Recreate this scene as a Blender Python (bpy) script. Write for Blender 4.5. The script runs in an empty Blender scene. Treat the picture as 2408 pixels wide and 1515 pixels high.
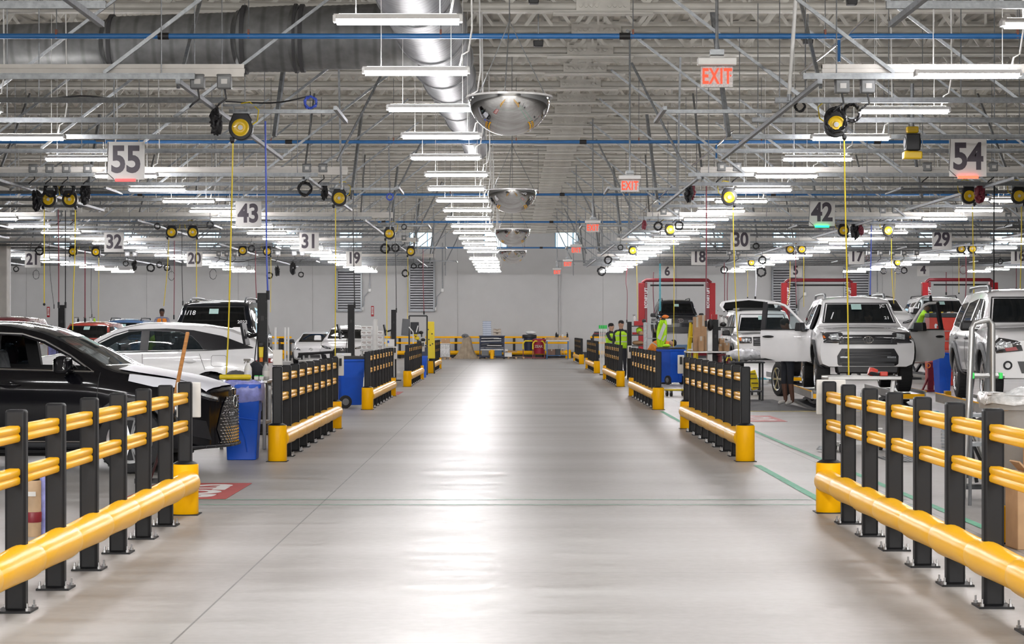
import bpy, bmesh, math, random
from mathutils import Vector, Matrix, geometry
from mathutils.bvhtree import BVHTree
R = random.Random(7)
PI = math.pi
C = bpy.context.scene.collection
F = 4682.0                                    # focal length in pixels of the 2408 px frame (70 mm)
EYE = 1.6
def at(px, py, Y): return Vector(((px-1198)/F*Y, Y, EYE-(py-772)/F*Y))
def gx(px, Y): return (px-1198)/F*Y
def gz(py, Y): return EYE-(py-772)/F*Y

# ------------------------------------------------------------------ materials
M = {}
def mat(name, col, rough=.5, metal=0., var=.06, scale=6., bump=0., emit=0., ecol=None, coat=0., alpha=1., spec=.5, stretch=None):
    m = bpy.data.materials.new(name); m.use_nodes = True
    nt = m.node_tree; b = nt.nodes['Principled BSDF']
    b.inputs['Roughness'].default_value = rough; b.inputs['Metallic'].default_value = metal
    b.inputs['Coat Weight'].default_value = coat; b.inputs['Coat Roughness'].default_value = .04
    b.inputs['Specular IOR Level'].default_value = spec
    tc = nt.nodes.new('ShaderNodeTexCoord'); nz = nt.nodes.new('ShaderNodeTexNoise')
    nz.inputs['Scale'].default_value = scale; nz.inputs['Detail'].default_value = 4
    if stretch:
        mp = nt.nodes.new('ShaderNodeMapping'); mp.inputs['Scale'].default_value = stretch
        nt.links.new(tc.outputs['Object'], mp.inputs[0]); nt.links.new(mp.outputs[0], nz.inputs['Vector'])
    else: nt.links.new(tc.outputs['Object'], nz.inputs['Vector'])
    rp = nt.nodes.new('ShaderNodeValToRGB')
    rp.color_ramp.elements[0].position = .3; rp.color_ramp.elements[1].position = .7
    rp.color_ramp.elements[0].color = (*[max(0, c*(1-var)) for c in col], 1)
    rp.color_ramp.elements[1].color = (*[min(1, c*(1+var)) for c in col], 1)
    nt.links.new(nz.outputs['Fac'], rp.inputs[0]); nt.links.new(rp.outputs[0], b.inputs['Base Color'])
    if bump:
        bp = nt.nodes.new('ShaderNodeBump'); bp.inputs['Strength'].default_value = bump; bp.inputs['Distance'].default_value = .02
        nt.links.new(nz.outputs['Fac'], bp.inputs['Height']); nt.links.new(bp.outputs[0], b.inputs['Normal'])
    if emit:
        b.inputs['Emission Color'].default_value = (*(ecol or col), 1); b.inputs['Emission Strength'].default_value = emit
    b.inputs['Alpha'].default_value = alpha
    M[name] = m; return m
def glass(name, tint, clear):
    m = bpy.data.materials.new(name); m.use_nodes = True; nt = m.node_tree; nt.nodes.clear()
    o = nt.nodes.new('ShaderNodeOutputMaterial'); t = nt.nodes.new('ShaderNodeBsdfTransparent'); g = nt.nodes.new('ShaderNodeBsdfGlossy')
    d = nt.nodes.new('ShaderNodeBsdfDiffuse'); x = nt.nodes.new('ShaderNodeMixShader'); y = nt.nodes.new('ShaderNodeMixShader'); lw = nt.nodes.new('ShaderNodeLayerWeight'); pw = nt.nodes.new('ShaderNodeMath'); fr = nt.nodes.new('ShaderNodeMapRange')
    nz = nt.nodes.new('ShaderNodeTexNoise'); nz.inputs['Scale'].default_value = 2
    mx = nt.nodes.new('ShaderNodeMapRange'); mx.inputs[3].default_value = clear-.03; mx.inputs[4].default_value = clear+.03
    t.inputs[0].default_value = (*tint, 1); d.inputs[0].default_value = (tint[0]*.06, tint[1]*.07, tint[2]*.08, 1); g.inputs['Roughness'].default_value = .03
    lw.inputs[0].default_value = .5; pw.operation = 'POWER'; pw.inputs[1].default_value = 3.5; fr.inputs[3].default_value = .045; fr.inputs[4].default_value = .85
    nt.links.new(lw.outputs['Facing'], pw.inputs[0]); nt.links.new(pw.outputs[0], fr.inputs[0])
    nt.links.new(nz.outputs['Fac'], mx.inputs[0]); nt.links.new(mx.outputs[0], x.inputs[0])
    nt.links.new(d.outputs[0], x.inputs[1]); nt.links.new(t.outputs[0], x.inputs[2])
    nt.links.new(fr.outputs[0], y.inputs[0]); nt.links.new(x.outputs[0], y.inputs[1]); nt.links.new(g.outputs[0], y.inputs[2])
    nt.links.new(y.outputs[0], o.inputs[0]); M[name] = m; return m

mat('post_black', (.010, .010, .0115), .5, var=.12, spec=.3)
mat('yellow', (.98, .49, .003), .34, var=.01, spec=.14)
mat('yellow_tube', (.95, .49, .010), .30, var=.01, spec=.16)
mat('bolt', (.55, .55, .56), .3, 1)
mat('panel_white', (.68, .655, .62), .5)
mat('wall', (.53, .53, .53), .7, var=.025, scale=1.5)
mat('ceil_white', (.60, .585, .545), .6, var=.08, scale=3)
mat('deck', (.50, .475, .425), .7, var=.1, scale=2)
mat('galv', (.27, .285, .30), .42, .65, var=.18, scale=20)
mat('duct', (.30, .31, .33), .5, .6, var=.15, scale=8)
mat('duct_dark', (.20, .205, .21), .5, .7, var=.18, scale=8)
mat('duct_branch', (.24, .245, .25), .55, .5, var=.2, scale=5)
def banded(name, axis, freq, dark):
    nt = M[name].node_tree; b = nt.nodes['Principled BSDF']; src = b.inputs['Base Color'].links[0].from_socket
    tc = nt.nodes.new('ShaderNodeTexCoord'); w_ = nt.nodes.new('ShaderNodeTexWave'); w_.bands_direction = axis; w_.inputs['Scale'].default_value = freq; w_.inputs['Distortion'].default_value = 0
    rp = nt.nodes.new('ShaderNodeValToRGB'); rp.color_ramp.elements[0].color = (dark,)*3+(1,); rp.color_ramp.elements[1].position = .22; rp.color_ramp.elements[1].color = (1, 1, 1, 1)
    mx = nt.nodes.new('ShaderNodeMix'); mx.data_type = 'RGBA'; mx.blend_type = 'MULTIPLY'; mx.inputs[0].default_value = 1
    nt.links.new(tc.outputs['Object'], w_.inputs['Vector']); nt.links.new(w_.outputs['Fac'], rp.inputs[0]); nt.links.new(src, mx.inputs[6]); nt.links.new(rp.outputs[0], mx.inputs[7]); nt.links.new(mx.outputs[2], b.inputs['Base Color'])
banded('duct_branch', 'X', 1.1, .72); banded('duct', 'Y', 1.6, .7)
mat('plug_grey', (.20, .205, .21), .45, .3)
mat('duct_ring', (.06, .06, .065), .6)
mat('blue_pipe', (.03, .16, .42), .35)
mat('brown', (.22, .08, .05), .6)
mat('black', (.012, .012, .014), .5)
mat('rubber', (.018, .018, .02), .75, bump=.2, scale=40)
mat('lamp', (1, .98, 1), .5, emit=74, ecol=(1, .975, .985))
mat('roof_fill_glow', (1, 1, 1), .5, emit=55, ecol=(1, .97, .93))  # glow of the added strip that brightens the roof
mat('lamp_house', (.8, .8, .8), .4)
mat('sign_white', (.64, .63, .61), .5, var=.02)
mat('sign_ink', (.055, .045, .06), .5)
mat('red_led', (.9, .05, .03), .4, emit=3, ecol=(1, .06, .03))
mat('red_led_dim', (.7, .1, .1), .4, emit=.7, ecol=(1, .1, .1))
mat('green_led', (.02, .8, .2), .4, emit=3.2, ecol=(.01, .95, .16))
mat('exit_red', (.9, .05, .02), .5, emit=.55, ecol=(1, .07, .02))
mat('exit_face', (.46, .45, .45), .25, var=.3, scale=60)
mat('reel_yellow', (.80, .52, .006), .3, coat=.3)
mat('hose_yellow', (.83, .63, .02), .5)
mat('hose_red', (.22, .03, .05), .5)
mat('hose_blue', (.05, .10, .55), .45)
mat('hose_cyan', (.10, .55, .66), .45)
mat('cord_white', (.75, .75, .75), .5)
mat('mirror', (.93, .94, .95), .035, 1, var=.015, scale=3)
mat('clear_rim', (.8, .8, .8), .15)
mat('car_black', (.004, .004, .006), .08, var=.05, spec=.45)
mat('car_white', (.90, .90, .915), .22, var=.015, coat=1)
mat('car_silver', (.66, .66, .69), .25, var=.02, coat=1)
mat('car_red', (.50, .05, .03), .22, coat=1)
mat('car_blue', (.09, .20, .42), .22, coat=1)
mat('car_maroon', (.16, .02, .03), .22, coat=1)
mat('car_navy', (.007, .009, .014), .12, spec=.4)
mat('film_white', (.80, .81, .88), .35, var=.03)
mat('clad', (.035, .037, .042), .55)
mat('clad_grey', (.16, .165, .175), .55)
mat('grille', (.014, .014, .017), .4)
mat('chrome', (.85, .85, .87), .1, 1)
mat('alloy', (.55, .56, .58), .25, .9)
mat('head_dark', (.03, .03, .035), .08, coat=1)
mat('head_lens', (.62, .65, .70), .06, .4, var=.5, scale=30)
mat('amber', (.75, .18, .03), .25)
mat('tail_red', (.35, .01, .02), .15, coat=1)
mat('seat', (.10, .10, .105), .6, var=.15)
mat('seat_film', (.36, .36, .37), .2, var=.25, scale=14, bump=.3)
mat('interior', (.03, .03, .033), .7)
mat('sticker', (.45, .66, .63), .5)
mat('paint_white', (.85, .86, .88), .6)
mat('film_clear', (.72, .73, .76), .15, var=.25, scale=12, bump=.6)
mat('bin_blue', (.010, .10, .62), .4)
mat('bag_violet', (.30, .32, .70), .3, var=.25, scale=12, bump=.4)
mat('steel', (.36, .355, .35), .35, .8, var=.1)
mat('wood', (.45, .20, .06), .5, var=.25, scale=5, stretch=(1, 1, 14))
mat('plank', (.48, .33, .20), .6, var=.25, scale=5)
mat('card', (.46, .28, .15), .75, var=.1)
mat('card_dark', (.20, .12, .085), .75, var=.1)
mat('lime', (.50, .86, .02), .7, var=.12, scale=14, bump=.3)
mat('hi_orange', (.92, .28, .03), .7, var=.15, scale=14, bump=.3)
mat('reflective', (.55, .58, .56), .4)
mat('skin_dark', (.12, .055, .035), .55)
mat('skin_light', (.50, .29, .20), .55)
mat('hair', (.012, .01, .01), .8)
mat('cloth_dark', (.02, .022, .03), .85)
mat('cloth_stripe', (.25, .25, .34), .85, var=.6, scale=8, stretch=(.1, .1, 5))
mat('shoe_white', (.62, .60, .57), .6)
mat('red', (.40, .012, .018), .4, spec=.3)
mat('red_dark', (.20, .012, .022), .4)
mat('tool_red', (.62, .05, .03), .4)
mat('bin_red', (.36, .015, .04), .45)
mat('blue_frame', (.03, .13, .32), .45)
mat('navy', (.02, .03, .075), .45)
mat('tray_blue', (.55, .60, .70), .5)
mat('tray_tan', (.50, .44, .37), .6)
mat('crate_blue', (.06, .13, .24), .5)
mat('tarp', (.36, .29, .21), .8, var=.2, scale=4, bump=.5)
mat('plastic_grey', (.24, .225, .21), .5)
mat('bag_clear', (.50, .50, .50), .15, var=.3, scale=16, bump=.5)
mat('white_plastic', (.80, .80, .79), .4)
mat('mat_black', (.05, .05, .055), .7, var=.5, scale=60)
mat('green_tape', (.12, .42, .26), .6, var=.2, scale=9)
mat('yellow_tape', (.75, .55, .06), .6, var=.2, scale=9)
mat('orange', (.85, .22, .03), .5)
mat('green', (.03, .62, .10), .45)
mat('stop_red', (.42, .06, .055), .5, var=.1)
mat('stop_white', (.72, .70, .68), .5)
mat('louver', (.36, .37, .39), .4, .6)
mat('louver_dark', (.07, .07, .08), .5)
mat('frame_blue', (.16, .42, .62), .4)
mat('screen', (.012, .013, .016), .5, spec=.2)
glass('glass_clear', (.82, .93, .95), .9)
glass('glass_car', (.50, .58, .60), .62)
glass('glass_tint', (.20, .23, .25), .55)
glass('glass_dark', (.04, .05, .06), .25)

# ------------------------------------------------------------------ mesh builder
class MB:
    def __init__(s): s.v = []; s.f = []; s.T = Matrix()
    def add(s, vs, fs):
        n = len(s.v); s.v += [s.T @ Vector(v) for v in vs]; s.f += [tuple(i+n for i in f) for f in fs]; return s
    def box(s, c, d, rz=0, top=None, rot=None):
        x, y, z = [k/2 for k in d]; t = top or (1, 1)
        vs = [(-x, -y, -z), (x, -y, -z), (x, y, -z), (-x, y, -z), (-x*t[0], -y*t[1], z), (x*t[0], -y*t[1], z), (x*t[0], y*t[1], z), (-x*t[0], y*t[1], z)]
        m = Matrix.Translation(c) @ (rot or Matrix.Rotation(rz, 4, 'Z'))
        return s.add([m @ Vector(v) for v in vs], [(3, 2, 1, 0), (4, 5, 6, 7), (0, 1, 5, 4), (1, 2, 6, 5), (2, 3, 7, 6), (3, 0, 4, 7)])
    def bar(s, a, b, w, h=None):
        a = Vector(a); b = Vector(b); d = b-a; L = d.length
        if L < 1e-6: return s
        q = d.to_track_quat('Y', 'Z').to_matrix().to_4x4()
        return s.box((a+b)/2, (w, L, h or w), rot=q)
    def cyl(s, a, b, r, r2=None, n=12, cap=True):
        return s.tube([a, b], [r, r if r2 is None else r2], n, cap)
    def tube(s, pts, r, n=8, cap=True):
        pts = [Vector(p) for p in pts]; k = len(pts)
        rs = r if isinstance(r, (list, tuple)) else [r]*k
        vs = []; fs = []; up = None
        for i, p in enumerate(pts):
            d = (pts[min(i+1, k-1)]-pts[max(i-1, 0)]).normalized()
            if up is None: up = Vector((0, 0, 1)) if abs(d.z) < .9 else Vector((0, 1, 0))
            sx = d.cross(up).normalized(); up = sx.cross(d).normalized()
            for j in range(n):
                a = 2*PI*j/n; vs.append(p+sx*math.cos(a)*rs[i]+up*math.sin(a)*rs[i])
        for i in range(k-1):
            for j in range(n): fs.append((i*n+j, i*n+(j+1) % n, (i+1)*n+(j+1) % n, (i+1)*n+j))
        if cap: fs += [tuple(reversed(range(n))), tuple(range((k-1)*n, k*n))]
        return s.add(vs, fs)
    def lathe(s, prof, n=24, m=None, cap=True):
        vs = []; fs = []; k = len(prof); m = m or Matrix()
        for r, z in prof:
            for j in range(n): vs.append(m @ Vector((r*math.cos(2*PI*j/n), r*math.sin(2*PI*j/n), z)))
        for i in range(k-1):
            for j in range(n): fs.append((i*n+j, i*n+(j+1) % n, (i+1)*n+(j+1) % n, (i+1)*n+j))
        if cap:
            if prof[0][0] > 1e-5: fs.append(tuple(reversed(range(n))))
            if prof[-1][0] > 1e-5: fs.append(tuple(range((k-1)*n, k*n)))
        return s.add(vs, fs)
    def prism(s, pts, a, b, m=None):
        """polygon in the xz plane pushed from y=a to y=b"""
        m = m or Matrix(); n = len(pts)
        vs = [m @ Vector((x, a, z)) for x, z in pts]+[m @ Vector((x, b, z)) for x, z in pts]
        return s.add(vs, [tuple(range(n)), tuple(reversed(range(n, 2*n)))]+[(i, i+n, (i+1) % n+n, (i+1) % n) for i in range(n)])
    def ball(s, c, r, n=12, k=8, sc=(1, 1, 1)):
        pr = [(r*math.sin(PI*i/k), -r*math.cos(PI*i/k)) for i in range(k+1)]
        pr[0] = (1e-6, -r); pr[-1] = (1e-6, r)
        return s.lathe(pr, n, Matrix.Translation(c) @ Matrix.Diagonal((*sc, 1)), False)
    def torus(s, c, R_, r, n=24, k=8, axis='Y', sc=(1, 1, 1), turns=1):
        pts = []
        for i in range(n*turns):
            a = 2*PI*i/n; w = 0 if turns == 1 else (R.random()-.5)*r*2.2
            q = (math.cos(a)*(R_+w)*sc[0], math.sin(a)*(R_+w)*sc[2])
            o = 0 if turns == 1 else (R.random()-.5)*r*3
            p = {'Y': (q[0], o, q[1]), 'X': (o, q[0], q[1]), 'Z': (q[0], q[1], o)}[axis]
            pts.append(Vector(c)+Vector(p))
        pts.append(pts[0]); 
        return s.tube(pts, r, k, False)
    def build(s, name, m, parent=None, smooth=0, bev=0, seg=2):
        me = bpy.data.meshes.new(name); me.from_pydata([tuple(v) for v in s.v], [], s.f); me.update()
        bm = bmesh.new(); bm.from_mesh(me); bmesh.ops.recalc_face_normals(bm, faces=bm.faces); bm.to_mesh(me); bm.free()
        return link(name, me, m, parent, smooth, bev, seg)
def link(name, me, m, parent=None, smooth=0, bev=0, seg=2):
    o = bpy.data.objects.new(name, me); C.objects.link(o)
    for k in (m if isinstance(m, (list, tuple)) else [m]):
        if k: me.materials.append(M[k])
    if smooth:
        me.polygons.foreach_set('use_smooth', [True]*len(me.polygons))
        me.set_sharp_from_angle(angle=math.radians(smooth))
    if bev:
        b = o.modifiers.new('edge', 'BEVEL'); b.width = bev; b.segments = seg; b.limit_method = 'ANGLE'; b.angle_limit = math.radians(40)
        me.polygons.foreach_set('use_smooth', [True]*len(me.polygons)); me.set_sharp_from_angle(angle=math.radians(35))
    if parent: o.parent = parent
    return o
def tag(o, label, cat, group=None):
    o['label'] = label; o['category'] = cat
    if group: o['group'] = group
    return o
def thing(name, label, cat, loc=(0, 0, 0), rz=0, group=None):
    o = bpy.data.objects.new(name, None); C.objects.link(o); o.empty_display_size = .1
    o.location = loc; o.rotation_euler = (0, 0, rz); return tag(o, label, cat, group)
def struct(o): o['kind'] = 'structure'; return o
KIDS = {}
def dup(root, loc=None, rz=None, label=None, group=None):
    r = root.copy(); C.objects.link(r)
    if loc is not None: r.location = loc
    if rz is not None: r.rotation_euler = (0, 0, rz)
    if label: r['label'] = label
    if group: r['group'] = group
    def rec(a, b):
        for ch in a.children:
            c = ch.copy(); C.objects.link(c); c.parent = b; rec(ch, c)
    rec(root, r); return r
def text_mesh(txt, size, bold=0., ext=.002, xs=1., mat4=None, track=1.0):
    cu = bpy.data.curves.new('writing', 'FONT'); cu.body = txt; cu.size = size; cu.offset = bold; cu.extrude = ext
    cu.align_x = 'CENTER'; cu.align_y = 'CENTER'; cu.resolution_u = 4; cu.space_character = track
    o = bpy.data.objects.new('writing', cu); C.objects.link(o)
    me = bpy.data.meshes.new_from_object(o.evaluated_get(bpy.context.evaluated_depsgraph_get()))
    bpy.data.objects.remove(o); bpy.data.curves.remove(cu)
    me.transform((mat4 or Matrix()) @ Matrix.Diagonal((xs, 1, 1, 1))); me.materials.clear(); return me
FRONT = Matrix.Rotation(PI/2, 4, 'X')          # writing in the xz plane, read from -y
def writing(name, txt, size, m, parent, loc, bold=0., xs=1., ext=.002, rot=None, track=1.0):
    me = text_mesh(txt, size, bold, ext, xs, (rot or FRONT), track)
    o = link(name, me, m, parent); o.location = loc; return o
ORD = ['nearest', 'second', 'third', 'fourth', 'fifth', 'sixth', 'seventh', 'eighth', 'ninth', 'tenth', 'eleventh', 'twelfth', 'thirteenth', 'fourteenth', 'fifteenth',
       'sixteenth', 'seventeenth', 'eighteenth', 'nineteenth', 'twentieth', 'twenty-first', 'twenty-second', 'twenty-third', 'twenty-fourth', 'twenty-fifth', 'twenty-sixth', 'twenty-seventh', 'twenty-eighth']
PER = 15.24                                     # structural bay along the hall
# ------------------------------------------------------------------ camera, world
cam = bpy.data.cameras.new('camera'); co = bpy.data.objects.new('camera', cam); C.objects.link(co)
co.location = (0, 0, EYE); co.rotation_euler = (PI/2, 0, 0); cam.sensor_width = 36; cam.lens = 36*F/2408
cam.shift_x = 6/2408; cam.shift_y = 14.5/2408; cam.clip_end = 300; bpy.context.scene.camera = co
w = bpy.data.worlds.new('sky'); bpy.context.scene.world = w; w.use_nodes = True
w.node_tree.nodes['Background'].inputs[0].default_value = (.80, .90, 1, 1); w.node_tree.nodes['Background'].inputs[1].default_value = 2.6
sc = bpy.context.scene
sc.view_settings.view_transform = 'Standard'; sc.view_settings.look = 'None'; sc.view_settings.exposure = .82
cy = sc.cycles
cy.max_bounces = 6; cy.diffuse_bounces = 3; cy.glossy_bounces = 3; cy.adaptive_threshold = .06; cy.transmission_bounces = 4; cy.transparent_max_bounces = 8
cy.caustics_reflective = False; cy.caustics_refractive = False; cy.sample_clamp_indirect = 4; cy.use_light_tree = True
cy.use_denoising = True

# ------------------------------------------------------------------ floor
WALL_Y = 107.0
fm = bpy.data.materials.new('concrete'); fm.use_nodes = True; nt = fm.node_tree; N = nt.nodes; L = nt.links
b = N['Principled BSDF']; tc = N.new('ShaderNodeTexCoord')
def noise(scale, sx, sy, det=5):
    mp = N.new('ShaderNodeMapping'); mp.inputs['Scale'].default_value = (sx, sy, 1); L.new(tc.outputs['Object'], mp.inputs[0])
    n = N.new('ShaderNodeTexNoise'); n.inputs['Scale'].default_value = scale; n.inputs['Detail'].default_value = det; L.new(mp.outputs[0], n.inputs['Vector']); return n.outputs['Fac']
def mth(op, a, bb=None, c=None):
    n = N.new('ShaderNodeMath'); n.operation = op
    for i, k in enumerate((a, bb, c)):
        if k is None: continue
        if isinstance(k, (int, float)): n.inputs[i].default_value = k
        else: L.new(k, n.inputs[i])
    return n.outputs[0]
n1 = noise(.5, .35, 1.3); n2 = noise(2.2, .25, 1.6); n3 = noise(14, 1, 1, 6)
mixn = mth('ADD', mth('ADD', mth('MULTIPLY', n1, .5), mth('MULTIPLY', n2, .35)), mth('MULTIPLY', n3, .15))
rp = N.new('ShaderNodeValToRGB'); L.new(mixn, rp.inputs[0])
e = rp.color_ramp.elements; e[0].position = .39; e[0].color = (.275, .256, .24, 1); e[1].position = .61; e[1].color = (.405, .392, .38, 1)
sp = N.new('ShaderNodeSeparateXYZ'); L.new(tc.outputs['Object'], sp.inputs[0])
def lines(out, off, step, half):
    a = mth('SUBTRACT', mth('FRACT', mth('DIVIDE', mth('SUBTRACT', out, off-step*200), step)), .5)
    return mth('GREATER_THAN', mth('ABSOLUTE', a), .5-half/step)
j1 = lines(sp.outputs[0], -1.715, 5.365, .006); j2 = mth('MULTIPLY', lines(sp.outputs[1], 13.03, 2.9, .006), .45)
jt = mth('MINIMUM', mth('ADD', j1, j2), 1.)
mx = N.new('ShaderNodeMix'); mx.data_type = 'RGBA'; L.new(mth('MULTIPLY', jt, .75), mx.inputs[0]); L.new(rp.outputs[0], mx.inputs[6]); mx.inputs[7].default_value = (.10, .095, .09, 1)
L.new(mx.outputs[2], b.inputs['Base Color'])
rr = N.new('ShaderNodeMapRange'); L.new(n2, rr.inputs[0]); rr.inputs[1].default_value = .3; rr.inputs[2].default_value = .7; rr.inputs[3].default_value = .37; rr.inputs[4].default_value = .50
L.new(rr.outputs[0], b.inputs['Roughness']); b.inputs['Specular IOR Level'].default_value = .36
bp = N.new('ShaderNodeBump'); bp.inputs['Strength'].default_value = .05; bp.inputs['Distance'].default_value = .01; L.new(n3, bp.inputs['Height']); L.new(bp.outputs[0], b.inputs['Normal'])
M['concrete'] = fm
q = MB(); q.add([(-34, -34, 0), (34, -34, 0), (34, WALL_Y+.4, 0), (-34, WALL_Y+.4, 0)], [(0, 1, 2, 3)]); struct(q.build('floor', 'concrete'))

# ------------------------------------------------------------------ end wall with its row of windows and louvers
wins = [125, 290, 465, 640, 797, 963, 1138, 1305, 1476, 1646, 1817, 1988, 2160, 2328]
holes = []
for px in wins:
    holes.append((gx(px, WALL_Y), gx(px+55, WALL_Y), gz(585, WALL_Y), gz(536, WALL_Y)))
q = MB(); TOPZ = 8.4; zl, zh = holes[0][2], holes[0][3]
def wallpiece(x0, x1, z0, z1): q.box(((x0+x1)/2, WALL_Y+.15, (z0+z1)/2), (x1-x0, .3, z1-z0))
wallpiece(-34, 34, 0, zl); wallpiece(-34, 34, zh, TOPZ)
xs = [-34]+[v for h in holes for v in h[:2]]+[34]
for i in range(0, len(xs), 2): wallpiece(xs[i], xs[i+1], zl, zh)
wall = struct(q.build('wall_end', 'wall'))
for i, (x0, x1, z0, z1) in enumerate(holes):
    fr = MB(); d = .05
    for a in (x0+d/2, x1-d/2): fr.box((a, WALL_Y+.06, (z0+z1)/2), (d, .14, z1-z0))
    for a in (z0+d/2, z1-d/2): fr.box(((x0+x1)/2, WALL_Y+.06, a), (x1-x0, .14, d))
    fr.box((x1-.3, WALL_Y+.08, (z0+z1)/2), (.04, .06, z1-z0))
    o = struct(fr.build('window_%d' % (i+1), 'frame_blue'))
    g = MB(); g.box(((x0+x1)/2, WALL_Y+.1, (z0+z1)/2), (x1-x0-.02, .012, z1-z0-.02)); g.build('pane', 'glass_clear', o)
q = MB()
for px in (62, 200, 345, 560, 735, 1076, 1418, 1590, 2075, 2240): q.box((gx(px, WALL_Y), WALL_Y-.012, TOPZ/2), (.03, .02, TOPZ))
M['wall_seam'] = mat('wall_seam', (.42, .42, .42), .7); struct(q.build('trim_1', 'wall_seam'))
q = MB(); q.box((0, WALL_Y-.02, .16), (68, .04, .32)); struct(q.build('baseboard_end', 'clad'))
for nm, x in (('wall_left', -34), ('wall_right', 34)):
    q = MB(); q.box((x, WALL_Y/2-17, TOPZ/2), (.3, WALL_Y+34, TOPZ)); struct(q.build(nm, 'wall'))
q = MB(); q.box((0, -34.2, TOPZ/2), (68, .3, TOPZ)); struct(q.build('wall_rear', 'wall'))
# corrugated roof deck
q = MB(); vs = []; fs = []; n = 0; x = -34.2
while x < 34:
    for dx, z in ((0, 7.72), (.05, 7.78), (.17, 7.78), (.22, 7.72)):
        vs += [(x+dx, -34, z), (x+dx, WALL_Y, z)]; n += 1
    x += .34
for i in range(n-1): fs.append((2*i, 2*i+2, 2*i+3, 2*i+1))
q.add(vs, fs); struct(q.build('ceiling', 'deck'))
# ------------------------------------------------------------------ open web roof joists: one mesh, one object each
q = MB(); zb = 6.7; zt = 7.62
q.box((0, 0, zb-.02), (66, .20, .03)); q.cyl((-33, 0, zb+.06), (33, 0, zb+.06), .075, n=10)
q.box((0, 0, zt), (66, .2, .12))
x = -33.; k = 0
while x < 32.5:
    q.bar((x, 0, zb+.1), (x+.55, 0, zt-.05), .07, .07); q.bar((x+.55, 0, zt-.05), (x+1.1, 0, zb+.1), .055, .055)
    if k % 2: q.bar((x+.55, 0, zt), (x+.55, 0, zb+.1), .04)
    x += 1.1; k += 1
joist = None
pl = MB(); pl.box((1.5, -.1, zb+.07), (.86, .03, .17)); pl.box((1.5, 0, zb-.055), (1.6, .24, .025))
for s in range(8): pl.cyl((1.5-.36+s*.085+(.12 if s > 3 else 0), -.115, zb+.06), (1.5-.36+s*.085+(.12 if s > 3 else 0), -.15, zb+.06), .03, n=8)
for i in range(30):
    y = 31.97+2.54*i
    if joist is None:
        joist = struct(q.build('ceiling_joist', 'ceil_white', smooth=40)); joist.location = (0, y, 0); pl.build('splice_plate', 'ceil_white', joist)
    else: struct(dup(joist, (0, y, 0)))
# girders along the column lines and the two columns in view
for i, x in enumerate((-18.2, 18.4)):
    q = MB(); q.box((x, 68, 6.45), (.22, 78, .42)); struct(q.build('ceiling_girder', 'ceil_white'))
q = MB(); q.box((0, WALL_Y-6, 6.80), (66, .25, .30)); struct(q.build('ceiling_girder', 'ceil_white'))
q = MB(); q.box((gx(6, 73), 73, 3.2), (.42, .42, 6.4)); struct(q.build('column_1', 'ceil_white', bev=.02))
q = MB(); q.cyl((gx(20, 74), 74, 0), (gx(20, 74), 74, 6.4), .09, n=12); struct(q.build('trim_2', 'white_plastic', smooth=40))

# wall louvers, conduits, extinguisher signs
for i, (px0, px1, py0, py1) in enumerate(((793, 850, 634, 731), (963, 1021, 612, 731), (1816, 1872, 630, 740), (1985, 2043, 630, 740))):
    x0, x1 = gx(px0, WALL_Y), gx(px1, WALL_Y); z0, z1 = gz(py1, WALL_Y), gz(py0, WALL_Y)
    t = thing('wall_louver', ['silver slatted wall louver above the white car with two conduits', 'silver slatted wall louver nearest the yellow ladder rack', 'silver slatted wall louver behind the second red lift', 'silver slatted wall louver at the outer post of the second red lift'][i], 'louver', ((x0+x1)/2, WALL_Y-.06, z0))
    W = x1-x0; H = z1-z0
    q = MB()
    for a in (-W/2, W/2): q.box((a, -.02, H/2), (.1, .16, H))
    for a in (0, H): q.box((0, -.02, a), (W+.1, .16, .1))
    q.build('frame', 'galv', t, bev=.01)
    q = MB(); q.box((0, .04, H/2), (W, .02, H)); q.build('backing', 'louver_dark', t)
    q = MB(); k = int(H/.135)
    for j in range(k): q.box((0, -.03, (j+.5)*H/k), (W-.1, .1, .02), rot=Matrix.Rotation(.75, 4, 'X'))
    for j in range(k): q.box((0, -.08, (j+.5)*H/k-.01), (W-.1, .012, .055))
    q.build('slat', 'louver', t)
    c = MB(); xa = x1+.45
    c.tube([(xa, WALL_Y-.05, 6.2), (xa, WALL_Y-.05, z0+1.1), (xa-.3, WALL_Y-.05, z0+.75), (xa-.32, WALL_Y-.05, z0+.3), (xa-.45, WALL_Y-.08, z0+.1)], .022, 6)
    cd = thing('wall_conduit', ['thin wall conduit with two junction boxes beside the first louver', 'thin wall conduit with two boxes beside the louver by the ladder', 'thin wall conduit with boxes between the second lift posts', 'thin wall conduit with boxes beside the outermost louver'][i], 'conduit', (0, 0, 0))
    c.build('pipe', 'galv', cd)
    for z, x in ((z0+1.1, xa), (z0+.1, xa-.42)):
        q = MB(); q.box((x, WALL_Y-.08, z), (.16, .12, .18)); q.build('junction_box', 'white_plastic', cd, bev=.02)
for i, (px, py) in enumerate(((114, 734), (876, 732))):
    t = thing('fire_sign', ['tall red and white fire sign on the wall beyond the black car', 'tall red and white fire sign on the wall beside the stacked boxes'][i], 'sign', (gx(px, WALL_Y), WALL_Y-.03, gz(py, WALL_Y)-.28))
    q = MB(); q.box((0, 0, .28), (.15, .02, .56)); q.build('board', 'red', t)
    q = MB(); q.box((0, -.015, .30), (.09, .012, .4)); q.build('face', 'sign_white', t)
    writing('lettering', 'FIRE', .13, 'red', t, (0, -.026, .3), rot=FRONT @ Matrix.Rotation(-PI/2, 4, 'Z'))
q = MB(); X = gx(1316, WALL_Y)
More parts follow.
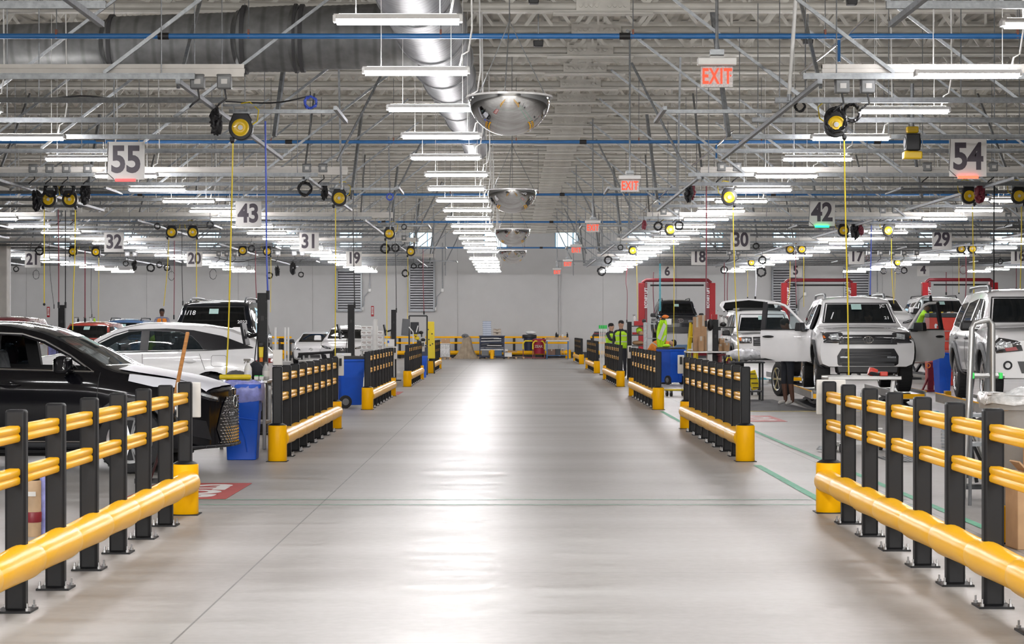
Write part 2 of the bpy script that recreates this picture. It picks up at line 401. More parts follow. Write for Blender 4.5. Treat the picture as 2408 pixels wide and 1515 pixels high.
q.tube([(X, WALL_Y-.06, 0.1), (X, WALL_Y-.06, gz(617, WALL_Y)), (X+.05, WALL_Y-.06, gz(615, WALL_Y)), (gx(1372, WALL_Y), WALL_Y-.06, gz(615, WALL_Y)), (gx(1375, WALL_Y), WALL_Y-.06, 6.2)], .05, 8)
tag(q.build('wall_conduit', 'wall', smooth=50), 'thick grey conduit running down the end wall behind the blue table', 'conduit')

# ------------------------------------------------------------------ floor markings
def strip(name, x0, x1, y0, y1, m, z=.004):
    q = MB(); q.add([(x0, y0, z), (x1, y0, z), (x1, y1, z), (x0, y1, z)], [(0, 1, 2, 3)]); return struct(q.build(name, m))
strip('floor_marking', 2.84, 2.93, 17.5, 23.2, 'green_tape'); strip('floor_marking', 3.76, 3.84, 12, 33, 'green_tape')
strip('floor_marking', 2.88, 2.96, 32.4, 38.2, 'green_tape'); strip('floor_marking', -3.3, 3.7, 18.53, 18.56, 'green_tape'); strip('floor_marking', -3.3, 3.7, 18.0, 18.03, 'green_tape')
strip('floor_marking', 3.8, 12, 38.2, 38.34, 'yellow_tape'); strip('floor_marking', 4.4, 5.4, 52, 52.2, 'yellow_tape')
strip('floor_marking', 3.85, 5.9, 38.4, 44.6, 'mat_black')
def stop_mark(x0, x1, y0, y1, lab):
    t = thing('floor_stop_sign', lab, 'floor sign', ((x0+x1)/2, (y0+y1)/2, .003)); t['kind'] = 'thing'
    q = MB(); w, h = (x1-x0)/2, (y1-y0)/2; q.box((0, 0, .001), (2*w, 2*h, .003)); q.build('red_mat', 'stop_red', t)
    me = text_mesh('STOP', .78, .03, .0005, .82, Matrix.Rotation(-PI/2 if x0 < 0 else PI/2, 4, 'Z')); o = link('lettering', me, 'stop_white', t); o.location = (0, 0, .004)
stop_mark(-3.62, -2.65, 18.6, 20.5, 'red floor mat lettered STOP beside the nearest barrier end')
stop_mark(-3.6, -2.66, 47.6, 50, 'small red floor mat lettered STOP past the third barrier')
stop_mark(4.0, 4.75, 34, 36.3, 'faded red floor mat lettered STOP ahead of the lift')
# ------------------------------------------------------------------ strip lights: 4 ft fixtures in long rows
LZ = 4.53
cols = [(-26.3, 'fourth row beyond the black car'), (-20, 'third row beyond the black car'), (-13.7, 'second row beyond the black car'), (-7.4, 'row above the black car'), (-1.07, 'row over the central aisle'),
        (5.3, 'row above the doors-open white car'), (11.6, 'second row beyond the white cars'), (17.9, 'third row beyond the white cars'), (24.2, 'fourth row beyond the white cars')]
fx = thing('hanging_strip_light', 'x', 'light', (0, 0, 0), 0, 'tube lights in rows under the roof')
q = MB(); q.box((0, 0, .035), (1.22, .10, .05), top=(1, .6)); q.build('housing', 'lamp_house', fx)
q = MB()
for s in (-.6, .6): q.box((s, 0, .012), (.03, .13, .06))
q.build('end_cap', 'lamp_house', fx)
q = MB(); q.tube([(-.58, 0, -.008), (-.3, 0, -.008), (.3, 0, -.008), (.58, 0, -.008)], .035, 10); q.build('diffuser', 'lamp', fx, smooth=50)
q = MB(); q.add([(-.56, -.025, .061), (.56, -.025, .061), (.56, .025, .061), (-.56, .025, .061)], [(0, 1, 2, 3)]); q.build('roof_fill_strip', 'roof_fill_glow', fx)  # added glowing strip on the housing top, there to brighten the roof
q = MB(); q.cyl((-.4, 0, .06), (-.4, 0, 1.9), .004, n=4); q.cyl((.4, 0, .06), (.4, 0, 1.9), .004, n=4)
q.tube([(.5, 0, .06), (.53, 0, .2), (.6, 0, .24), (.64, .0, .5), (.62, 0, 1.9)], .011, 5); q.build('cord', 'cord_white', fx)
used = False
LAMP = bpy.data.lights.new('strip_lamp', 'AREA'); LAMP.shape = 'RECTANGLE'; LAMP.size = 1.2; LAMP.size_y = .12; LAMP.energy = 58
LAMP_FAR = LAMP.copy(); LAMP_FAR.energy = 58
FILL = bpy.data.lights.new('added_fill_lamp', 'AREA'); FILL.shape = 'RECTANGLE'; FILL.size = 2; FILL.size_y = .8; FILL.energy = 800; FILL.color = (1, .98, .95)  # added unseen fill behind the camera, brightens upright faces
for x in (-14, -8.5, -3, 3, 8.5, 14):
    lo = bpy.data.objects.new('added_fill_lamp', FILL); C.objects.link(lo); lo.location = (x, -31, 5.6); lo.rotation_euler = (PI/2-.05, 0, 0)
for ci, (X, nm) in enumerate(cols):
    n = 0
    for r in range(-12, 23):
        Y = 18.95+3.81*r+(0 if ci % 2 == 0 else .25)
        if abs(X) > .262*Y+.6 and not (r < 0 and abs(X) < 14.5): continue
        if r in (16,) and ci == 4: continue
        if r < 0:
            ld = LAMP if r > -7 else LAMP_FAR; lo = bpy.data.objects.new('strip_lamp', ld); C.objects.link(lo); lo.location = (X, Y, LZ); continue
        lab = 'white tube light, %s from the camera in the %s' % (ORD[n], nm); n += 1
        xo = X+R.uniform(-.06, .06)
        if not used: fx.location = (xo, Y, LZ); fx['label'] = lab; used = True
        else: dup(fx, (xo, Y, LZ), label=lab)

# ------------------------------------------------------------------ steel strut grids hung over the bays
def strut(q, a, b, w=.06):
    q.bar(a, b, w)
SZ = 4.60; ROD = [None]
def grid(side, k):
    y0 = 8.5+PER*k; y1 = y0+10.8
    xi = 3.5 if side > 0 else 3.75
    xo = min(30, .27*y1+1.5)
    t = thing('strut_grid', 'galvanized steel strut grid hung over the %s bays, %s from the camera' % ('white-car' if side > 0 else 'black-car', ORD[k]), 'strut frame', (0, y0, SZ))
    for j in range(5):
        y = j*2.5
        if k == 0 and j < 4: continue
        q = MB(); q.bar((side*xi, y, 0), (side*xo, y, 0), .042, .06); q.bar((side*xi, y, .034), (side*xo, y, .034), .055, .012); q.build('channel', 'galv', t)
        x = xi+.4
        while x < xo and (j in (0, 2, 4) or x < xi+9):
            if ROD[0] is None:
                q = MB(); q.cyl((0, 0, 0), (0, 0, 2.1), .008, n=5); ROD[0] = q.build('hanger_rod', 'galv', t); h = ROD[0]
            else: h = ROD[0].copy(); C.objects.link(h); h.parent = t
            h.location = (side*x, y, 0); x += 2.05 if j % 2 else 3.1
        if j % 2 == 0:
            x = xi+1.1
            while x < xo-.5:
                q = MB(); q.bar((side*x, y+.05, .05), (side*(x-2.6), y+.3, 2.1), .042); q.build('brace', 'galv', t); x += 3.1
    for i in range(4):
        x = (3.7 if side > 0 else 3.95)+6.2*i
        if x > xo: break
        ya = 0 if k else 9
        q = MB(); q.bar((side*x, ya, -.055), (side*x, 10.8, -.055), .05, .055)
        q.bar((side*x, ya-.02, -.055), (side*x, ya, -.055), .058, .062); q.build('runner', 'galv', t)
        q = MB(); q.box((side*x, ya+.0, -.055), (.05, .012, .06)); q.build('end_cap', 'black', t)
        q = MB(); q.bar((side*(x-.25), 7.6, .02), (side*(x-.45), 8.2, 2.1), .06); q.build('drop_post', 'galv', t)
        if k: q = MB(); q.bar((side*(x+.2), 1.2, .02), (side*(x+.3), 4.4, 2.1), .042); q.build('brace', 'galv', t)
        if k:
            q = MB(); q.bar((side*(x-.1), 3.6, -.02), (side*(x-1.6), 3.65, -.02), .05); q.bar((side*(x-1.6), 3.1, -.03), (side*(x-1.6), 4.9, -.03), .05); q.build('reel_bracket', 'galv', t)
for k in range(6):
    for s in (-1, 1): grid(s, k)
# light steel bracing up in the aisle roof
for k in range(5):
    for s in (-1, 1):
        t = thing('roof_brace', 'crossed steel braces on the %s side of the aisle, %s from the camera' % ('black-car' if s < 0 else 'white-car', ORD[k]), 'brace', (s*3.2, 37+PER*k, SZ))
        for a, b_ in (((0, 0, .1), (-s*.9, .5, 2.0)), ((-s*.05, -.3, 2.0), (-s*.05, .3, -.4))):
            q = MB(); q.bar(a, b_, .036); q.build('bar', 'galv', t)
# ------------------------------------------------------------------ busways with plug boxes
def plug_box(px, py, Y, lab):
    t = thing('hanging_plug_box', lab, 'electrical box', at(px, py, Y), 0, 'grey plug boxes under the white busways')
    q = MB(); q.box((0, 0, 0), (.17, .12, .17)); q.box((0, -.005, .075), (.18, .13, .03)); q.build('case', 'plug_grey', t, bev=.015)
    q = MB(); q.box((.005, -.065, .0), (.075, .006, .06)); q.build('label_plate', 'sign_white', t)
    q = MB(); q.tube([(0, 0, -.08), (.02, 0, -.2), (-.06, 0, -.26), (-.1, .02, -.3)], .012, 6); q.build('lead', 'black', t)
WHERE = {1: 'nearest', 2: 'second', 3: 'third', 4: 'fourth', 5: 'farthest'}
for k in range(5):
    Y = 23.9+PER*k
    for s in (-1, 1):
        xi = 3.18 if s < 0 else 3.75; xo = min(29, .27*Y+1.5)
        q = MB(); q.box((s*(xi+xo)/2, Y, 4.74), (xo-xi, .1, .05)); q.box((s*(xi+xo)/2, Y, 4.64), (xo-xi, .1, .05)); q.box((s*(xi+xo)/2, Y+.01, 4.69), (xo-xi, .07, .14))
        tag(q.build('busway', 'panel_white'), 'long white electrical busway over the %s bays, %s from the camera' % ('black-car' if s < 0 else 'white-car', WHERE[k+1]), 'busway')
nb = 0
for k, px, py, side in ((1, 465, 193, 'b'), (1, 528, 193, 'b'), (1, 1980, 203, 'w'), (1, 2040, 203, 'w'), (2, 79, 397, 'b'), (2, 118, 397, 'b'), (2, 157, 397, 'b'), (2, 207, 397, 'b'), (2, 722, 396, 'b'), (2, 760, 396, 'b'),
                        (2, 1696, 393, 'w'), (2, 1733, 393, 'w'), (2, 2180, 393, 'w'), (2, 2335, 393, 'w'), (3, 1560, 498, 'w'), (3, 1590, 498, 'w'), (3, 2075, 495, 'w'), (3, 2105, 495, 'w'), (3, 2370, 508, 'w'), (3, 140, 503, 'b'), (3, 173, 503, 'b'),
                        (4, 300, 598, 'b'), (4, 318, 598, 'b'), (4, 515, 597, 'b'), (4, 534, 597, 'b'), (4, 552, 597, 'b'), (4, 653, 596, 'b'), (4, 692, 596, 'b'), (4, 711, 596, 'b'), (4, 950, 560, 'b'), (4, 1715, 595, 'w'), (4, 1735, 595, 'w'), (4, 2043, 595, 'w'), (4, 2070, 595, 'w'), (4, 2098, 595, 'w'), (4, 2125, 595, 'w'), (4, 2155, 595, 'w')):
    nb += 1
    plug_box(px, py, 23.9+PER*(k-1), 'grey plug box, one of several clipped under the %s busway over the %s bays' % (WHERE[k], 'black-car' if side == 'b' else 'white-car'))
# ------------------------------------------------------------------ blue compressed air pipes
for k, (Y, z) in enumerate(((25.9, 5.4), (40.6, 5.4), (56.6, 5.4), (71.2, 5.4), (94, 5.4))):
    t = thing('air_pipe', 'blue air pipe crossing the whole hall, %s from the camera' % ORD[k], 'pipe', (0, Y, z))
    W = min(31, .27*Y+2)
    q = MB(); q.cyl((-W, 0, 0), (W, 0, 0), .036, n=10); q.build('tube', 'blue_pipe', t, smooth=40)
    x = 1.5-6*5; first_ = None
    while x < W:
        if x > -W:
            if first_ is None: q = MB(); q.cyl((-.07, 0, 0), (.07, 0, 0), .046, n=10); h = first_ = q.build('coupling', 'black', t, smooth=40)
            else: h = first_.copy(); C.objects.link(h)
            h.location = (x, 0, 0)
        x += 6.0
    x = -W+.6; first_ = None
    while x < W:
        if first_ is None: q = MB(); q.box((0, 0, .03), (.025, .06, .11)); h = first_ = q.build('hanger', 'brown', t); r_ = MB(); r_.cyl((0, 0, .08), (0, 0, 1.3), .006, n=4); hr = first_r = r_.build('hanger_rod', 'galv', t)
        else: h = first_.copy(); C.objects.link(h); hr = first_r.copy(); C.objects.link(hr)
        h.location = (x, 0, 0); hr.location = (x, 0, 0); x += 2.5
    if k < 3:
        dr = thing('air_drop', 'blue air drop line with shiny elbow at the edge of the %s strut grid' % ORD[k+1], 'pipe', (gx((1969, 1683, 1550)[k], Y), Y-.1, z-.05))
        q = MB(); q.tube([(.35, 0, .28), (0, 0, -.05), (-.5, 0, -.45)], .018, 8); q.build('arm', 'chrome', dr)
        q = MB(); q.cyl((0, -.03, -.02), (0, -.03, -.3), .02, n=8); q.build('valve', 'blue_pipe', dr)
# ------------------------------------------------------------------ spiral ducts
def spiral(q, pts, rad, n=28):
    """corrugated tube along a polyline"""
    out = []; rs = []
    for (p, r0), (p2, r1) in zip(zip(pts, rad), zip(pts[1:], rad[1:])):
        p = Vector(p); p2 = Vector(p2); k = max(2, int((p2-p).length/.045))
        for i in range(k):
            f = i/k; out.append(p.lerp(p2, f)); rs.append((r0+(r1-r0)*f)*(1 if i % 2 else .988))
    out.append(Vector(pts[-1])); rs.append(rad[-1]); q.tube(out, rs, n)
DZ = 6.02
t = thing('spiral_duct', 'large round spiral duct stepping down in size along the aisle', 'duct', (-1.15, 30, DZ))
segs = [(-7, -4.2, .52), (-4.2, -.6, .52), (.6, 2.6, .50), (2.9, 5.0, .46), (5.3, 8.3, .43), (8.6, 11.5, .385), (11.8, 14.2, .34), (14.5, 18.6, .30)]
for i, (a, b_, r) in enumerate(segs):
    q = MB(); f = lambda y: .018*y
    spiral(q, [(f(a), a, 0), (f(b_), b_, 0)], [r, r]); q.build('pipe_section', 'duct', t, smooth=60)
    q = MB(); q.cyl((f(b_)-0, b_-.05, 0), (f(b_), b_+.05, 0), r+.02, n=28); q.build('joint_ring', 'duct_dark', t, smooth=40); q = MB(); q.cyl((f(a), a-.04, 0), (f(a), a+.04, 0), r+.015, n=28); q.build('joint_ring', 'duct_dark', t, smooth=40)
    if i+1 < len(segs):
        a2, _, r2 = segs[i+1]
        q = MB(); q.cyl((f(b_), b_, 0), (f(a2), a2, 0), r+.005, r2+.005, n=28); q.build('reducer', 'duct', t, smooth=60)
t = thing('spiral_duct', 'dark round spiral branch duct tapering away over the black-car bays', 'duct', (-1.15, 30, DZ))
segs = [(-.2, -2.0, .50), (-2.1, -2.9, .51), (-3.0, -5.0, .43), (-5.1, -6.9, .35), (-7.0, -7.6, .31), (-7.7, -12, .29)]
for i, (a, b_, r) in enumerate(segs):
    q = MB(); f = lambda x: -x*.18
    spiral(q, [(a, f(a), 0), (b_, f(b_), 0)], [r, r*.97]); q.build('pipe_section', 'duct_branch', t, smooth=60)
    q = MB(); q.cyl((b_+.03, f(b_), 0), (b_-.03, f(b_), 0), r+.02, n=28); q.build('joint_ring', 'duct_ring', t, smooth=40); q = MB(); q.cyl((a+.02, f(a), 0), (a-.02, f(a), 0), r+.02, n=28); q.build('joint_ring', 'duct_ring', t, smooth=40)
    if i+1 < len(segs): q = MB(); q.cyl((b_, f(b_), 0), (segs[i+1][0], f(segs[i+1][0]), 0), r, segs[i+1][2], n=28); q.build('reducer', 'duct_dark', t, smooth=60)
# ------------------------------------------------------------------ half dome safety mirrors
for k, (px, Y, half) in enumerate(((1198, 22.2, 99), (1204, 37.2, 56.5), (1205, 52, 41), (1205, 66.2, 31))):
    z = 4.175; r = .46
    t = thing('dome_mirror', 'hanging half dome mirror over the aisle, %s from the camera' % ORD[k], 'mirror', (gx(px, Y), Y, z))
    q = MB(); q.lathe([(r*math.cos(a), -r*.93*math.sin(a)) for a in [i*PI/2/18 for i in range(18)]]+[(1e-5, -r*.93)], 48, cap=False); q.build('dome', 'mirror', t, smooth=80)
    q = MB(); q.lathe([(r, -.012), (r+.025, -.012), (r+.025, .01), (r-.01, .012), (1e-5, .02)], 48, cap=False); q.build('rim', 'clear_rim', t, smooth=30)
    q = MB()
    for a in (.4, 2.5, 4.6): q.tube([(r*math.cos(a), r*math.sin(a), 0), (.0, 0, .85)], .006, 4)
    q.cyl((0, 0, .85), (0, 0, 2.5), .006, n=4); q.build('chain', 'galv', t)
# ------------------------------------------------------------------ exit signs
for k, (px, py, w) in enumerate(((1686, 178, 75), (1481, 436, 46), (1394, 535, 33), (1355, 588, 25), (1335, 621, 20), (1310, 640, 17))):
    Y = F*2.4/(772-py)
    t = thing('exit_sign', 'hanging EXIT sign with red letters, %s from the camera' % ORD[k], 'exit sign', (gx(px, Y), Y, 4.0))
    q = MB(); q.box((0, .012, -.01), (.31, .012, .20)); q.build('panel', 'exit_face', t, bev=.004)
    q = MB(); q.box((0, .01, .135), (.37, .09, .07)); q.box((0, .01, .18), (.14, .06, .02)); q.build('canopy', 'white_plastic', t, bev=.01)
    writing('lettering', 'EXIT', .205, 'exit_red', t, (0, -.004, -.012), bold=.004, xs=.62, ext=.004, track=1.12)
    q = MB()
    for s in (-1, 1): q.prism([(s*.125, -.012), (s*.14, 0), (s*.125, .012)], -.004, .003)
    q.build('chevron', 'exit_red', t)
    q = MB(); q.cyl((0, .01, .19), (0, .01, 2.6), .016, n=8); q.box((0, .01, .22), (.13, .1, .05)); q.build('stem', 'galv', t)
# ------------------------------------------------------------------ bay number signs
NUM = {55: 'fifty-five', 43: 'forty-three', 31: 'thirty-one', 19: 'nineteen', 32: 'thirty-two', 20: 'twenty', 21: 'twenty-one', 54: 'fifty-four', 42: 'forty-two', 30: 'thirty', 18: 'eighteen', 6: 'six', 29: 'twenty-nine', 17: 'seventeen', 5: 'five', 4: 'four', 16: 'sixteen'}
for n_, px, py, w in ((55, 296.5, 378, 88), (43, 584.5, 504, 61), (31, 727, 569, 46), (19, 832, 608, 37), (32, 268, 570, 46), (20, 457.5, 609, 37), (21, 77, 611, 37), (54, 2276, 371, 88), (42, 1933, 501, 61), (30, 1741, 565, 46),
                     (18, 1644, 605, 37), (6, 1569, 639, 29), (29, 2215, 564, 46), (17, 2014, 603, 37), (5, 1871, 637, 29), (4, 2171, 635, 29), (16, 2396, 602, 37)):
    Y = .61*F/w if n_ > 9 else 98; p = at(px, py, Y)
    ex = {55: ' over an unlit red bar', 54: ' over a lit red bar', 42: ' over a lit green bar'}.get(n_, '')
    t = thing('bay_sign', 'white square hanging bay sign numbered %s%s' % (NUM[n_], ex), 'sign', p)
    q = MB(); q.box((0, 0, 0), (.61, .012, .62)); q.build('board', 'sign_white', t, bev=.004)
    writing('numeral', str(n_), .60, 'sign_ink', t, (0, -.0085, .0), bold=.019, xs=.84 if n_ > 9 else .9, ext=.001, track=.98)
    q = MB()
    for s in (-.2, .2): q.cyl((s, .01, .31), (s, .01, .31+max(.05, 4.62-p.z-.31)), .006, n=4)
    q.build('hanger', 'galv', t)
    if n_ in (55, 54, 42):
        q = MB(); q.tube([(-.17, -.03, -.32), (.16, -.03, -.32)], .024, 8); q.build('light_bar', {55: 'red_led_dim', 54: 'red_led', 42: 'green_led'}[n_], t, smooth=50)
        q = MB(); q.tube([(-.29, -.01, .3), (-.31, -.01, -.2), (-.2, -.02, -.3)], .006, 5); q.box((-.42, 0, .33), (.14, .05, .05)); q.build('wire', 'black', t)

# ------------------------------------------------------------------ odd fittings up in the roof
p = at(2145, 335, 30.5); t = thing('hanging_chain_hoist', 'yellow and black chain hoist hanging beside sign fifty-four', 'hoist', p)
q = MB(); q.box((0, 0, .0), (.22, .2, .26)); q.cyl((-.12, 0, 0), (.12, 0, 0), .1, n=14); q.build('motor', 'black', t, bev=.02); q = MB(); q.box((0, -.01, -.2), (.28, .18, .12), top=(1, 1)); q.box((0, 0, .19), (.18, .14, .1)); q.build('cover', 'reel_yellow', t, bev=.02); q = MB(); q.cyl((0, 0, .24), (0, 0, .9), .03, n=8); q.build('hook', 'galv', t)
for i, (px, py, Y) in enumerate(((1266, 103, 33), (1900, 97, 33), (1255, 2, 31), (2003, 5, 31))):
    p = at(px, py, Y); t = thing('hanging_speaker', ('black ceiling speaker above the aisle near the duct', 'black ceiling speaker near the blue pipe on the white-car side', 'black ceiling speaker at the top of the aisle roof', 'black ceiling box at the top over the white-car side')[i], 'speaker', p)
    q = MB(); q.box((0, 0, 0), (.15, .14, .1), top=(1.15, 1.1)); q.build('case', 'black', t, bev=.012); q = MB(); q.cyl((0, 0, .05), (0, 0, 1.2), .01, n=6); q.build('stem', 'galv', t)
t = thing('hanging_pipe', 'white slanted pipe dropping from the roof ahead of the reel with coiled cable', 'pipe', at(1875, -60, 25)); a = at(1875, -60, 25); b_ = at(1856, 222, 25)-a; q = MB(); q.cyl((0, 0, 0), b_, .025, n=10); q.build('tube', 'white_plastic', t, smooth=40); q = MB(); q.cyl(b_, b_+Vector((0, 0, -.08)), .03, n=10); q.build('fitting', 'galv', t)
# ------------------------------------------------------------------ post barriers along the aisle
PH = 1.135
def barrier_proto():
    t = thing('post_barrier', 'x', 'barrier', (0, 0, 0))
    # local frame: runs along +y from 0 to L (near to far), aisle side is -x (white-car side barrier)
    L = 7.8; n = 9; st = L/8
    q = MB(); q.box((0, 0, PH/2+.005), (.118, .085, PH), ); post = q
    pm = None; bolt0 = None
    for i in range(n):
        y = i*st
        if pm is None:
            pm = post.build('post', 'post_black', t, bev=.018, seg=3); p = pm
        else:
            p = pm.copy(); C.objects.link(p)
        p.location = (0, y, 0)
    for i in range(1, n-1):
        q = MB(); y = i*st
        q.box((0, y, .006), (.20, .20, .012)); q.build('base_plate', 'post_black', t)
        for a in (-.08, .08):
            for b_ in (-.08, .08):
                if bolt0 is None: q = MB(); q.cyl((0, 0, 0), (0, 0, .016), .013, n=6); q.cyl((0, 0, .01), (0, 0, .043), .006, n=6); o = bolt0 = q.build('bolt', 'bolt', t)
                else: o = bolt0.copy(); C.objects.link(o)
                o.location = (a, y+b_, .012)
    for i in (0, n-1):
        y = i*st; bo = None
        q = MB(); q.lathe([(.105, 0), (.112, .01), (.112, .425), (.108, .434), (.07, .436)], 28, Matrix.Translation((-.0, y, 0)) @ Matrix.Diagonal((1.02, .95, 1, 1))); bo = q.build('bollard_sleeve', 'yellow', t, smooth=40)
        q = MB(); q.lathe([(.108, .436), (.085, .45), (.06, .462)], 28, Matrix.Translation((0, y, 0))); q.box((0, y, .004), (.25, .25, .008)); q.build('cap_and_foot', 'post_black', bo, smooth=40)
    # rails with a double rib, seen end-on as a rounded B
    prof = [(-.034, -.038), (-.026, -.046), (.026, -.046), (.036, -.036), (.036, -.012), (.027, 0), (.036, .012), (.036, .036), (.026, .046), (-.026, .046), (-.034, .038), (-.034, .012), (-.025, 0), (-.034, -.012)]
    for z in (1.005, .765):
        q = MB(); n_ = len(prof)
        vs = []
        for k in range(9):
            for s, sh in ((0, .90), (.012, 1.), (st-.012-.085, 1.), (st-.085, .90)):
                if k == 8: break
                y = k*st+.0425+s
                vs += [(x*sh, y, z+zz*sh) for x, zz in prof]
        rings = len(vs)//n_; fs = []
        for a in range(rings-1):
            if a % 4 == 3: continue
            for j in range(n_): fs.append((a*n_+j, a*n_+(j+1) % n_, (a+1)*n_+(j+1) % n_, (a+1)*n_+j))
        q.add(vs, fs); q.build('rail', 'yellow', t, smooth=50)
    # bumper tube, swelling at every post
    pts = []; rs = []
    xo = -.035; z = .277
    def app(y, r): pts.append((xo, y, z)); rs.append(r)
    app(-.02, .03); app(-.01, .07); app(.01, .094)
    for k in range(8):
        y0 = k*st
        app(y0+.06, .1045); app(y0+.12, .1025); app(y0+.155, .099); app(y0+.175, .0955); app(y0+.19, .0915); app(y0+.205, .094); app(y0+.45, .095); app(y0+.75, .1); app(y0+st-.05, .104)
    app(L-.01, .094); app(L+.01, .07); app(L+.02, .03)
    q = MB(); q.tube(pts, rs, 24); q.build('bumper_tube', 'yellow_tube', t, smooth=60)
    return t
bp0 = barrier_proto()
def panel(t, y, sx, wd=.2, x=0):
    q = MB(); q.box((x+sx*.06, y+.075, 1.0), (wd, .05, .31)); q.build('end_panel', 'panel_white', t, bev=.01)
NEARS = [9.3, 23.9, 39.05, 54.3, 70.5, 88.4]
XR = [2.775, 2.83, 2.92, 3.03, 3.1, 3.2]
first = True
for side in (-1, 1):
    for k in range(6 if side > 0 else 5):
        X = -2.785 if side < 0 else XR[k]
        lab = 'yellow and black post barrier on the %s side of the aisle, %s from the camera' % ('black-car' if side < 0 else 'white-car', ORD[k])
        if side > 0:
            if k == 0: NEARS[0] = 9.48
            if first: t = bp0; t['label'] = lab; t.location = (X, NEARS[k], 0); first = False; b0r = t
            else: t = dup(b0r, (X, NEARS[k], 0), 0, label=lab); t.scale = (1, 1, 1)
        else:
            if first: t = bp0; t['label'] = lab; first = False; b0r = t; t.location = (X, NEARS[k], 0); t.scale = (-1, 1, 1)
            else: t = dup(b0r, (X, NEARS[k], 0), 0, label=lab)
# boards fixed behind the end posts
def end_board(px, py0, py1, w, Y, lab):
    p = at(px, (py0+py1)/2, Y); h = (py1-py0)/F*Y
    t = thing('hanging_board', lab, 'board', p)
    q = MB(); q.box((0, 0, 0), (w/F*Y, .045, h)); q.build('face_panel', 'panel_white', t, bev=.008)
    q = MB(); q.box((0, -.032, h*.2), (.04, .02, .12)); q.build('clip', 'post_black', t)
end_board(444, 899, 982, 56, 17.22, 'white board clipped behind the far post of the nearest black-car side barrier')
end_board(801, 838, 884, 15, 31.82, 'white board on the far post of the second black-car side barrier')
end_board(929, 815, 845, 10, 46.97, 'white board on the far post of the third black-car side barrier')
end_board(995, 803, 827, 7, 62.22, 'white board on the far post of the fourth black-car side barrier')
end_board(1954, 893, 975, 68, 17.4, 'white board clipped behind the far post of the nearest white-car side barrier')
end_board(1601, 835, 879, 15, 31.82, 'white board on the far post of the second white-car side barrier')
end_board(1481, 813, 843, 10, 46.97, 'white board on the far post of the third white-car side barrier')
t = thing('post_cap_board', 'white board standing on the near post of the second black-car side barrier', 'board', (-2.785, 23.9, PH+.012))
q = MB(); q.box((0, .02, .10), (.115, .05, .19)); q.build('face_panel', 'panel_white', t, bev=.008)
q = MB(); q.box((0, .02, .004), (.11, .07, .012)); q.build('foot', 'post_black', t)

# ------------------------------------------------------------------ hose reels
def reel_proto():
    t = thing('hanging_hose_reel', 'x', 'hose reel', (0, 0, 0), 0, 'yellow hose reels hung from the strut grids')
    r = .165
    pts = [(r*math.cos(a), r*math.sin(a)) for a in [math.radians(x) for x in range(-60, 241, 12)]]
    pts = [(-.10, .20), (-.155, .07)]+[(r*math.cos(a), r*math.sin(a)) for a in [math.radians(x) for x in range(170, 391, 10)]]+[(.155, .1), (.10, .20)]
    q = MB(); q.prism(pts, -.06, .06); q.build('case', 'black', t, bev=.015)
    q = MB(); q.lathe([(.118, -.012), (.118, .008), (.10, .012), (.085, .004), (.05, .006), (.04, .014), (1e-5, .014)], 32, Matrix.Translation((0, -.064, .005)) @ Matrix.Rotation(PI/2, 4, 'X')); f = q.build('face_disc', 'reel_yellow', t, smooth=35)
    q = MB(); q.cyl((0, -.079, .005), (0, -.083, .005), .034, n=20); q.build('hub_label', 'sign_white', f)
    q = MB(); q.box((-.12, 0, -.155), (.06, .09, .06)); q.cyl((-.12, 0, -.18), (-.12, 0, -.205), .025, n=10); q.build('outlet', 'black', t, bev=.01)
    q = MB(); q.box((0, 0, .21), (.22, .09, .02)); q.box((-.1, 0, .26), (.02, .03, .1)); q.box((.1, 0, .26), (.02, .03, .1)); q.box((0, 0, .315), (.5, .045, .03)); q.build('hanger_bracket', 'galv', t)
    q = MB(); q.tube([(.15, 0, .05), (.22, 0, .1), (.24, 0, .25), (.12, 0, .36), (0, .0, .34)], .009, 6); q.build('feed_hose', 'hose_yellow', t, smooth=60)
    return t
rp0 = reel_proto(); rused = False
def hose(t, p0, pts, Y, r, m, nm='hose'):
    """a drop of hose hanging from the reel: world points given, stored in the reel's frame"""
    q = MB(); q.tube([Vector(p)-p0 for p in pts], r, 6); return q.build(nm, m, t, smooth=60)
def smoothpts(pts, n=5):
    out = []
    P = [pts[0]]+pts+[pts[-1]]
    for i in range(1, len(P)-2):
        a, b_, c, d = [Vector(p) for p in P[i-1:i+3]]
        for j in range(n):
            u = j/n; out.append(.5*((2*b_)+(c-a)*u+(2*a-5*b_+4*c-d)*u*u+(3*b_-a-3*c+d)*u**3))
    out.append(Vector(P[-2])); return out
RW = [27.15, 42.4, 57.6, 72.9, 88.1]
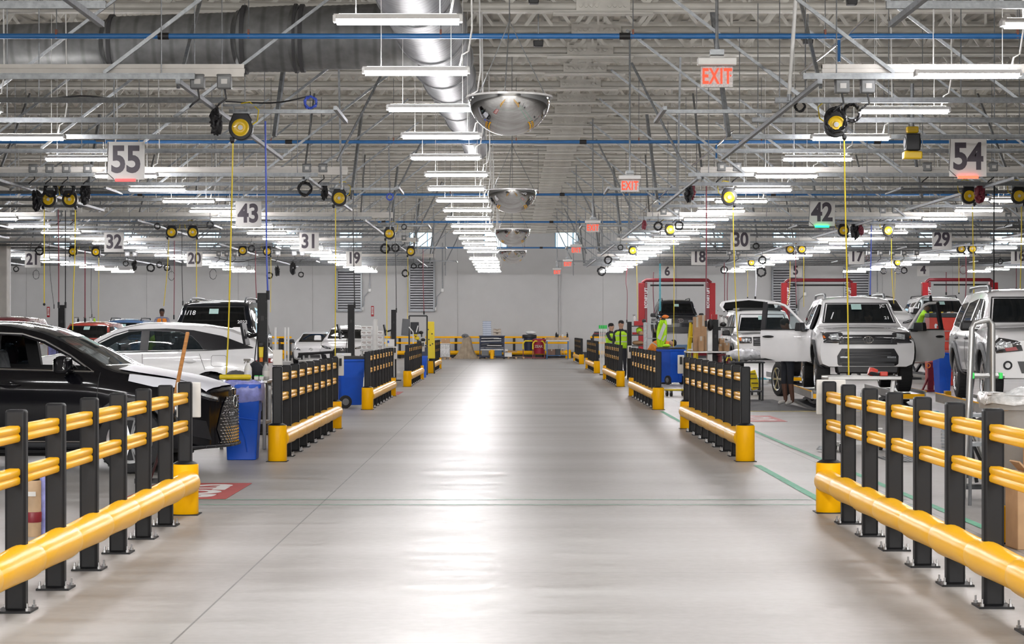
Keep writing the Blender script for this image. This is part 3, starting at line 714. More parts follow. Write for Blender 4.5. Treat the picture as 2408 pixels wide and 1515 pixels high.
reels = [ # px, py, row, mirrored, hose pixels, where
 (567, 302, 0, 0, [(548, 332), (545, 470), (541, 640), (537, 780), (532, 884)], 'over the white car behind the black car'),
 (115, 470, 1, 0, [(104, 492), (104, 600), (104, 716)], 'outer of a pair beyond the black car, below sign fifty-five'),
 (165, 470, 1, 1, [(177, 494), (176, 600), (172, 700), (171, 776)], 'inner of a pair beyond the black car, below sign fifty-five'),
 (798, 467, 1, 0, [(789, 490), (789, 650), (788, 858)], 'beside the aisle past sign forty-three'),
 (404, 547, 2, 0, [(397, 562), (393, 640), (385, 720)], 'outer of a pair above the dark parked wagon'),
 (454, 547, 2, 1, [(462, 562), (462, 620), (462, 708)], 'inner of a pair above the dark parked wagon'),
 (916, 550, 2, 0, [(909, 566), (909, 640), (910, 815)], 'beside the aisle between signs thirty-one and nineteen'),
 (172, 592, 3, 0, None, 'beside sign thirty-two, wrapped with red hose'),
 (226, 593, 3, 1, [(232, 606), (232, 680), (231, 760)], 'touching the outer edge of sign thirty-two'),
 (571, 590, 3, 0, None, 'below sign forty-three next to a red hose loop'),
 (629, 592, 3, 1, [(637, 606), (637, 660), (636, 735)], 'between the red hose loop and sign thirty-one'),
 (966, 592, 3, 0, [(959, 605), (959, 680), (958, 775)], 'beside the aisle past sign nineteen'),
 (1965, 295, 0, 1, [(1985, 330), (1988, 500), (1993, 700), (1996, 884)], 'buried in coiled black cable over the doors-open white car'),
 (1714, 465, 1, 1, [(1724, 487), (1725, 560), (1730, 700), (1738, 850)], 'beside the aisle ahead of sign thirty'),
 (2278, 462, 1, 1, [(2287, 486), (2288, 560), (2290, 697)], 'just below sign fifty-four'),
 (2395, 462, 1, 1, [(2402, 486), (2402, 560), (2399, 688)], 'beyond sign fifty-four at the edge of view'),
 (1576, 541, 2, 1, [(1584, 560), (1585, 660), (1584, 826)], 'beside the aisle near sign eighteen'),
 (1983, 543, 2, 1, None, 'behind the long yellow hose next to sign forty-two'),
 (2088, 543, 2, 1, [(2096, 562), (2097, 640), (2102, 716)], 'between signs forty-two and twenty-nine'),
 (1488, 590, 3, 1, [(1496, 603), (1498, 660), (1500, 752)], 'beside the aisle closest to the end wall signs'),
 (1858, 587, 3, 1, None, 'outer of a pair past sign thirty'),
 (1885, 587, 3, 1, [(1890, 603), (1890, 660), (1890, 722)], 'second of a pair past sign thirty'),
 (2260, 586, 3, 1, [(2255, 606), (2255, 690)], 'touching sign twenty-nine'),
 (2286, 586, 3, 1, [(2291, 603), (2292, 650), (2290, 696)], 'second from sign twenty-nine'),
 (1767, 618, 4, 1, [(1758, 636), (1758, 700)], 'tangled in black cable between signs eighteen and five'),
 (2110, 618, 4, 1, [(2105, 640), (2103, 720)], 'tangled in black cable between signs seventeen and four')]
for px, py, row, mir, hp, wh in reels:
    Y = RW[row]; p = at(px, py, Y); lab = 'yellow and black hose reel ' + wh
    if not rused: t = rp0; t.location = p; t['label'] = lab; rused = True
    else: t = dup(rp0, p, label=lab)
    if mir: t.scale = (-1, 1, 1)
    t['hp'] = 1
    reels_list = globals().setdefault('RL', []); reels_list.append((t, p, hp, Y, mir))
bpy.context.view_layer.update()
for t, p, hp, Y, mir in RL:
    del t['hp']
    if hp:
        pts = smoothpts([at(a, b_, Y) for a, b_ in hp])
        pts = [Vector(((v.x-p.x)*(-1 if mir else 1), 0, v.z-p.z)) for v in pts]
        q = MB(); q.tube(pts, .0105 if Y < 60 else .009, 6); hs = q.build('hose', 'hose_yellow', t, smooth=60)
        if Y > 40 and hp[-1][1] < 720:
            q = MB(); q.ball(pts[-1], .03, 10, 6); q.build('end_ball', 'black', t, smooth=60)
# ------------------------------------------------------------------ hanging coils of cable and hose
SZH = 4.35
def coil(px, py, rpx, col, lab, kind='ring', Y=None, tall=1):
    Y = Y or max(20, min(99, F*(SZH-.1-EYE)/(772-py)))
    p = at(px, py, Y); r = rpx/F*Y
    t = thing('hanging_cable_coil', lab, 'cable', p, 0, 'coiled cables hanging from the strut grids')
    q = MB()
    if kind == 'ring': q.torus((0, 0, 0), r*.82, r*.13, 20, 6, sc=(1, 1, tall), turns=4)
    elif kind == 'hank': q.torus((0, 0, 0), r*.35, r*.2, 14, 6, sc=(1, 1, tall*2.4), turns=5)
    else: q.torus((0, 0, 0), r*.9, r*.05, 24, 5, sc=(1, 1, tall), turns=2)
    q.build('windings', col, t, smooth=60)
    q = MB(); h = max(.15, 4.58-p.z); top = r*(.82 if kind != 'hank' else .8)
    q.cyl((0, 0, top), (0, 0, h), .007, n=5); q.build('tie', 'black', t)
    return t
B = 'black cable coil hanging '
coil(508, 287, 24, 'black', 'flat hank of black cable hanging beside the nearest hose reel', 'hank', 26.5)
coil(730, 241, 17, 'hose_blue', 'blue hose ring hanging high between the duct and the nearest reel', 'ring', 27.5)
coil(87, 470, 20, 'black', 'flat black cable hank beside the outer reel under sign fifty-five', 'hank', 41.9)
coil(201, 455, 20, 'black', 'tilted black cable hank beside the inner reel under sign fifty-five', 'hank', 41.9)
coil(119, 447, 17, 'black', 'black cable ring slung over the outer reel under sign fifty-five', 'ring', 41.9)
coil(158, 446, 18, 'black', 'black cable ring slung over the inner reel under sign fifty-five', 'ring', 41.9)
coil(717, 444, 18, 'black', 'thick black hose ring hanging outside the third aisle-side reel bracket', 'ring', 40)
coil(763, 452, 14, 'black', 'thin black hank beside the aisle reel past sign forty-three', 'hank', 42)
coil(917, 463, 9, 'hose_blue', 'small blue hose ring under the blue pipe beside the aisle')
for px, py, r, w in ((93, 590, 11, 'in front of sign twenty-one'), (38, 633, 7, 'beyond sign twenty-one'), (296, 620, 7, 'first in the row below sign thirty-two'), (354, 630, 10, 'largest of the row below sign thirty-two'),
                     (375, 623, 8, 'above the gap between signs thirty-two and twenty'), (393, 630, 8, 'crossed by a pale hose beside sign twenty'), (370, 532, 8, 'beside the pair of reels near sign forty-three'), (494, 529, 9, 'between the reels and sign forty-three'),
                     (592, 585, 9, 'with a red hose below sign forty-three'), (708, 646, 7, 'low beside the wall under sign thirty-one'), (634, 648, 8, 'low behind the tall black tower'), (906, 585, 12, 'below the aisle reel past sign thirty-one'),
                     (930, 583, 10, 'next to the junction box past sign thirty-one'), (950, 534, 7, 'above the aisle reel past sign thirty-one'), (953, 643, 9, 'low at the louver beside the aisle'), (973, 626, 7, 'first of two in front of the aisle louver'), (989, 626, 6, 'second of two in front of the aisle louver')):
    coil(px, py, r, 'black', B+w)
for px, py, r, w in ((85, 646, 8, 'under sign twenty-one'), (403, 649, 8, 'below the row next to sign twenty'), (501, 645, 9, 'past sign twenty'), (585, 632, 6, 'under sign forty-three near the wall')):
    coil(px, py, r, 'black', 'thin black loop of cable hanging '+w, 'loop', tall=1.5)
for px, py, r, w in ((316, 624, 7, 'second in the row below sign thirty-two'), (652, 638, 7, 'first of two near sign thirty-one'), (689, 631, 8, 'second of two near sign thirty-one')):
    coil(px, py, r*1.4, 'black', 'bulky black cable hank hanging '+w, 'hank')
coil(1881, 250, 14, 'black', 'black cable ring hanging off the strut ahead of the doors-open car', 'ring', 26.6)
coil(1966, 283, 27, 'black', 'big tangled black cable coil slung over the reel by the white car', 'ring', 26.7, 1.25)
coil(2003, 265, 24, 'black', 'wide loose black cable coil beside the reel over the white car', 'ring', 26.9)
coil(1620, 455, 16, 'black', 'black half of the cable hank pair by the aisle strut', 'hank', 41.5)
coil(1627, 452, 14, 'hose_red', 'dark red hank hanging with a black one by the aisle strut', 'hank', 41.8)
coil(2304, 455, 18, 'hose_red', 'dark red hank beside the reel under sign fifty-four', 'hank', 41.6)
coil(2010, 543, 16, 'black', 'bulky black hank between two reels past sign forty-two', 'hank', 57)
coil(2024, 541, 10, 'hose_red', 'small red hank between two reels past sign forty-two', 'hank', 57)
coil(1514, 530, 9, 'hose_red', 'small red hank at the aisle end of the third strut grid', 'hank')
for px, py, r, w in ((1548, 532, 11, 'before the aisle reel near sign eighteen'), (1597, 531, 11, 'behind the aisle reel near sign eighteen'), (1430, 612, 10, 'at the aisle end of the farthest strut grid'), (1415, 638, 11, 'lowest at the aisle end near the exit signs'),
                     (1459, 582, 7, 'ahead of the farthest aisle reel'), (1778, 579, 8, 'beside sign thirty'), (1703, 635, 9, 'between signs six and five with a red cord'), (1790, 640, 12, 'below the tangled reel before sign five'), (1793, 612, 10, 'above the tangled reel before sign five'), (2078, 637, 8, 'first below the tangled reel past sign seventeen'), (2111, 637, 8, 'second below the tangled reel past sign seventeen'),
                     (2126, 636, 8, 'third below the tangled reel past sign seventeen'), (2352, 615, 7, 'before sign sixteen')):
    coil(px, py, r, 'black', B+w)
coil(2265, 635, 9, 'hose_red', 'red hose loop hanging low before the third lift', 'loop', tall=1.2)
coil(2043, 607, 7, 'hose_red', 'small red hose loop beside sign seventeen', 'loop')
# ------------------------------------------------------------------ straight drop cords
def drop(pts, Y, r, m, lab):
    P = smoothpts([at(a, b_, Y) for a, b_ in pts]) if len(pts) > 2 else [at(a, b_, Y) for a, b_ in pts]
    t = thing('drop_cord', lab, 'cord', P[0], 0)
    q = MB(); q.tube([p-P[0] for p in P], r, 6); q.build('line', m, t, smooth=60)
    q = MB(); e = P[-1]-P[0]; q.cyl(e+Vector((0, 0, .05)), e-Vector((0, 0, .08)), r*2, n=8); q.build('plug', 'black', t)
drop([(624, 285), (626, 480), (627, 600), (630, 692)], 28, .012, 'hose_blue', 'long dark blue drop cord ending at the tall black tower')
drop([(137, 493), (138, 600), (138, 716)], 42.4, .011, 'hose_red', 'dark red drop cord to the outer black tower')
drop([(154, 495), (154, 600), (154, 716)], 42.4, .011, 'black', 'straight black drop cord to the outer black tower')
drop([(200, 590), (200, 650), (200, 752)], 60, .016, 'hose_red', 'thick dark red drop cord over the red car')
drop([(410, 566), (410, 660), (409, 745)], 58, .011, 'hose_red', 'thin red drop cord beside the worker in the striped shirt')
drop([(428, 540), (428, 640), (430, 712)], 57, .01, 'black', 'thin black drop cord over the dark parked wagon')
drop([(601, 590), (601, 640), (603, 705)], 73, .016, 'hose_red', 'dark red drop cord behind the tall black tower')
drop([(831, 442), (831, 560), (834, 716)], 42.6, .01, 'black', 'black drop cord to the tower by the parked white hatchback')
drop([(929, 570), (931, 640), (932, 729)], 58, .01, 'black', 'black drop cord to the tower beside the third barrier')
drop([(995, 585), (995, 660), (997, 735)], 73, .014, 'hose_red', 'dark red drop cord to the tool rack by the aisle')
drop([(115, 540), (118, 640), (127, 720)], 60, .007, 'black', 'slack thin black cord left of the outer tower')
drop([(215, 620), (214, 700), (216, 742)], 74, .008, 'black', 'thin black cord hanging over the red car')
drop([(1537, 640), (1536, 690), (1540, 762)], 88, .018, 'hose_red', 'wavy dark red drop cord at the first red lift')
drop([(1476, 625), (1472, 660), (1475, 690), (1474, 755)], 88, .014, 'hose_red', 'wavy red cord by the two workers in lime vests')
drop([(1661, 438), (1661, 560), (1660, 760)], 42.5, .013, 'hose_red', 'long dark red drop cord onto the workstation with the boxes')
drop([(1703, 618), (1704, 690), (1703, 730)], 90, .018, 'hose_red', 'first of two dark red cords beside the raised tailgate')
drop([(1712, 640), (1710, 690), (1711, 730)], 90, .018, 'hose_red', 'second of two dark red cords beside the raised tailgate')
drop([(1872, 570), (1871, 640), (1873, 720)], 73, .014, 'hose_red', 'dark red drop cord across sign five')
drop([(2338, 436), (2337, 560), (2337, 690)], 42.5, .016, 'black', 'heavy black drop cord past sign fifty-four')
drop([(2049, 530), (2048, 600), (2046, 698)], 57.6, .016, 'hose_blue', 'bright blue drop cord past sign seventeen')
drop([(1777, 630), (1778, 660), (1776, 700)], 88, .02, 'film_white', 'pale blue drop cord over the raised tailgate')
drop([(2271, 600), (2272, 660), (2269, 720)], 73, .018, 'hose_red', 'dark red cord before the third lift crossbar')
drop([(2225, 640), (2225, 690)], 95, .02, 'hose_red', 'short dark red cord under the third lift crossbar')
drop([(2390, 625), (2390, 680)], 90, .018, 'hose_red', 'short dark red cord under sign sixteen')
drop([(1858, 615), (1857, 680), (1850, 720)], 73, .01, 'hose_yellow', 'thin yellow cord down the second lift post')
# coiled cyan air hose
Y = 60; P0 = at(1552, 620, Y); pts = []
for i in range(400):
    a = i*.8; z = gz(620+112*i/400, Y); pts.append((math.cos(a)*.028*(1+.3*i/400), math.sin(a)*.03, z-P0.z))
t = thing('hanging_spiral_hose', 'cyan spiral air hose hanging before the raised black wagon', 'hose', P0)
q = MB(); q.tube(pts, .0065, 5); q.build('windings', 'hose_cyan', t, smooth=60)
q = MB(); q.cyl((0, 0, 0), (0, 0, 1.5), .006, n=5); q.build('tie', 'black', t)
# long slack black cables between the struts
for pts, Y, lab in (([(500, 515), (600, 518), (780, 520), (860, 518)], 57, 'slack black cable strung along the third black-car strut grid'), ([(140, 524), (250, 524), (360, 526), (400, 540)], 57, 'slack black cable strung out to the pair of reels'),
                    ([(505, 605), (560, 616), (620, 606), (680, 616), (730, 605)], 73, 'drooping black cable under the far black-car strut grid'), ([(0, 236), (70, 238), (190, 226), (310, 236), (500, 238), (640, 242), (720, 228)], 27.5, 'dark blue cable drooping along the nearest strut grid'),
                    ([(2230, 596), (2290, 606), (2350, 600)], 73, 'drooping black cable before sign sixteen'), ([(1960, 517), (2010, 520), (2060, 522), (2095, 512)], 57, 'black cable strung between two reels past sign forty-two')):
    q = MB(); q.tube(smoothpts([at(a, b_, Y) for a, b_ in pts]), .012, 6)
    tag(q.build('hanging_cable', 'black', smooth=60), lab, 'cable')
# ------------------------------------------------------------------ vehicles
def lerp_curve(pts, x):
    if x <= pts[0][0]: return pts[0][1]
    for (a, b_), (c, d) in zip(pts, pts[1:]):
        if x <= c:
            u = (x-a)/(c-a); return b_+(d-b_)*u
    return pts[-1][1]
def smooth_curve(pts, x, r=.10):
    return sum(lerp_curve(pts, x+r*k/3) for k in (-3, -2, -1, 0, 1, 2, 3))/7
def loft(sp, n=84, shrink=0.):
    """car shell: rings of points along x"""
    x0, x1 = sp['top'][0][0], sp['top'][-1][0]
    xs = [x0+(x1-x0)*i/n for i in range(n+1)]
    rings = []
    for x in xs:
        zt = smooth_curve(sp['top'], x, sp.get('r', .1)); zb_ = smooth_curve(sp['bot'], x); W = smooth_curve(sp['w'], x, .12); Wt = min(smooth_curve(sp['wt'], x, .12), W)
        zl = min(smooth_curve(sp['belt'], x), zt-.035)
        h = zl-zb_
        half = [(0, zb_), (W*.82, zb_), (W*.95, zb_+.05), (W*.985, zb_+.28*h), (W, zb_+.55*h), (W*.995, zb_+.78*h), (W*.975, zl-.05*min(1, h)), (W*.945, zl),
                (W*.945+(Wt-W*.945)*.45, zl+(zt-zl)*.42), (Wt+.012, zl+(zt-zl)*.80), (Wt-.035, zl+(zt-zl)*.955), (Wt*.72, zt+.008), (Wt*.38, zt+.022), (0, zt+.026)]
        if sp.get('flare'):
            pass
        ring = []
        for y, z in half:
            fx = (x-sp['nose0'])/(x1-sp['nose0']); bx = 0
            if fx > 0: bx = -sp['bow']*fx*fx*(abs(y)/sp['wmax'])**2.4
            rx = (sp['tail0']-x)/(sp['tail0']-x0)
            if rx > 0: bx = sp.get('rbow', .12)*rx*rx*(abs(y)/sp['wmax'])**2.4
            ring.append((x+bx, y, z))
        rings.append(ring)
    return rings
def shell_mesh(rings):
    vs = []; fs = []; k = len(rings[0]); full = []
    for r in rings:
        row = r+[(x, -y, z) for x, y, z in reversed(r[1:-1])]
        full.append(row); vs += row
    n = len(full[0])
    for i in range(len(full)-1):
        for j in range(n): fs.append((i*n+j, i*n+(j+1) % n, (i+1)*n+(j+1) % n, (i+1)*n+j))
    # end caps: rows across the car, bowed like the rings they close
    for base, row, sgn in ((0, full[0], 0), ((len(full)-1)*n, full[-1], 1)):
        T = [-.8, -.6, -.4, -.2, 0, .2, .4, .6, .8]; rows = []
        xc = row[0][0]
        for j in range(1, k-1):
            x, y, z = row[j]; r_ = [base+n-j]; pass
            dx = x-xc
            for t_ in T:
                vs.append((xc+dx*abs(t_)**2.4, y*t_, z)); r_.append(len(vs)-1)
            r_.append(base+j); rows.append(r_)
        for r0, r1 in zip(rows, rows[1:]):
            for i in range(len(r0)-1): f = (r0[i], r0[i+1], r1[i+1], r1[i]); fs.append(f)
        for i in range(len(rows[0])-1): fs.append((base, rows[0][i+1], rows[0][i])); fs.append((base+k-1, rows[-1][i], rows[-1][i+1]))
    return vs, fs
class Car:
    def __init__(s, t, sp):
        s.t = t; s.sp = sp
        s.rings = loft(sp); vs, fs = shell_mesh(s.rings)
        s.q = MB(); s.q.add(vs, fs)
        bm = bmesh.new(); me = bpy.data.meshes.new('x'); me.from_pydata([tuple(v) for v in vs], [], fs); bm.from_mesh(me); bmesh.ops.recalc_face_normals(bm, faces=bm.faces)
        s.bvh = BVHTree.FromBMesh(bm); bm.free(); bpy.data.meshes.remove(me)
    def hit(s, a, b_, ax):
        if ax == 'f': o, d = Vector((6, a, b_)), Vector((-1, 0, 0))
        elif ax == 'r': o, d = Vector((-6, a, b_)), Vector((1, 0, 0))
        elif ax == 't': o, d = Vector((a, b_, 5)), Vector((0, 0, -1))
        else: o, d = Vector((a, 4*ax, b_)), Vector((0, -ax, 0))
        h = s.bvh.ray_cast(o, d)
        if h[0] is None: return None
        return h[0], h[1]
    def decal(s, name, poly, ax, m, eps=.006, step=.06, parent=None, smooth=60, thick=0):
        """thin panel laid on the body: polygon given in the side (x,z), front (y,z) or top (x,y) view"""
        P = []
        for (a, b_), (c, d) in zip(poly, poly[1:]+poly[:1]):
            k = max(1, int(math.hypot(c-a, d-b_)/step))
            P += [Vector((a+(c-a)*i/k, b_+(d-b_)*i/k)) for i in range(k)]
        nb = len(P); xs = [p.x for p in P]; ys = [p.y for p in P]
        x = min(xs)+step/2; inner = []
        while x < max(xs):
            y = min(ys)+step/2
            while y < max(ys): inner.append(Vector((x, y))); y += step
            x += step
        vs, es, fs, _, _, _ = geometry.delaunay_2d_cdt(P+inner, [(i, (i+1) % nb) for i in range(nb)], [], 1, 1e-5)
        out = []
        for v in vs:
            h = s.hit(v.x, v.y, ax)
            if h is None:
                pt = Vector((2.4, v.x, v.y)) if ax == 'f' else (Vector((-2.4, v.x, v.y)) if ax == 'r' else (Vector((v.x, v.y, 1)) if ax == 't' else Vector((v.x, ax*.9, v.y))))
                h = s.bvh.find_nearest(pt)[:2]
            n = h[1]
            out.append(h[0]+n*eps)
        q = MB(); q.add(out, [tuple(f) for f in fs])
        o = q.build(name, m, parent or s.t, smooth=smooth)
        tot = sum((o.data.polygons[i].normal.dot(s.bvh.find_nearest(o.data.polygons[i].center)[1]) for i in range(0, len(o.data.polygons), 5)), 0)
        if tot < 0: o.data.flip_normals()
        if thick:
            md = o.modifiers.new('depth', 'SOLIDIFY'); md.thickness = thick; md.offset = 0
        return o
    def line(s, name, pts, ax, m, wid=.01, eps=.002, parent=None, n=10):
        """a raised or dark seam following the body"""
        out = []
        for (a, b_), (c, d) in zip(pts, pts[1:]):
            for i in range(n):
                h = s.hit(a+(c-a)*i/n, b_+(d-b_)*i/n, ax)
                if h: out.append(h[0]+h[1]*eps)
        h = s.hit(*pts[-1], ax)
        if h: out.append(h[0]+h[1]*eps)
        q = MB(); q.tube(out, wid, 5); return q.build(name, m, parent or s.t, smooth=60)
def wheel_mesh(r, wd, spokes=10, rim='alloy'):
    prof = [(r*.66, -wd/2+.012), (r*.80, -wd/2), (r*.95, -wd/2+.015), (r, -wd/2+.045), (r, wd/2-.045), (r*.95, wd/2-.015), (r*.80, wd/2), (r*.66, wd/2-.012)]
    m = Matrix.Rotation(PI/2, 4, 'X')
    T = MB(); T.lathe(prof, 36, m, cap=False); T.lathe([(r*.66, -wd/2+.02), (1e-5, -wd/2+.06)], 24, m, False); T.lathe([(r*.66, wd/2-.02), (1e-5, wd/2-.06)], 24, m, False)
    for i in range(36):
        a = 2*PI*i/36; T.box((math.cos(a)*r, 0, math.sin(a)*r), (.008, wd*.8, .02), rot=Matrix.Rotation(-a, 4, 'Y'))
    K = MB()
    for sgn in (-1, 1):
        K.lathe([(r*.66, sgn*(wd/2-.01)), (r*.69, sgn*(wd/2)), (r*.60, sgn*(wd/2-.015)), (r*.58, sgn*(wd/2-.06))], 36, m, cap=False)
        K.lathe([(r*.16, -sgn*(wd/2-.05)), (r*.14, -sgn*(wd/2-.015)), (1e-5, -sgn*(wd/2-.01))], 16, m, cap=False)
        for i in range(spokes):
            a = 2*PI*i/spokes
            for da in (-.07, .07):
                p0 = Vector((math.cos(a+da*1.6)*r*.12, sgn*(wd/2-.03), math.sin(a+da*1.6)*r*.12)); p1 = Vector((math.cos(a+da)*r*.62, sgn*(wd/2-.02), math.sin(a+da)*r*.62))
                K.bar(p0, p1, .022, .02)
    return T, K
WH = {}
def wheels(t, sp, r, wd, key, ry=None, drop=0, which=(1, 1, 1, 1)):
    if key not in WH:
        T, K = wheel_mesh(r, wd, *(sp.get('spk', (10,))))
        a = T.build('wheel', 'rubber', None, smooth=40); b_ = K.build('rim', sp.get('rim', 'alloy'), a, smooth=40); WH[key] = (a, b_); new = True
    else: new = False
    a, b_ = WH[key]; out = []
    k = 0
    for x in sp['ax']:
        for s in (1, -1):
            if not which[k]: k += 1; continue
            k += 1
            if new: o = a; new = False
            else:
                o = a.copy(); C.objects.link(o); c = b_.copy(); C.objects.link(c); c.parent = o
            o.parent = t; o.location = (x, s*(sp['wmax']-wd/2-.025), r-drop); out.append(o)
    return out
def cutter(q, m):
    o = q.build('cutter', m); return o
def body(car, m, hollow=None, name='body', extra=()):
    """cut wheel wells (and, for a see-through cabin, the cavity and window openings) out of the shell"""
    sp = car.sp; o = car.q.build(name, [m, 'interior'], car.t)
    cuts = []
    q = MB()
    for x in sp['ax']:
        for s in (1, -1):
            q.cyl((x, s*(sp['wmax']-.34), sp['r0']), (x, s*(sp['wmax']+.3), sp['r0']), sp['r0']+.065, n=36)
    cuts.append(cutter(q, 'interior'))
    if hollow:
        xa, xb, zlo = hollow['cav']; q = MB(); rings = []
        n = 26
        for i in range(n+1):
            x = xa+(xb-xa)*i/n; zt = smooth_curve(sp['top'], x)-.07; W = smooth_curve(sp['w'], x)-.11; Wt = smooth_curve(sp['wt'], x, .12)-.07; zl = smooth_curve(sp['belt'], x)
            zt = max(zt, zlo+.12); zl = min(zl, zt-.02)
            half = [(0, zlo), (W, zlo), (W, zl), (max(.1, min(W, Wt)), zt-.02), (0, zt)]
            rings.append([(x, y, z) for y, z in half])
        vs, fs = shell_mesh(rings); q.add(vs, fs); cuts.append(cutter(q, 'interior'))
        for poly in hollow.get('side', ()):
            q = MB(); q.prism(poly, -1.4, 1.4); cuts.append(cutter(q, 'interior'))
        if 'front' in hollow:
            q = MB(); q.prism(hollow['front'][0], -hollow['front'][1], -hollow['front'][2], Matrix.Rotation(PI/2, 4, 'Z')); cuts.append(cutter(q, 'interior'))
    for c in cuts:
        c.parent = car.t
        md = o.modifiers.new('cut', 'BOOLEAN'); md.operation = 'DIFFERENCE'; md.solver = 'EXACT'; md.object = c; md.material_mode = 'TRANSFER'
    bpy.context.view_layer.update()
    me = bpy.data.meshes.new_from_object(o.evaluated_get(bpy.context.evaluated_depsgraph_get()))
    o.modifiers.clear(); old = o.data; o.data = me; me.name = name
    for c in cuts: bpy.data.objects.remove(c)
    me.polygons.foreach_set('use_smooth', [True]*len(me.polygons)); me.set_sharp_from_angle(angle=math.radians(32))
    return o
def mirror_part(t, x, s, z, m, sc_=1., y=.93):
    q = MB(); q.box((x, s*(y+.15*sc_), z+.02), (.13*sc_, .24*sc_, .16*sc_), top=(.8, .85)); o = q.build('door_mirror', m, t, bev=.045, seg=4)
    q = MB(); q.bar((x+.02, s*(y-.03), z-.05), (x+.01, s*(y+.1*sc_), z-.05), .06, .04); q.build('mirror_arm', 'black', o)
    q = MB(); q.box((x-.068*sc_, s*(y+.15*sc_), z+.02), (.01, .17*sc_, .11*sc_)); q.build('mirror_glass', 'mirror', o, bev=.004)
    return o
def emblem(t, loc, w, m='chrome', face='f'):
    q = MB(); a = w/2
    def el(rx, rz, cz=0, r=.07):
        return [(0, math.cos(k*PI/12)*rx, cz+math.sin(k*PI/12)*rz) for k in range(25)]
    q.tube(el(a, a*.66), a*.09, 6, False); q.tube(el(a*.36, a*.62), a*.075, 6, False); q.tube(el(a*.68, a*.2, a*.38), a*.075, 6, False)
    o = q.build('emblem', m, t, smooth=60); o.location = loc; return o
def roof_rail(t, x0, x1, y, z, m='black', lift=.05):
    for s in (1, -1):
        q = MB(); q.tube([(x0, s*y, z), (x0+.1, s*y, z+lift), ((x0+x1)/2, s*y, z+lift+.012), (x1-.12, s*y, z+lift), (x1, s*y, z-.01)], .026, 8); q.build('roof_rail', m, t, smooth=50)
def seats(t, x, z, m='seat', n=2, dy=.38):
    for s in ((1, -1) if n == 2 else (0,)):
        q = MB(); q.box((x-.1, s*dy, z+.34), (.16, .5, .62), rot=Matrix.Rotation(-.22, 4, 'Y')); q.box((x+.18, s*dy, z+.04), (.5, .5, .16)); o = q.build('seat', m, t, bev=.05)
        q = MB(); q.box((x-.19, s*dy, z+.74), (.11, .27, .18)); q.cyl((x-.18, s*dy, z+.6), (x-.18, s*dy, z+.7), .02, n=8); q.build('headrest', m, o, bev=.04)
def steering(t, x, y, z):
    q = MB(); q.torus((0, 0, 0), .18, .018, 24, 8, 'X'); q.bar((0, -.17, 0), (0, .17, 0), .03); o = q.build('steering_wheel', 'black', t, smooth=60); o.location = (x, y, z); o.rotation_euler = (0, -.4, 0)

# ---- shapes
RX = dict(top=[(-2.46, 1.00), (-2.42, 1.10), (-2.28, 1.24), (-1.95, 1.46), (-1.6, 1.585), (-1.1, 1.66), (-.5, 1.69), (.0, 1.68), (.40, 1.60), (.68, 1.475), (.95, 1.32), (1.22, 1.165), (1.5, 1.115), (1.9, 1.055), (2.2, .985), (2.38, .93), (2.44, .88)],
          bot=[(-2.46, .55), (-2.2, .34), (-1.8, .24), (1.7, .22), (2.2, .24), (2.44, .30)], w=[(-2.46, .80), (-2.2, .92), (-1.4, .95), (1.5, .955), (2.0, .93), (2.44, .86)],
          wt=[(-2.46, .62), (-2.2, .60), (-1.6, .62), (0, .66), (.45, .66), (.8, .72), (1.2, .84), (1.5, .84), (2.1, .78), (2.44, .60)], belt=[(-2.46, 1.02), (-1.6, 1.17), (0, 1.13), (1.0, 1.115), (1.4, 1.05), (2.44, .84)],
          bow=.42, rbow=.30, nose0=1.75, tail0=-1.7, wmax=.955, ax=(1.48, -1.37), r0=.375, spk=(10,))
RX_WIN_F = [(-.30, 1.175), (.98, 1.165), (.72, 1.305), (.42, 1.455), (.15, 1.53), (-.28, 1.555)]
RX_WIN_R = [(-.42, 1.18), (-1.28, 1.205), (-1.12, 1.36), (-.98, 1.49), (-.75, 1.545), (-.42, 1.555)]
RX_GLASS = [(-2.14, 1.24), (-1.36, 1.20), (1.10, 1.15), (.74, 1.33), (.42, 1.485), (.12, 1.575), (-.5, 1.60), (-1.0, 1.565), (-1.55, 1.455)]
R4 = dict(top=[(-2.46, 1.10), (-2.44, 1.62), (-2.38, 1.72), (-2.1, 1.775), (-1.2, 1.80), (-.2, 1.80), (.28, 1.76), (.45, 1.68), (.98, 1.235), (1.12, 1.20), (1.7, 1.165), (2.15, 1.11), (2.36, 1.03), (2.44, .95)],
          bot=[(-2.46, .62), (-2.2, .48), (-1.8, .42), (1.6, .42), (2.1, .40), (2.44, .43)], w=[(-2.46, .88), (-2.2, .93), (-1.2, .955), (1.5, .96), (2.0, .95), (2.44, .90)],
          wt=[(-2.46, .62), (-2.3, .66), (0, .70), (.42, .70), (.95, .80), (1.15, .86), (1.9, .84), (2.3, .80), (2.44, .70)], belt=[(-2.46, 1.14), (-1, 1.15), (.95, 1.14), (1.3, 1.10), (2.44, .93)],
          bow=.15, rbow=.12, nose0=1.9, tail0=-2.0, wmax=.96, ax=(1.52, -1.33), r0=.40, spk=(6,), rim='alloy')
LC = dict(R4, top=[(-2.46, 1.10), (-2.44, 1.72), (-2.40, 1.81), (-2.1, 1.86), (-1.2, 1.88), (-.1, 1.88), (.35, 1.84), (.50, 1.76), (.85, 1.27), (1.0, 1.22), (1.7, 1.20), (2.25, 1.16), (2.38, 1.10), (2.44, 1.0)], wt=[(-2.46, .70), (0, .74), (.45, .74), (.85, .82), (1.1, .90), (2.3, .86), (2.44, .76)],
          belt=[(-2.46, 1.16), (.95, 1.16), (1.3, 1.13), (2.44, 1.0)], bow=.12)
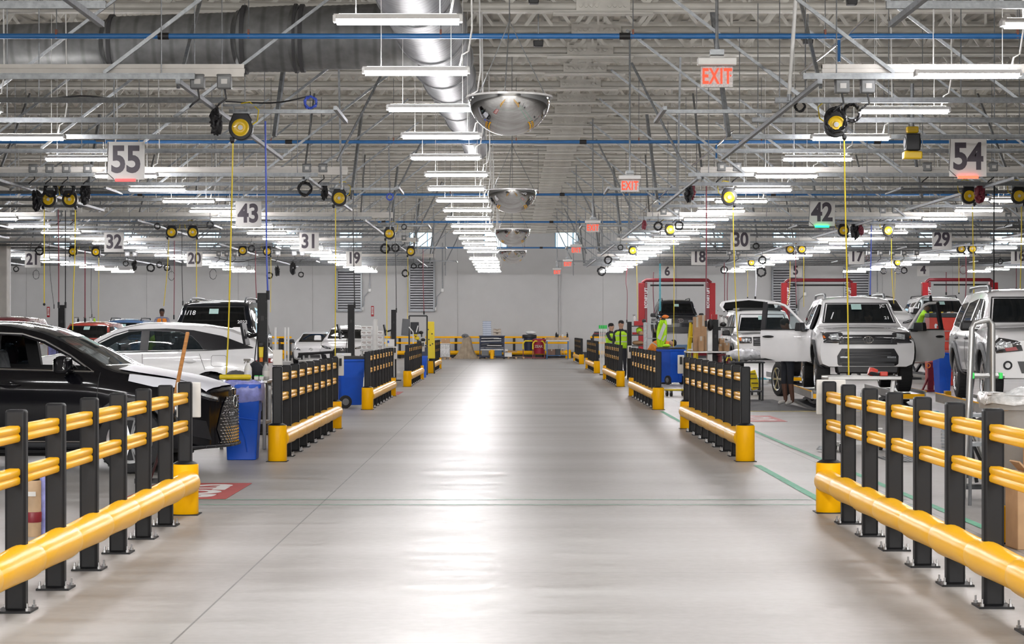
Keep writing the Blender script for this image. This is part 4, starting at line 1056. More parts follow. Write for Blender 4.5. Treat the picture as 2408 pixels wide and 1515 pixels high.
PR = dict(top=[(-2.3, .95), (-2.2, 1.06), (-1.6, 1.28), (-.8, 1.42), (-.2, 1.44), (.4, 1.36), (1.0, 1.12), (1.35, .98), (1.7, .90), (2.1, .78), (2.28, .68)], bot=[(-2.3, .4), (-2, .22), (1.8, .18), (2.28, .26)], w=[(-2.3, .8), (-1.4, .9), (1.4, .9), (2.28, .74)],
          wt=[(-2.3, .56), (-1, .58), (0, .60), (.5, .62), (1.2, .76), (1.7, .72), (2.28, .5)], belt=[(-2.3, .96), (0, .95), (1.2, .92), (2.28, .64)], bow=.45, rbow=.2, nose0=1.5, tail0=-1.6, wmax=.9, ax=(1.35, -1.4), r0=.34)
def arc_poly(cx, cz, r0, r1, a0, a1, n=14):
    o = [(cx+math.cos(a0+(a1-a0)*i/n)*r1, cz+math.sin(a0+(a1-a0)*i/n)*r1) for i in range(n+1)]
    return o+[(cx+math.cos(a1-(a1-a0)*i/n)*r0, cz+math.sin(a1-(a1-a0)*i/n)*r0) for i in range(n+1)]
def mirror_y(p): return [(-a, b_) for a, b_ in reversed(p)]
def inspection(car, y=.0, z=1.52):
    car.decal('window_sticker', [(y-.1, z-.05), (y+.1, z-.05), (y+.1, z+.06), (y-.1, z+.06)], 'f', 'sticker', eps=.016)
def chalk(car, y, z, txt, size=.14):
    """marker writing on the windscreen, laid in its slope"""
    h = car.hit(y, z, 'f')
    if not h: return
    n = h[1]; me = text_mesh(txt, size, .002, .001, .9, Matrix())
    o = link('marker_writing', me, 'paint_white', car.t)
    up = Vector((0, 0, 1)); up = (up-n*up.dot(n)).normalized(); sx = up.cross(n)
    mm = Matrix((sx, up, n)).transposed().to_4x4(); mm.translation = h[0]+n*.02; o.matrix_local = mm

def make_rx(label, loc, rz, col, hero=0, open_win=False, cat='car', film=False, name='crossover_car', z=0):
    t = thing(name, label, cat, (loc[0], loc[1], z), rz); sp = RX; car = Car(t, sp)
    win_f = [(-.05, 1.185), (.98, 1.165), (.74, 1.305), (.45, 1.45), (.2, 1.53), (-.05, 1.55)]
    win_r = [(-.20, 1.19), (-1.22, 1.205), (-1.12, 1.33), (-.98, 1.455), (-.75, 1.53), (-.20, 1.55)]
    ws = [(-.70, 1.19), (.70, 1.19), (.62, 1.545), (-.62, 1.545)]
    if hero:
        body(car, col, dict(cav=(-1.6, 1.05, .62), side=[win_f, win_r], front=([(-.66, 1.21), (.66, 1.21), (.58, 1.53), (-.58, 1.53)], .3, 2.4)))
    else: body(car, col)
    if hero: # front=(poly, a, b): the prism runs forward from inside the cabin
        pass
    for s in (1, -1):
        if not open_win or s > 0: pass
        outer = [(-2.12, 1.235), (-1.36, 1.195), (1.06, 1.135), (.80, 1.315), (.47, 1.487), (.2, 1.572), (-.5, 1.592), (-1.0, 1.56), (-1.55, 1.45)]
        # gloss black surround split so that the window openings stay open
        if not hero:
            car.decal('side_window', outer, s, 'glass_dark', .006)
        else:
            car.decal('window_surround', [(-2.12, 1.235), (-1.30, 1.2), (-1.22, 1.205), (-1.12, 1.33), (-.98, 1.455), (-.75, 1.53), (-.20, 1.55), (-.05, 1.55), (.2, 1.53), (.2, 1.572), (-.5, 1.592), (-1.0, 1.56), (-1.55, 1.45)], s, 'grille', .006)
            car.decal('pillar_cover', [(-.20, 1.18), (-.05, 1.18), (-.05, 1.555), (-.20, 1.555)], s, 'grille', .008)
            if not open_win: car.decal('front_window', win_f, s, 'glass_car', -.006)
            if not open_win: car.decal('rear_window', win_r, s, 'glass_car', -.006)
            else: car.decal('rear_window', win_r, s, 'glass_dark', -.006)
        car.line('window_trim', [(-2.1, 1.232), (-1.3, 1.19), (-.1, 1.165), (1.07, 1.135)], s, 'chrome' if col == 'car_black' else 'grille', .010, .004)
        car.line('window_trim', [(1.05, 1.14), (.78, 1.315), (.46, 1.48), (.2, 1.558), (-.3, 1.58)], s, 'chrome' if col == 'car_black' else 'grille', .009, .004, n=8)
        car.decal('sill', [(-.92, .22), (1.02, .22), (1.02, .345), (-.92, .345)], s, 'clad', .012)
        car.line('sill_trim', [(-.9, .36), (1.0, .36)], s, 'chrome', .008, .012)
        for x0 in (1.12, -.12, -1.15):
            car.line('door_seam', [(x0, .40), (x0+(.0 if x0 > -1 else -.12), .8), (x0+(.02 if x0 > -1 else .0), 1.13)], s, 'black', .004, .001)
        for x in sp['ax']:
            car.decal('arch_trim', arc_poly(x, sp['r0'], .435, .475, -.1, PI+.1), s, 'grille' if col != 'car_white' else 'car_white', .008, step=.08)
        for x in (.14, -.98):
            h = car.hit(x, .99, s)
            q = MB(); q.ball((0, 0, 0), .13, 12, 6, (1, .18, .16)); q.ball((0, -s*.01, 0), .09, 10, 6, (1, .12, .5)); o = q.build('door_handle', col, t, smooth=60); o.location = h[0]+h[1]*.02
        for g in ((.42, .80), ):
            pol = [(s*.46, .79), (s*.62, .81), (s*.80, .865), (s*.90, .94), (s*.72, .91), (s*.47, .845)]
            if s < 0: pol = list(reversed(pol))
            o = car.decal('headlight', pol, 'f', 'head_dark', .012, .04)
            pl = [(s*.50, .815), (s*.66, .85), (s*.80, .895), (s*.65, .88), (s*.5, .84)]
            if s < 0: pl = list(reversed(pl))
            car.decal('lens', pl, 'f', 'head_lens', .02, .04, parent=o)
        vp = [(s*.58, .36), (s*.82, .42), (s*.87, .62), (s*.66, .58)]
        car.decal('bumper_vent', vp if s > 0 else list(reversed(vp)), 'f', 'grille', .01)
        mirror_part(t, .80, s, 1.20, col, 1.25, .93)
        if hero or True:
            car.decal('tail_lamp', [(-2.05, .93), (-2.46, .96), (-2.46, 1.04), (-2.25, 1.04)], s, 'tail_red', .008)
        if col == 'car_white': 
            car.line('fuel_flap', [(-1.62, .90), (-1.40, .90), (-1.37, .93), (-1.37, 1.07), (-1.40, 1.1), (-1.62, 1.1), (-1.65, 1.07), (-1.65, .93), (-1.62, .90)], s, 'black', .003, .0005)
    car.decal('windshield', ws, 'f', 'glass_car' if hero else 'glass_dark', .004 if not hero else -.004, .08)
    gp = [(-.40, .30), (.40, .30), (.50, .48), (.40, .72), (.30, .84), (-.30, .84), (-.40, .72), (-.50, .48)]
    gr = car.decal('grille', gp, 'f', 'grille', .01, .05)
    q = MB(); z_ = .32; k = 0
    while z_ < .84:
        half = .42 if z_ < .6 else .42-(z_-.6)*.5; y = -half+(k % 2)*.035
        while y < half:
            h = car.hit(y, z_, 'f')
            if h: q.box(h[0]+Vector((.012, 0, 0)), (.02, .046, .010), rot=Matrix.Rotation(.35*(1 if (k+int(y*30)) % 2 else -1), 4, 'X'))
            y += .07
        z_ += .034; k += 1
    q.build('grille_mesh', 'chrome' if col == 'car_black' else 'grille', gr)
    if film:
        car.decal('hood_film', [(1.30, -.72), (2.26, -.64), (2.34, -.3), (2.36, 0), (2.34, .3), (2.26, .64), (1.30, .72)], 't', 'film_white', .014, .05)
        for s in (1, -1): car.decal('fender_film', [(1.46, 1.03), (1.46, 1.105), (1.9, 1.045), (2.2, .975), (2.22, .945), (1.74, .965)], s, 'film_white', .012, .04)
    q = MB()
    for i in range(13):
        y = -.84+i*.14; h = car.hit(y, .31, 'f')
        if h:
            p = h[0]+Vector((.015, 0, -.02)); 
            if i: q.bar(pp, p, .07, .035)
            pp = p
    q.build('bumper_lip', 'grille' if col == 'car_black' else 'clad', t, bev=.01)
    emblem(t, car.hit(0, .80, 'f')[0]+Vector((.015, 0, 0)), .13) if False else None
    q = MB(); h = car.hit(0, .78, 'f'); q.torus(h[0]+Vector((.015, 0, 0)), .075, .008, 24, 6, 'X', (1.25, 1, .9)); q.bar(h[0]+Vector((.015, -.03, .04)), h[0]+Vector((.015, .03, -.03)), .012); q.bar(h[0]+Vector((.015, .03, -.03)), h[0]+Vector((.015, -.06, -.03)), .012); q.build('emblem', 'chrome', t, smooth=60)
    q = MB(); q.prism([(-2.0, 1.50), (-1.78, 1.62), (-1.66, 1.62), (-1.58, 1.585)], -.02, .02); q.build('roof_fin', col, t, bev=.008)
    inspection(car, .15, 1.46)
    wheels(t, sp, .375, .24, 'rx')
    if hero:
        seats(t, -.30 if col == 'car_black' else -.15, .72 if col == 'car_black' else .62, 'seat_film' if col == 'car_black' else 'seat'); seats(t, -1.15, .62, 'seat'); steering(t, .52, .37, 1.02)
        q = MB(); q.box((.86, 0, .98), (.4, 1.5, .2)); q.build('dashboard', 'interior', t, bev=.06)
    return t, car

def flare(car, s, x, m, w_=.10, eps=.02):
    return car.decal('fender_flare', arc_poly(x, car.sp['r0'], .455, .455+w_, -.25, PI+.25), s, m, eps, .07, thick=.03)
def front_door(t, s, hx, ang, col, handle='black'):
    """hinged front door standing open; s=+1 left side"""
    d = bpy.data.objects.new('door', None)
    pan = MB(); xs = [0, -.12, -.35, -.7, -1.0, -1.1]
    zs = [(.50, .0), (.62, .03), (.80, .02), (.95, .035), (1.08, .02), (1.14, -.005)]
    vs = []; fs = []
    for off in (0, -.09):
        for x in xs:
            for z, b_ in zs:
                vs.append((x, s*(b_+off), z+(.06 if z < .55 and x < -.9 else 0)))
    n = len(zs); m = len(xs)*n
    for a in range(len(xs)-1):
        for b_ in range(n-1):
            i = a*n+b_; fs += [(i, i+1, i+n+1, i+n), (m+i, m+i+n, m+i+n+1, m+i+1)]
    for a in range(len(xs)-1): i = a*n; fs += [(i, i+n, m+i+n, m+i), (i+n-1, m+i+n-1, m+i+2*n-1, i+2*n-1)]
    for b_ in range(n-1): fs += [(b_, m+b_, m+b_+1, b_+1), (m-n+b_, m-n+b_+1, 2*m-n+b_+1, 2*m-n+b_)]
    pan.add(vs, fs); o = pan.build('door', col, t, smooth=50)
    o.location = (hx, s*.955, 0); o.rotation_euler = (0, 0, s*-ang)
    q = MB(); q.tube([(-.06, s*-.04, 1.13), (-.50, s*-.09, 1.54), (-.62, s*-.11, 1.63), (-.78, s*-.13, 1.675), (-1.06, s*-.14, 1.69)], [.03, .027, .027, .027, .027], 8); q.build('window_frame', col, o, smooth=60)
    q = MB(); q.bar((-1.05, s*-.14, 1.70), (-1.06, s*-.03, 1.13), .10, .05); q.build('pillar', 'grille', o)
    q = MB(); q.bar((-.05, s*-.0, 1.145), (-1.1, s*-.0, 1.145), .04, .02); q.build('belt_strip', 'black', o)
    q = MB(); q.add([(-.12, s*-.05, 1.14), (-.52, s*-.095, 1.53), (-.66, s*-.115, 1.63), (-1.03, s*-.135, 1.66), (-1.04, s*-.05, 1.14)], [(0, 1, 2, 3, 4)]); q.build('door_glass', 'glass_clear', o)
    q = MB(); q.ball((-.92, s*.05, 1.0), .13, 12, 6, (1, .2, .2)); q.build('door_handle', handle, o, smooth=60)
    q = MB(); q.box((-.16, s*.19, 1.20), (.14, .26, .17), top=(.8, .85)); q.bar((-.1, s*0, 1.12), (-.14, s*.15, 1.12), .07, .04); q.build('door_mirror', 'black', o, bev=.045, seg=4)
    return o
def make_4r(label, loc, rz, col, z=0, hero=0, doors=False, flare_m='clad', shape=None, old=False, name='off_road_wagon', rails='galv', wheel_key='r4', far=False, drop=0, dang=(1.2, 1.2)):
    sp = shape or R4; t = thing(name, label, 'car', (loc[0], loc[1], z), rz); car = Car(t, sp); dz = (sp['top'][5][1]-1.80)
    ws = [(-.72, 1.275), (.72, 1.275), (.62, 1.67+dz*.9), (-.62, 1.67+dz*.9)]
    win_f = [(-.12, 1.185), (.86, 1.18), (.62, 1.43+dz*.5), (.36, 1.64+dz), (-.12, 1.66+dz)]
    win_r = [(-.26, 1.185), (-1.18, 1.19), (-1.12, 1.60+dz), (-.26, 1.66+dz)]
    win_b = [(-1.32, 1.2), (-2.25, 1.24), (-2.12, 1.58+dz), (-1.32, 1.62+dz)]
    if hero:
        side = [win_f, win_r] if not doors else [[(-.14, .62), (.92, .62), (.90, 1.15), (.62, 1.45), (.36, 1.65), (-.14, 1.67)], win_r]
        body(car, col, dict(cav=(-2.0, .86, .66), side=side, front=([(-.69, 1.29), (.69, 1.29), (.59, 1.655), (-.59, 1.655)], -.2, 2.4)))
    else: body(car, col)
    for s in (1, -1):
        if hero:
            if not doors: car.decal('front_window', win_f, s, 'glass_tint', -.006)
            car.decal('rear_window', win_r, s, 'glass_tint', -.006)
        else:
            car.decal('front_window', win_f, s, 'glass_dark', .006); car.decal('rear_window', win_r, s, 'glass_dark', .006)
        car.decal('quarter_window', win_b, s, 'glass_dark', .007)
        for x in sp['ax']: flare(car, s, x, flare_m, .09 if not old else .11)
        car.decal('sill', [(-.85, .40), (1.02, .40), (1.02, .50), (-.85, .50)], s, 'clad', .012)
        if not far:
            for x0 in (.98, -.19, -1.25): car.line('door_seam', [(x0, .52), (x0, 1.14)], s, 'black', .004, .001)
            for x in ((-.02,) if not doors else ())+(-1.08,):
                h = car.hit(x, 1.02, s); q = MB(); q.ball((0, 0, 0), .12, 12, 6, (1, .22, .22)); o = q.build('door_handle', 'black' if not old else 'clad_grey', t, smooth=60); o.location = h[0]+h[1]*.02
        if not doors: mirror_part(t, .74, s, 1.20, 'black', 1.0, .90)
        if doors: front_door(t, s, .95, dang[0] if s > 0 else dang[1], col)
    if far or hero or True:
        car.decal('windshield', ws, 'f', 'glass_tint' if hero else 'glass_dark', .004 if not hero else -.004, .08)
        car.line('windshield_border', [(-.72, 1.275), (.72, 1.275), (.62, 1.67+dz*.9), (-.62, 1.67+dz*.9), (-.72, 1.275)], 'f', 'black', .014, .002)
    # front
    if shape is LC:
        car.decal('grille', [(-.48, .86), (.48, .86), (.48, 1.10), (-.48, 1.10)], 'f', 'grille', .012, .06)
        q = MB()
        for z_ in (.90, .955, 1.01, 1.06): q.bar((car.hit(0, z_, 'f')[0].x+.012, -.46, z_), (car.hit(0, z_, 'f')[0].x+.012, .46, z_), .03, .018)
        q.build('grille_bar', 'clad_grey' if col != 'car_navy' else 'clad', t)
        for s in (1, -1):
            p = [(s*.52, .93), (s*.86, .93), (s*.86, 1.09), (s*.52, 1.09)]; p = p if s > 0 else list(reversed(p))
            o = car.decal('headlight', p, 'f', 'head_dark', .012, .05)
            for k in range(3):
                p = [(s*(.56+k*.085), .985), (s*(.625+k*.085), .985), (s*(.625+k*.085), 1.05), (s*(.56+k*.085), 1.05)]; car.decal('lens', p if s > 0 else list(reversed(p)), 'f', 'head_lens', .02, .05, parent=o)
            p = [(s*.79, 1.0), (s*.845, 1.0), (s*.845, 1.08), (s*.79, 1.08)]; car.decal('marker', p if s > 0 else list(reversed(p)), 'f', 'amber', .02, .05, parent=o)
        car.decal('lower_grille', [(-.86, .46), (.86, .46), (.80, .70), (-.80, .70)], 'f', 'grille', .012, .08)
        emblem(t, car.hit(0, .975, 'f')[0]+Vector((.035, 0, 0)), .24)
    elif old:
        gp = [(-.42, .82), (.42, .82), (.46, .95), (.38, 1.05), (-.38, 1.05), (-.46, .95)]; car.decal('grille', gp, 'f', 'grille', .012, .06)
        for s in (1, -1):
            p = [(s*.48, .84), (s*.86, .80), (s*.90, .92), (s*.80, 1.03), (s*.52, .97)]; p = p if s > 0 else list(reversed(p))
            o = car.decal('headlight', p, 'f', 'head_dark', .014, .05)
            p = [(s*.62, .88), (s*.84, .86), (s*.86, .93), (s*.78, .99), (s*.64, .95)]; car.decal('lens', p if s > 0 else list(reversed(p)), 'f', 'head_lens', .022, .05, parent=o)
            p = [(s*.55, .85), (s*.72, .83), (s*.74, .88), (s*.58, .90)]; car.decal('reflector', p if s > 0 else list(reversed(p)), 'f', 'tail_red', .024, .05, parent=o)
            h = car.hit(s*.70, .62, 'f'); q = MB(); q.torus(h[0]+Vector((.01, 0, 0)), .055, .015, 20, 6, 'X'); q.build('fog_lamp', 'clad', t, smooth=60)
        car.decal('lower_grille', [(-.5, .5), (.5, .5), (.56, .68), (-.56, .68)], 'f', 'grille', .012, .08)
        emblem(t, car.hit(0, .95, 'f')[0]+Vector((.03, 0, 0)), .18)
    else:
        gp = [(-.555, .855), (.555, .855), (.555, .93), (.48, 1.03), (-.48, 1.03), (-.555, .93)]; car.decal('grille', gp, 'f', 'grille', .014, .06)
        q = MB()
        for z_ in (.885, .93, .975): q.bar((car.hit(0, z_, 'f')[0].x+.014, -.44, z_), (car.hit(0, z_, 'f')[0].x+.014, .44, z_), .02, .012)
        for s in (-1, 1): q.bar((car.hit(0, .93, 'f')[0].x, s*.45, .885), (car.hit(0, .95, 'f')[0].x, s*.45, .985), .025, .02)
        q.build('grille_bar', 'clad', t)
        lg = [(-.577, .42), (.577, .42), (.585, .63), (.50, .775), (-.50, .775), (-.585, .63)]; car.decal('lower_grille', lg, 'f', 'grille', .014, .06)
        q = MB()
        for z_ in (.69, .645): q.bar((car.hit(0, z_, 'f')[0].x+.01, -.44, z_), (car.hit(0, z_, 'f')[0].x+.01, .44, z_), .02, .022)
        q.bar((car.hit(0, .56, 'f')[0].x+.015, -.54, .56), (car.hit(0, .56, 'f')[0].x+.015, .54, .56), .03, .07); q.bar((car.hit(0, .47, 'f')[0].x+.02, -.5, .465), (car.hit(0, .47, 'f')[0].x+.02, .5, .465), .03, .05); q.build('bumper_bar', 'clad', t)
        q = MB(); q.box((2.18, 0, .37), (.4, 1.16, .16), top=(1, 1.04)); q.build('skid_plate', 'grille', t, bev=.03)
        for s in (1, -1):
            p = [(s*.52, .895), (s*.60, .88), (s*.84, .885), (s*.84, 1.07), (s*.50, 1.075), (s*.47, 1.05)]; p = p if s > 0 else list(reversed(p))
            o = car.decal('headlight', p, 'f', 'head_dark', .014, .05)
            p = [(s*.54, .97), (s*.70, .95), (s*.72, 1.03), (s*.56, 1.05)]; car.decal('lens', p if s > 0 else list(reversed(p)), 'f', 'head_lens', .022, .05, parent=o)
            p = [(s*.79, .96), (s*.83, .96), (s*.83, 1.02), (s*.80, 1.01)]; car.decal('marker', p if s > 0 else list(reversed(p)), 'f', 'amber', .022, .05, parent=o)
            p = [(s*.36, .585), (s*.53, .585), (s*.53, .625), (s*.36, .625)]; car.decal('running_light', p if s > 0 else list(reversed(p)), 'f', 'head_lens', .035, .05)
        car.line('hood_gap', [(-.86, 1.085), (-.56, 1.09), (-.46, 1.115), (.46, 1.115), (.56, 1.09), (.86, 1.085)], 'f', 'black', .007, .001)
        emblem(t, car.hit(0, .945, 'f')[0]+Vector((.04, 0, 0)), .19)
    if rails: roof_rail(t, -1.9, .15, .60, sp['top'][5][1]+.0, rails, .06)
    for s in (1, -1): car.decal('tail_lamp', [(-2.28, .9), (-2.44, .9), (-2.44, 1.2), (-2.30, 1.2)], s, 'tail_red', .008)
    wheels(t, sp, .40, .27, wheel_key, drop=drop)
    inspection(car, -.02, 1.585+dz*.6)
    if hero:
        seats(t, -.05, .72); seats(t, -1.0, .72); steering(t, .56, .38, 1.12)
        q = MB(); q.box((.80, 0, 1.08), (.3, 1.5, .22)); q.build('dashboard', 'interior', t, bev=.06)
    return t, car
def lift(label, x, y, h, rz=0, L=5.2, track=1.62):
    t = thing('vehicle_lift', label, 'car lift', (x, y, 0), rz)
    for s in (1, -1):
        h_ = h-.012; q = MB(); q.box((0, s*track/2, h_-.05), (L, .52, .1)); q.box((0, s*(track/2+.27), h-.03), (L, .03, .16)); q.box((0, s*(track/2-.27), h-.03), (L, .03, .16)); o = q.build('runway', 'steel', t, bev=.01)
        q = MB(); q.box((0, s*(track/2+.287), h+.045), (L, .02, .02)); q.box((L/2+.012, s*track/2, h-.05), (.02, .5, .09)); q.build('edge_strip', 'yellow', o)
        q = MB(); q.bar((-L*.4, s*track/2, .06), (0, s*track/2, h-.1), .08); q.bar((L*.4, s*track/2, .06), (0, s*track/2, h-.1), .08); q.bar((-L*.4, s*track/2, h-.12), (0, s*track/2, .06), .08); q.bar((L*.4, s*track/2, h-.12), (0, s*track/2, .06), .08); q.build('scissor_arm', 'clad', t)
        q = MB(); q.box((0, s*track/2, .03), (L*.95, .45, .06)); q.build('base_frame', 'clad', t)
    return t

# ---- placement
t, car = make_rx('black crossover with white film on its hood and front window open', (gx(568, 22.85)-2.50, 22.85), -.07, 'car_black', hero=1, open_win=True, film=True); t.scale = (1, 1, .985)
t, car = make_rx('white crossover parked sideways behind the black crossover', (gx(650, 37.5)-2.46, 37.5), PI, 'car_white', hero=1)
t, car = make_rx('white crossover facing the aisle beside the stacked white boxes', (gx(806, 76.7), 79.1), -PI/2, 'car_white'); chalk(car, -.42, 1.5, '17')
tp = thing('hatchback_car', 'white low hatchback half hidden behind the white crossover by the boxes', 'car', (gx(731, 88), 90.3, 0), -PI/2)
car = Car(tp, PR); body(car, 'car_white')
car.decal('windshield', [(-.66, .98), (.66, .98), (.52, 1.34), (-.52, 1.34)], 'f', 'glass_dark', .006, .08)
for s in (1, -1):
    car.decal('side_window', [(-1.3, 1.0), (.9, 1.0), (.3, 1.30), (-.6, 1.36), (-1.2, 1.26)], s, 'glass_dark', .006)
    p = [(s*.46, .62), (s*.84, .66), (s*.84, .72), (s*.52, .70)]; o = car.decal('headlight', p if s > 0 else list(reversed(p)), 'f', 'head_dark', .012, .05)
    mirror_part(tp, .75, s, 1.0, 'black', 1, .86)
car.decal('lower_grille', [(-.62, .28), (.62, .28), (.56, .42), (-.56, .42)], 'f', 'grille', .012, .06); emblem(tp, car.hit(0, .66, 'f')[0]+Vector((.01, 0, 0)), .16)
wheels(tp, PR, .34, .22, 'pr')

YR = -PI/2
t4, car = make_4r('white off-road wagon on a low lift with both front doors open', (gx(2023, 38.4)+.30, 40.85), YR-.06, 'car_white', z=.43, hero=1, doors=True, drop=.08, dang=(.86, 1.08)); chalk(car, -.52, 1.40, '/', .3); chalk(car, .56, 1.36, '21', .12); chalk(car, .5, 1.60, 'JC', .12)
lift('low steel scissor lift under the white wagon with open doors', gx(2023, 38.4)+.30, 40.9, .34, YR-.06)
t5, car = make_4r('white off-road wagon with grey wheel flares nearest the grey refuse bin', (8.38, 32.3), YR-.075, 'car_white', z=.42, hero=1, flare_m='clad_grey', old=True, wheel_key='r4b')
lift('low steel scissor lift under the white wagon nearest the grey bin', 8.38, 32.3, .42, YR-.075)
t6, car = make_4r('white boxy wagon with raised tailgate behind the cardboard boxes', (gx(1812, 55), 57.4), YR, 'car_white', z=.25, hero=1, shape=LC, rails=None, wheel_key='lc')
q = MB(); q.prism([(-.88, .0), (-.80, .14), (-.4, .20), (0, .215), (.4, .20), (.80, .14), (.88, 0), (.78, -.16), (0, -.06), (-.78, -.16)], -.05, .05, Matrix.Rotation(PI/2, 4, 'Z')); o = q.build('tailgate', 'car_white', t6, bev=.02); o.location = (-2.62, 0, 2.02); o.rotation_euler = (0, 0, 0)
q = MB(); q.prism([(-.78, -.04), (-.72, .10), (0, .175), (.72, .10), (.78, -.04), (.70, -.15), (0, -.07), (-.70, -.15)], -.066, -.052, Matrix.Rotation(PI/2, 4, 'Z')); q.build('tailgate_glass', 'glass_dark', o)
q = MB(); q.box((-.5, 0, 1.90), (1.6, 1.24, .07)); q.build('roof_rack', 'black', t6, bev=.02)
lift('low steel lift under the white boxy wagon', gx(1812, 55), 57.4, .25, YR)
q = MB(); q.box((gx(1850, 47), 0, 0), (.01, .01, .01))
t7, car = make_4r('black off-road wagon raised between red lift posts facing the aisle', (gx(1600, 85), 87.4), YR, 'car_navy', z=.95, shape=LC, rails='black', wheel_key='lc')
t8, car = make_4r('dark boxy wagon with marker writing on its windscreen behind the white crossover', (-6.42, 44.0), YR, 'car_navy', z=.32, shape=LC, rails='galv', wheel_key='lc'); chalk(car, -.58, 1.60, '11/18', .17); chalk(car, .62, 1.40, '2022', .12)
lift('low lift under the dark boxy wagon', -6.42, 44.0, .32, YR)
make_4r('red off-road wagon beyond the black crossover', (gx(178, 65), 67.4), YR, 'car_red', z=0, rails=None, wheel_key='r4', far=True)
make_4r('blue wagon with black roof rails behind the red wagon', (gx(270, 77), 79.4), YR, 'car_blue', z=.06, shape=LC, rails='black', wheel_key='lc', far=True)
make_4r('dark red wagon roof showing above the black crossover', (-14.75, 58.4), YR, 'car_maroon', z=.12, rails=None, wheel_key='r4', far=True)
tb, car = make_rx('white crossover with dark roof raised behind the doors-open wagon', (gx(2088, 62), 64.4), YR, 'car_white', z=.95, name='crossover_car'); front_door(tb, 1, .95, 1.0, 'car_white')
car.decal('roof_panel', [(.30, -.6), (.30, .6), (-1.2, .6), (-1.2, -.6)], 't', 'glass_dark', .006, .1)
lift('raised lift under the white crossover with dark roof', gx(2088, 62), 64.4, .95, YR)
make_4r('white off-road wagon raised at the third red lift', (gx(2243, 68), 70.4), YR, 'car_white', z=.88, rails='black', wheel_key='r4', far=True)
lift('raised lift under the white wagon by the third red lift', gx(2243, 68), 70.4, .88, YR)
# two loose wheels on the floor by the open door
for px, Y, l in ((1829, 47, 'mounted wheel standing on the floor beyond the worker with white shoes'),):
    a, b_ = WH['r4']; t = thing('loose_wheel', l, 'wheel', (gx(px, Y)+.1, Y, .40), PI/2+.25)
    o = a.copy(); C.objects.link(o); o.parent = t; o.location = (0, 0, 0); c = b_.copy(); C.objects.link(c); c.parent = o
# red two-post lifts
def two_post(px0, px1, ytop, Y, lab):
    x0, x1 = gx(px0, Y), gx(px1, Y); H = gz(ytop, Y); xc = (x0+x1)/2; hw = (x1-x0)/2
    t = thing('two_post_lift', lab, 'car lift', (xc, Y, 0))
    for s in (-1, 1):
        q = MB(); q.box((s*(hw+.06), 0, (H-.12)/2), (.26, .30, H-.12)); o = q.build('post', 'red', t, bev=.02)
        q = MB(); q.box((s*(hw-.12), -.02, (H-.1)/2), (.10, .26, H-.1)); q.build('carriage_channel', 'red_dark', o)
        writing('lettering', 'ROTARY LIFT', .17, 'paint_white', o, (s*(hw-.12), -.165, H-.75), .006, .85, rot=FRONT @ Matrix.Rotation(PI/2, 4, 'Z'))
        q = MB(); q.box((s*hw, 0, .02), (.5, .5, .04)); q.build('base_plate', 'red_dark', t)
        q = MB(); q.bar((s*(hw-.1), -.1, .5), (s*(hw-.9), -.9, .5), .12, .1); q.bar((s*(hw-.1), .1, .5), (s*(hw-.9), .9, .5), .12, .1); q.build('lift_arm', 'red_dark', t)
    q = MB(); q.tube([(-hw-.02, 0, H-.12), (-hw+.12, 0, H), (hw-.12, 0, H), (hw+.02, 0, H-.12)], .075, 8); q.build('cross_beam', 'red_dark', t, smooth=50)
    q = MB(); q.cyl((-hw+.3, -.1, H-.22), (hw-.3, -.1, H-.22), .035, n=8); q.build('pad_bar', 'black', t)
two_post(1512, 1671, 659, 84, 'red two-post lift with overhead beam around the raised black wagon')
two_post(1847, 2003, 659, 86, 'red two-post lift with overhead beam behind the doors-open wagon')
two_post(2178, 2335, 658, 86, 'red two-post lift with overhead beam beyond the raised white wagon')
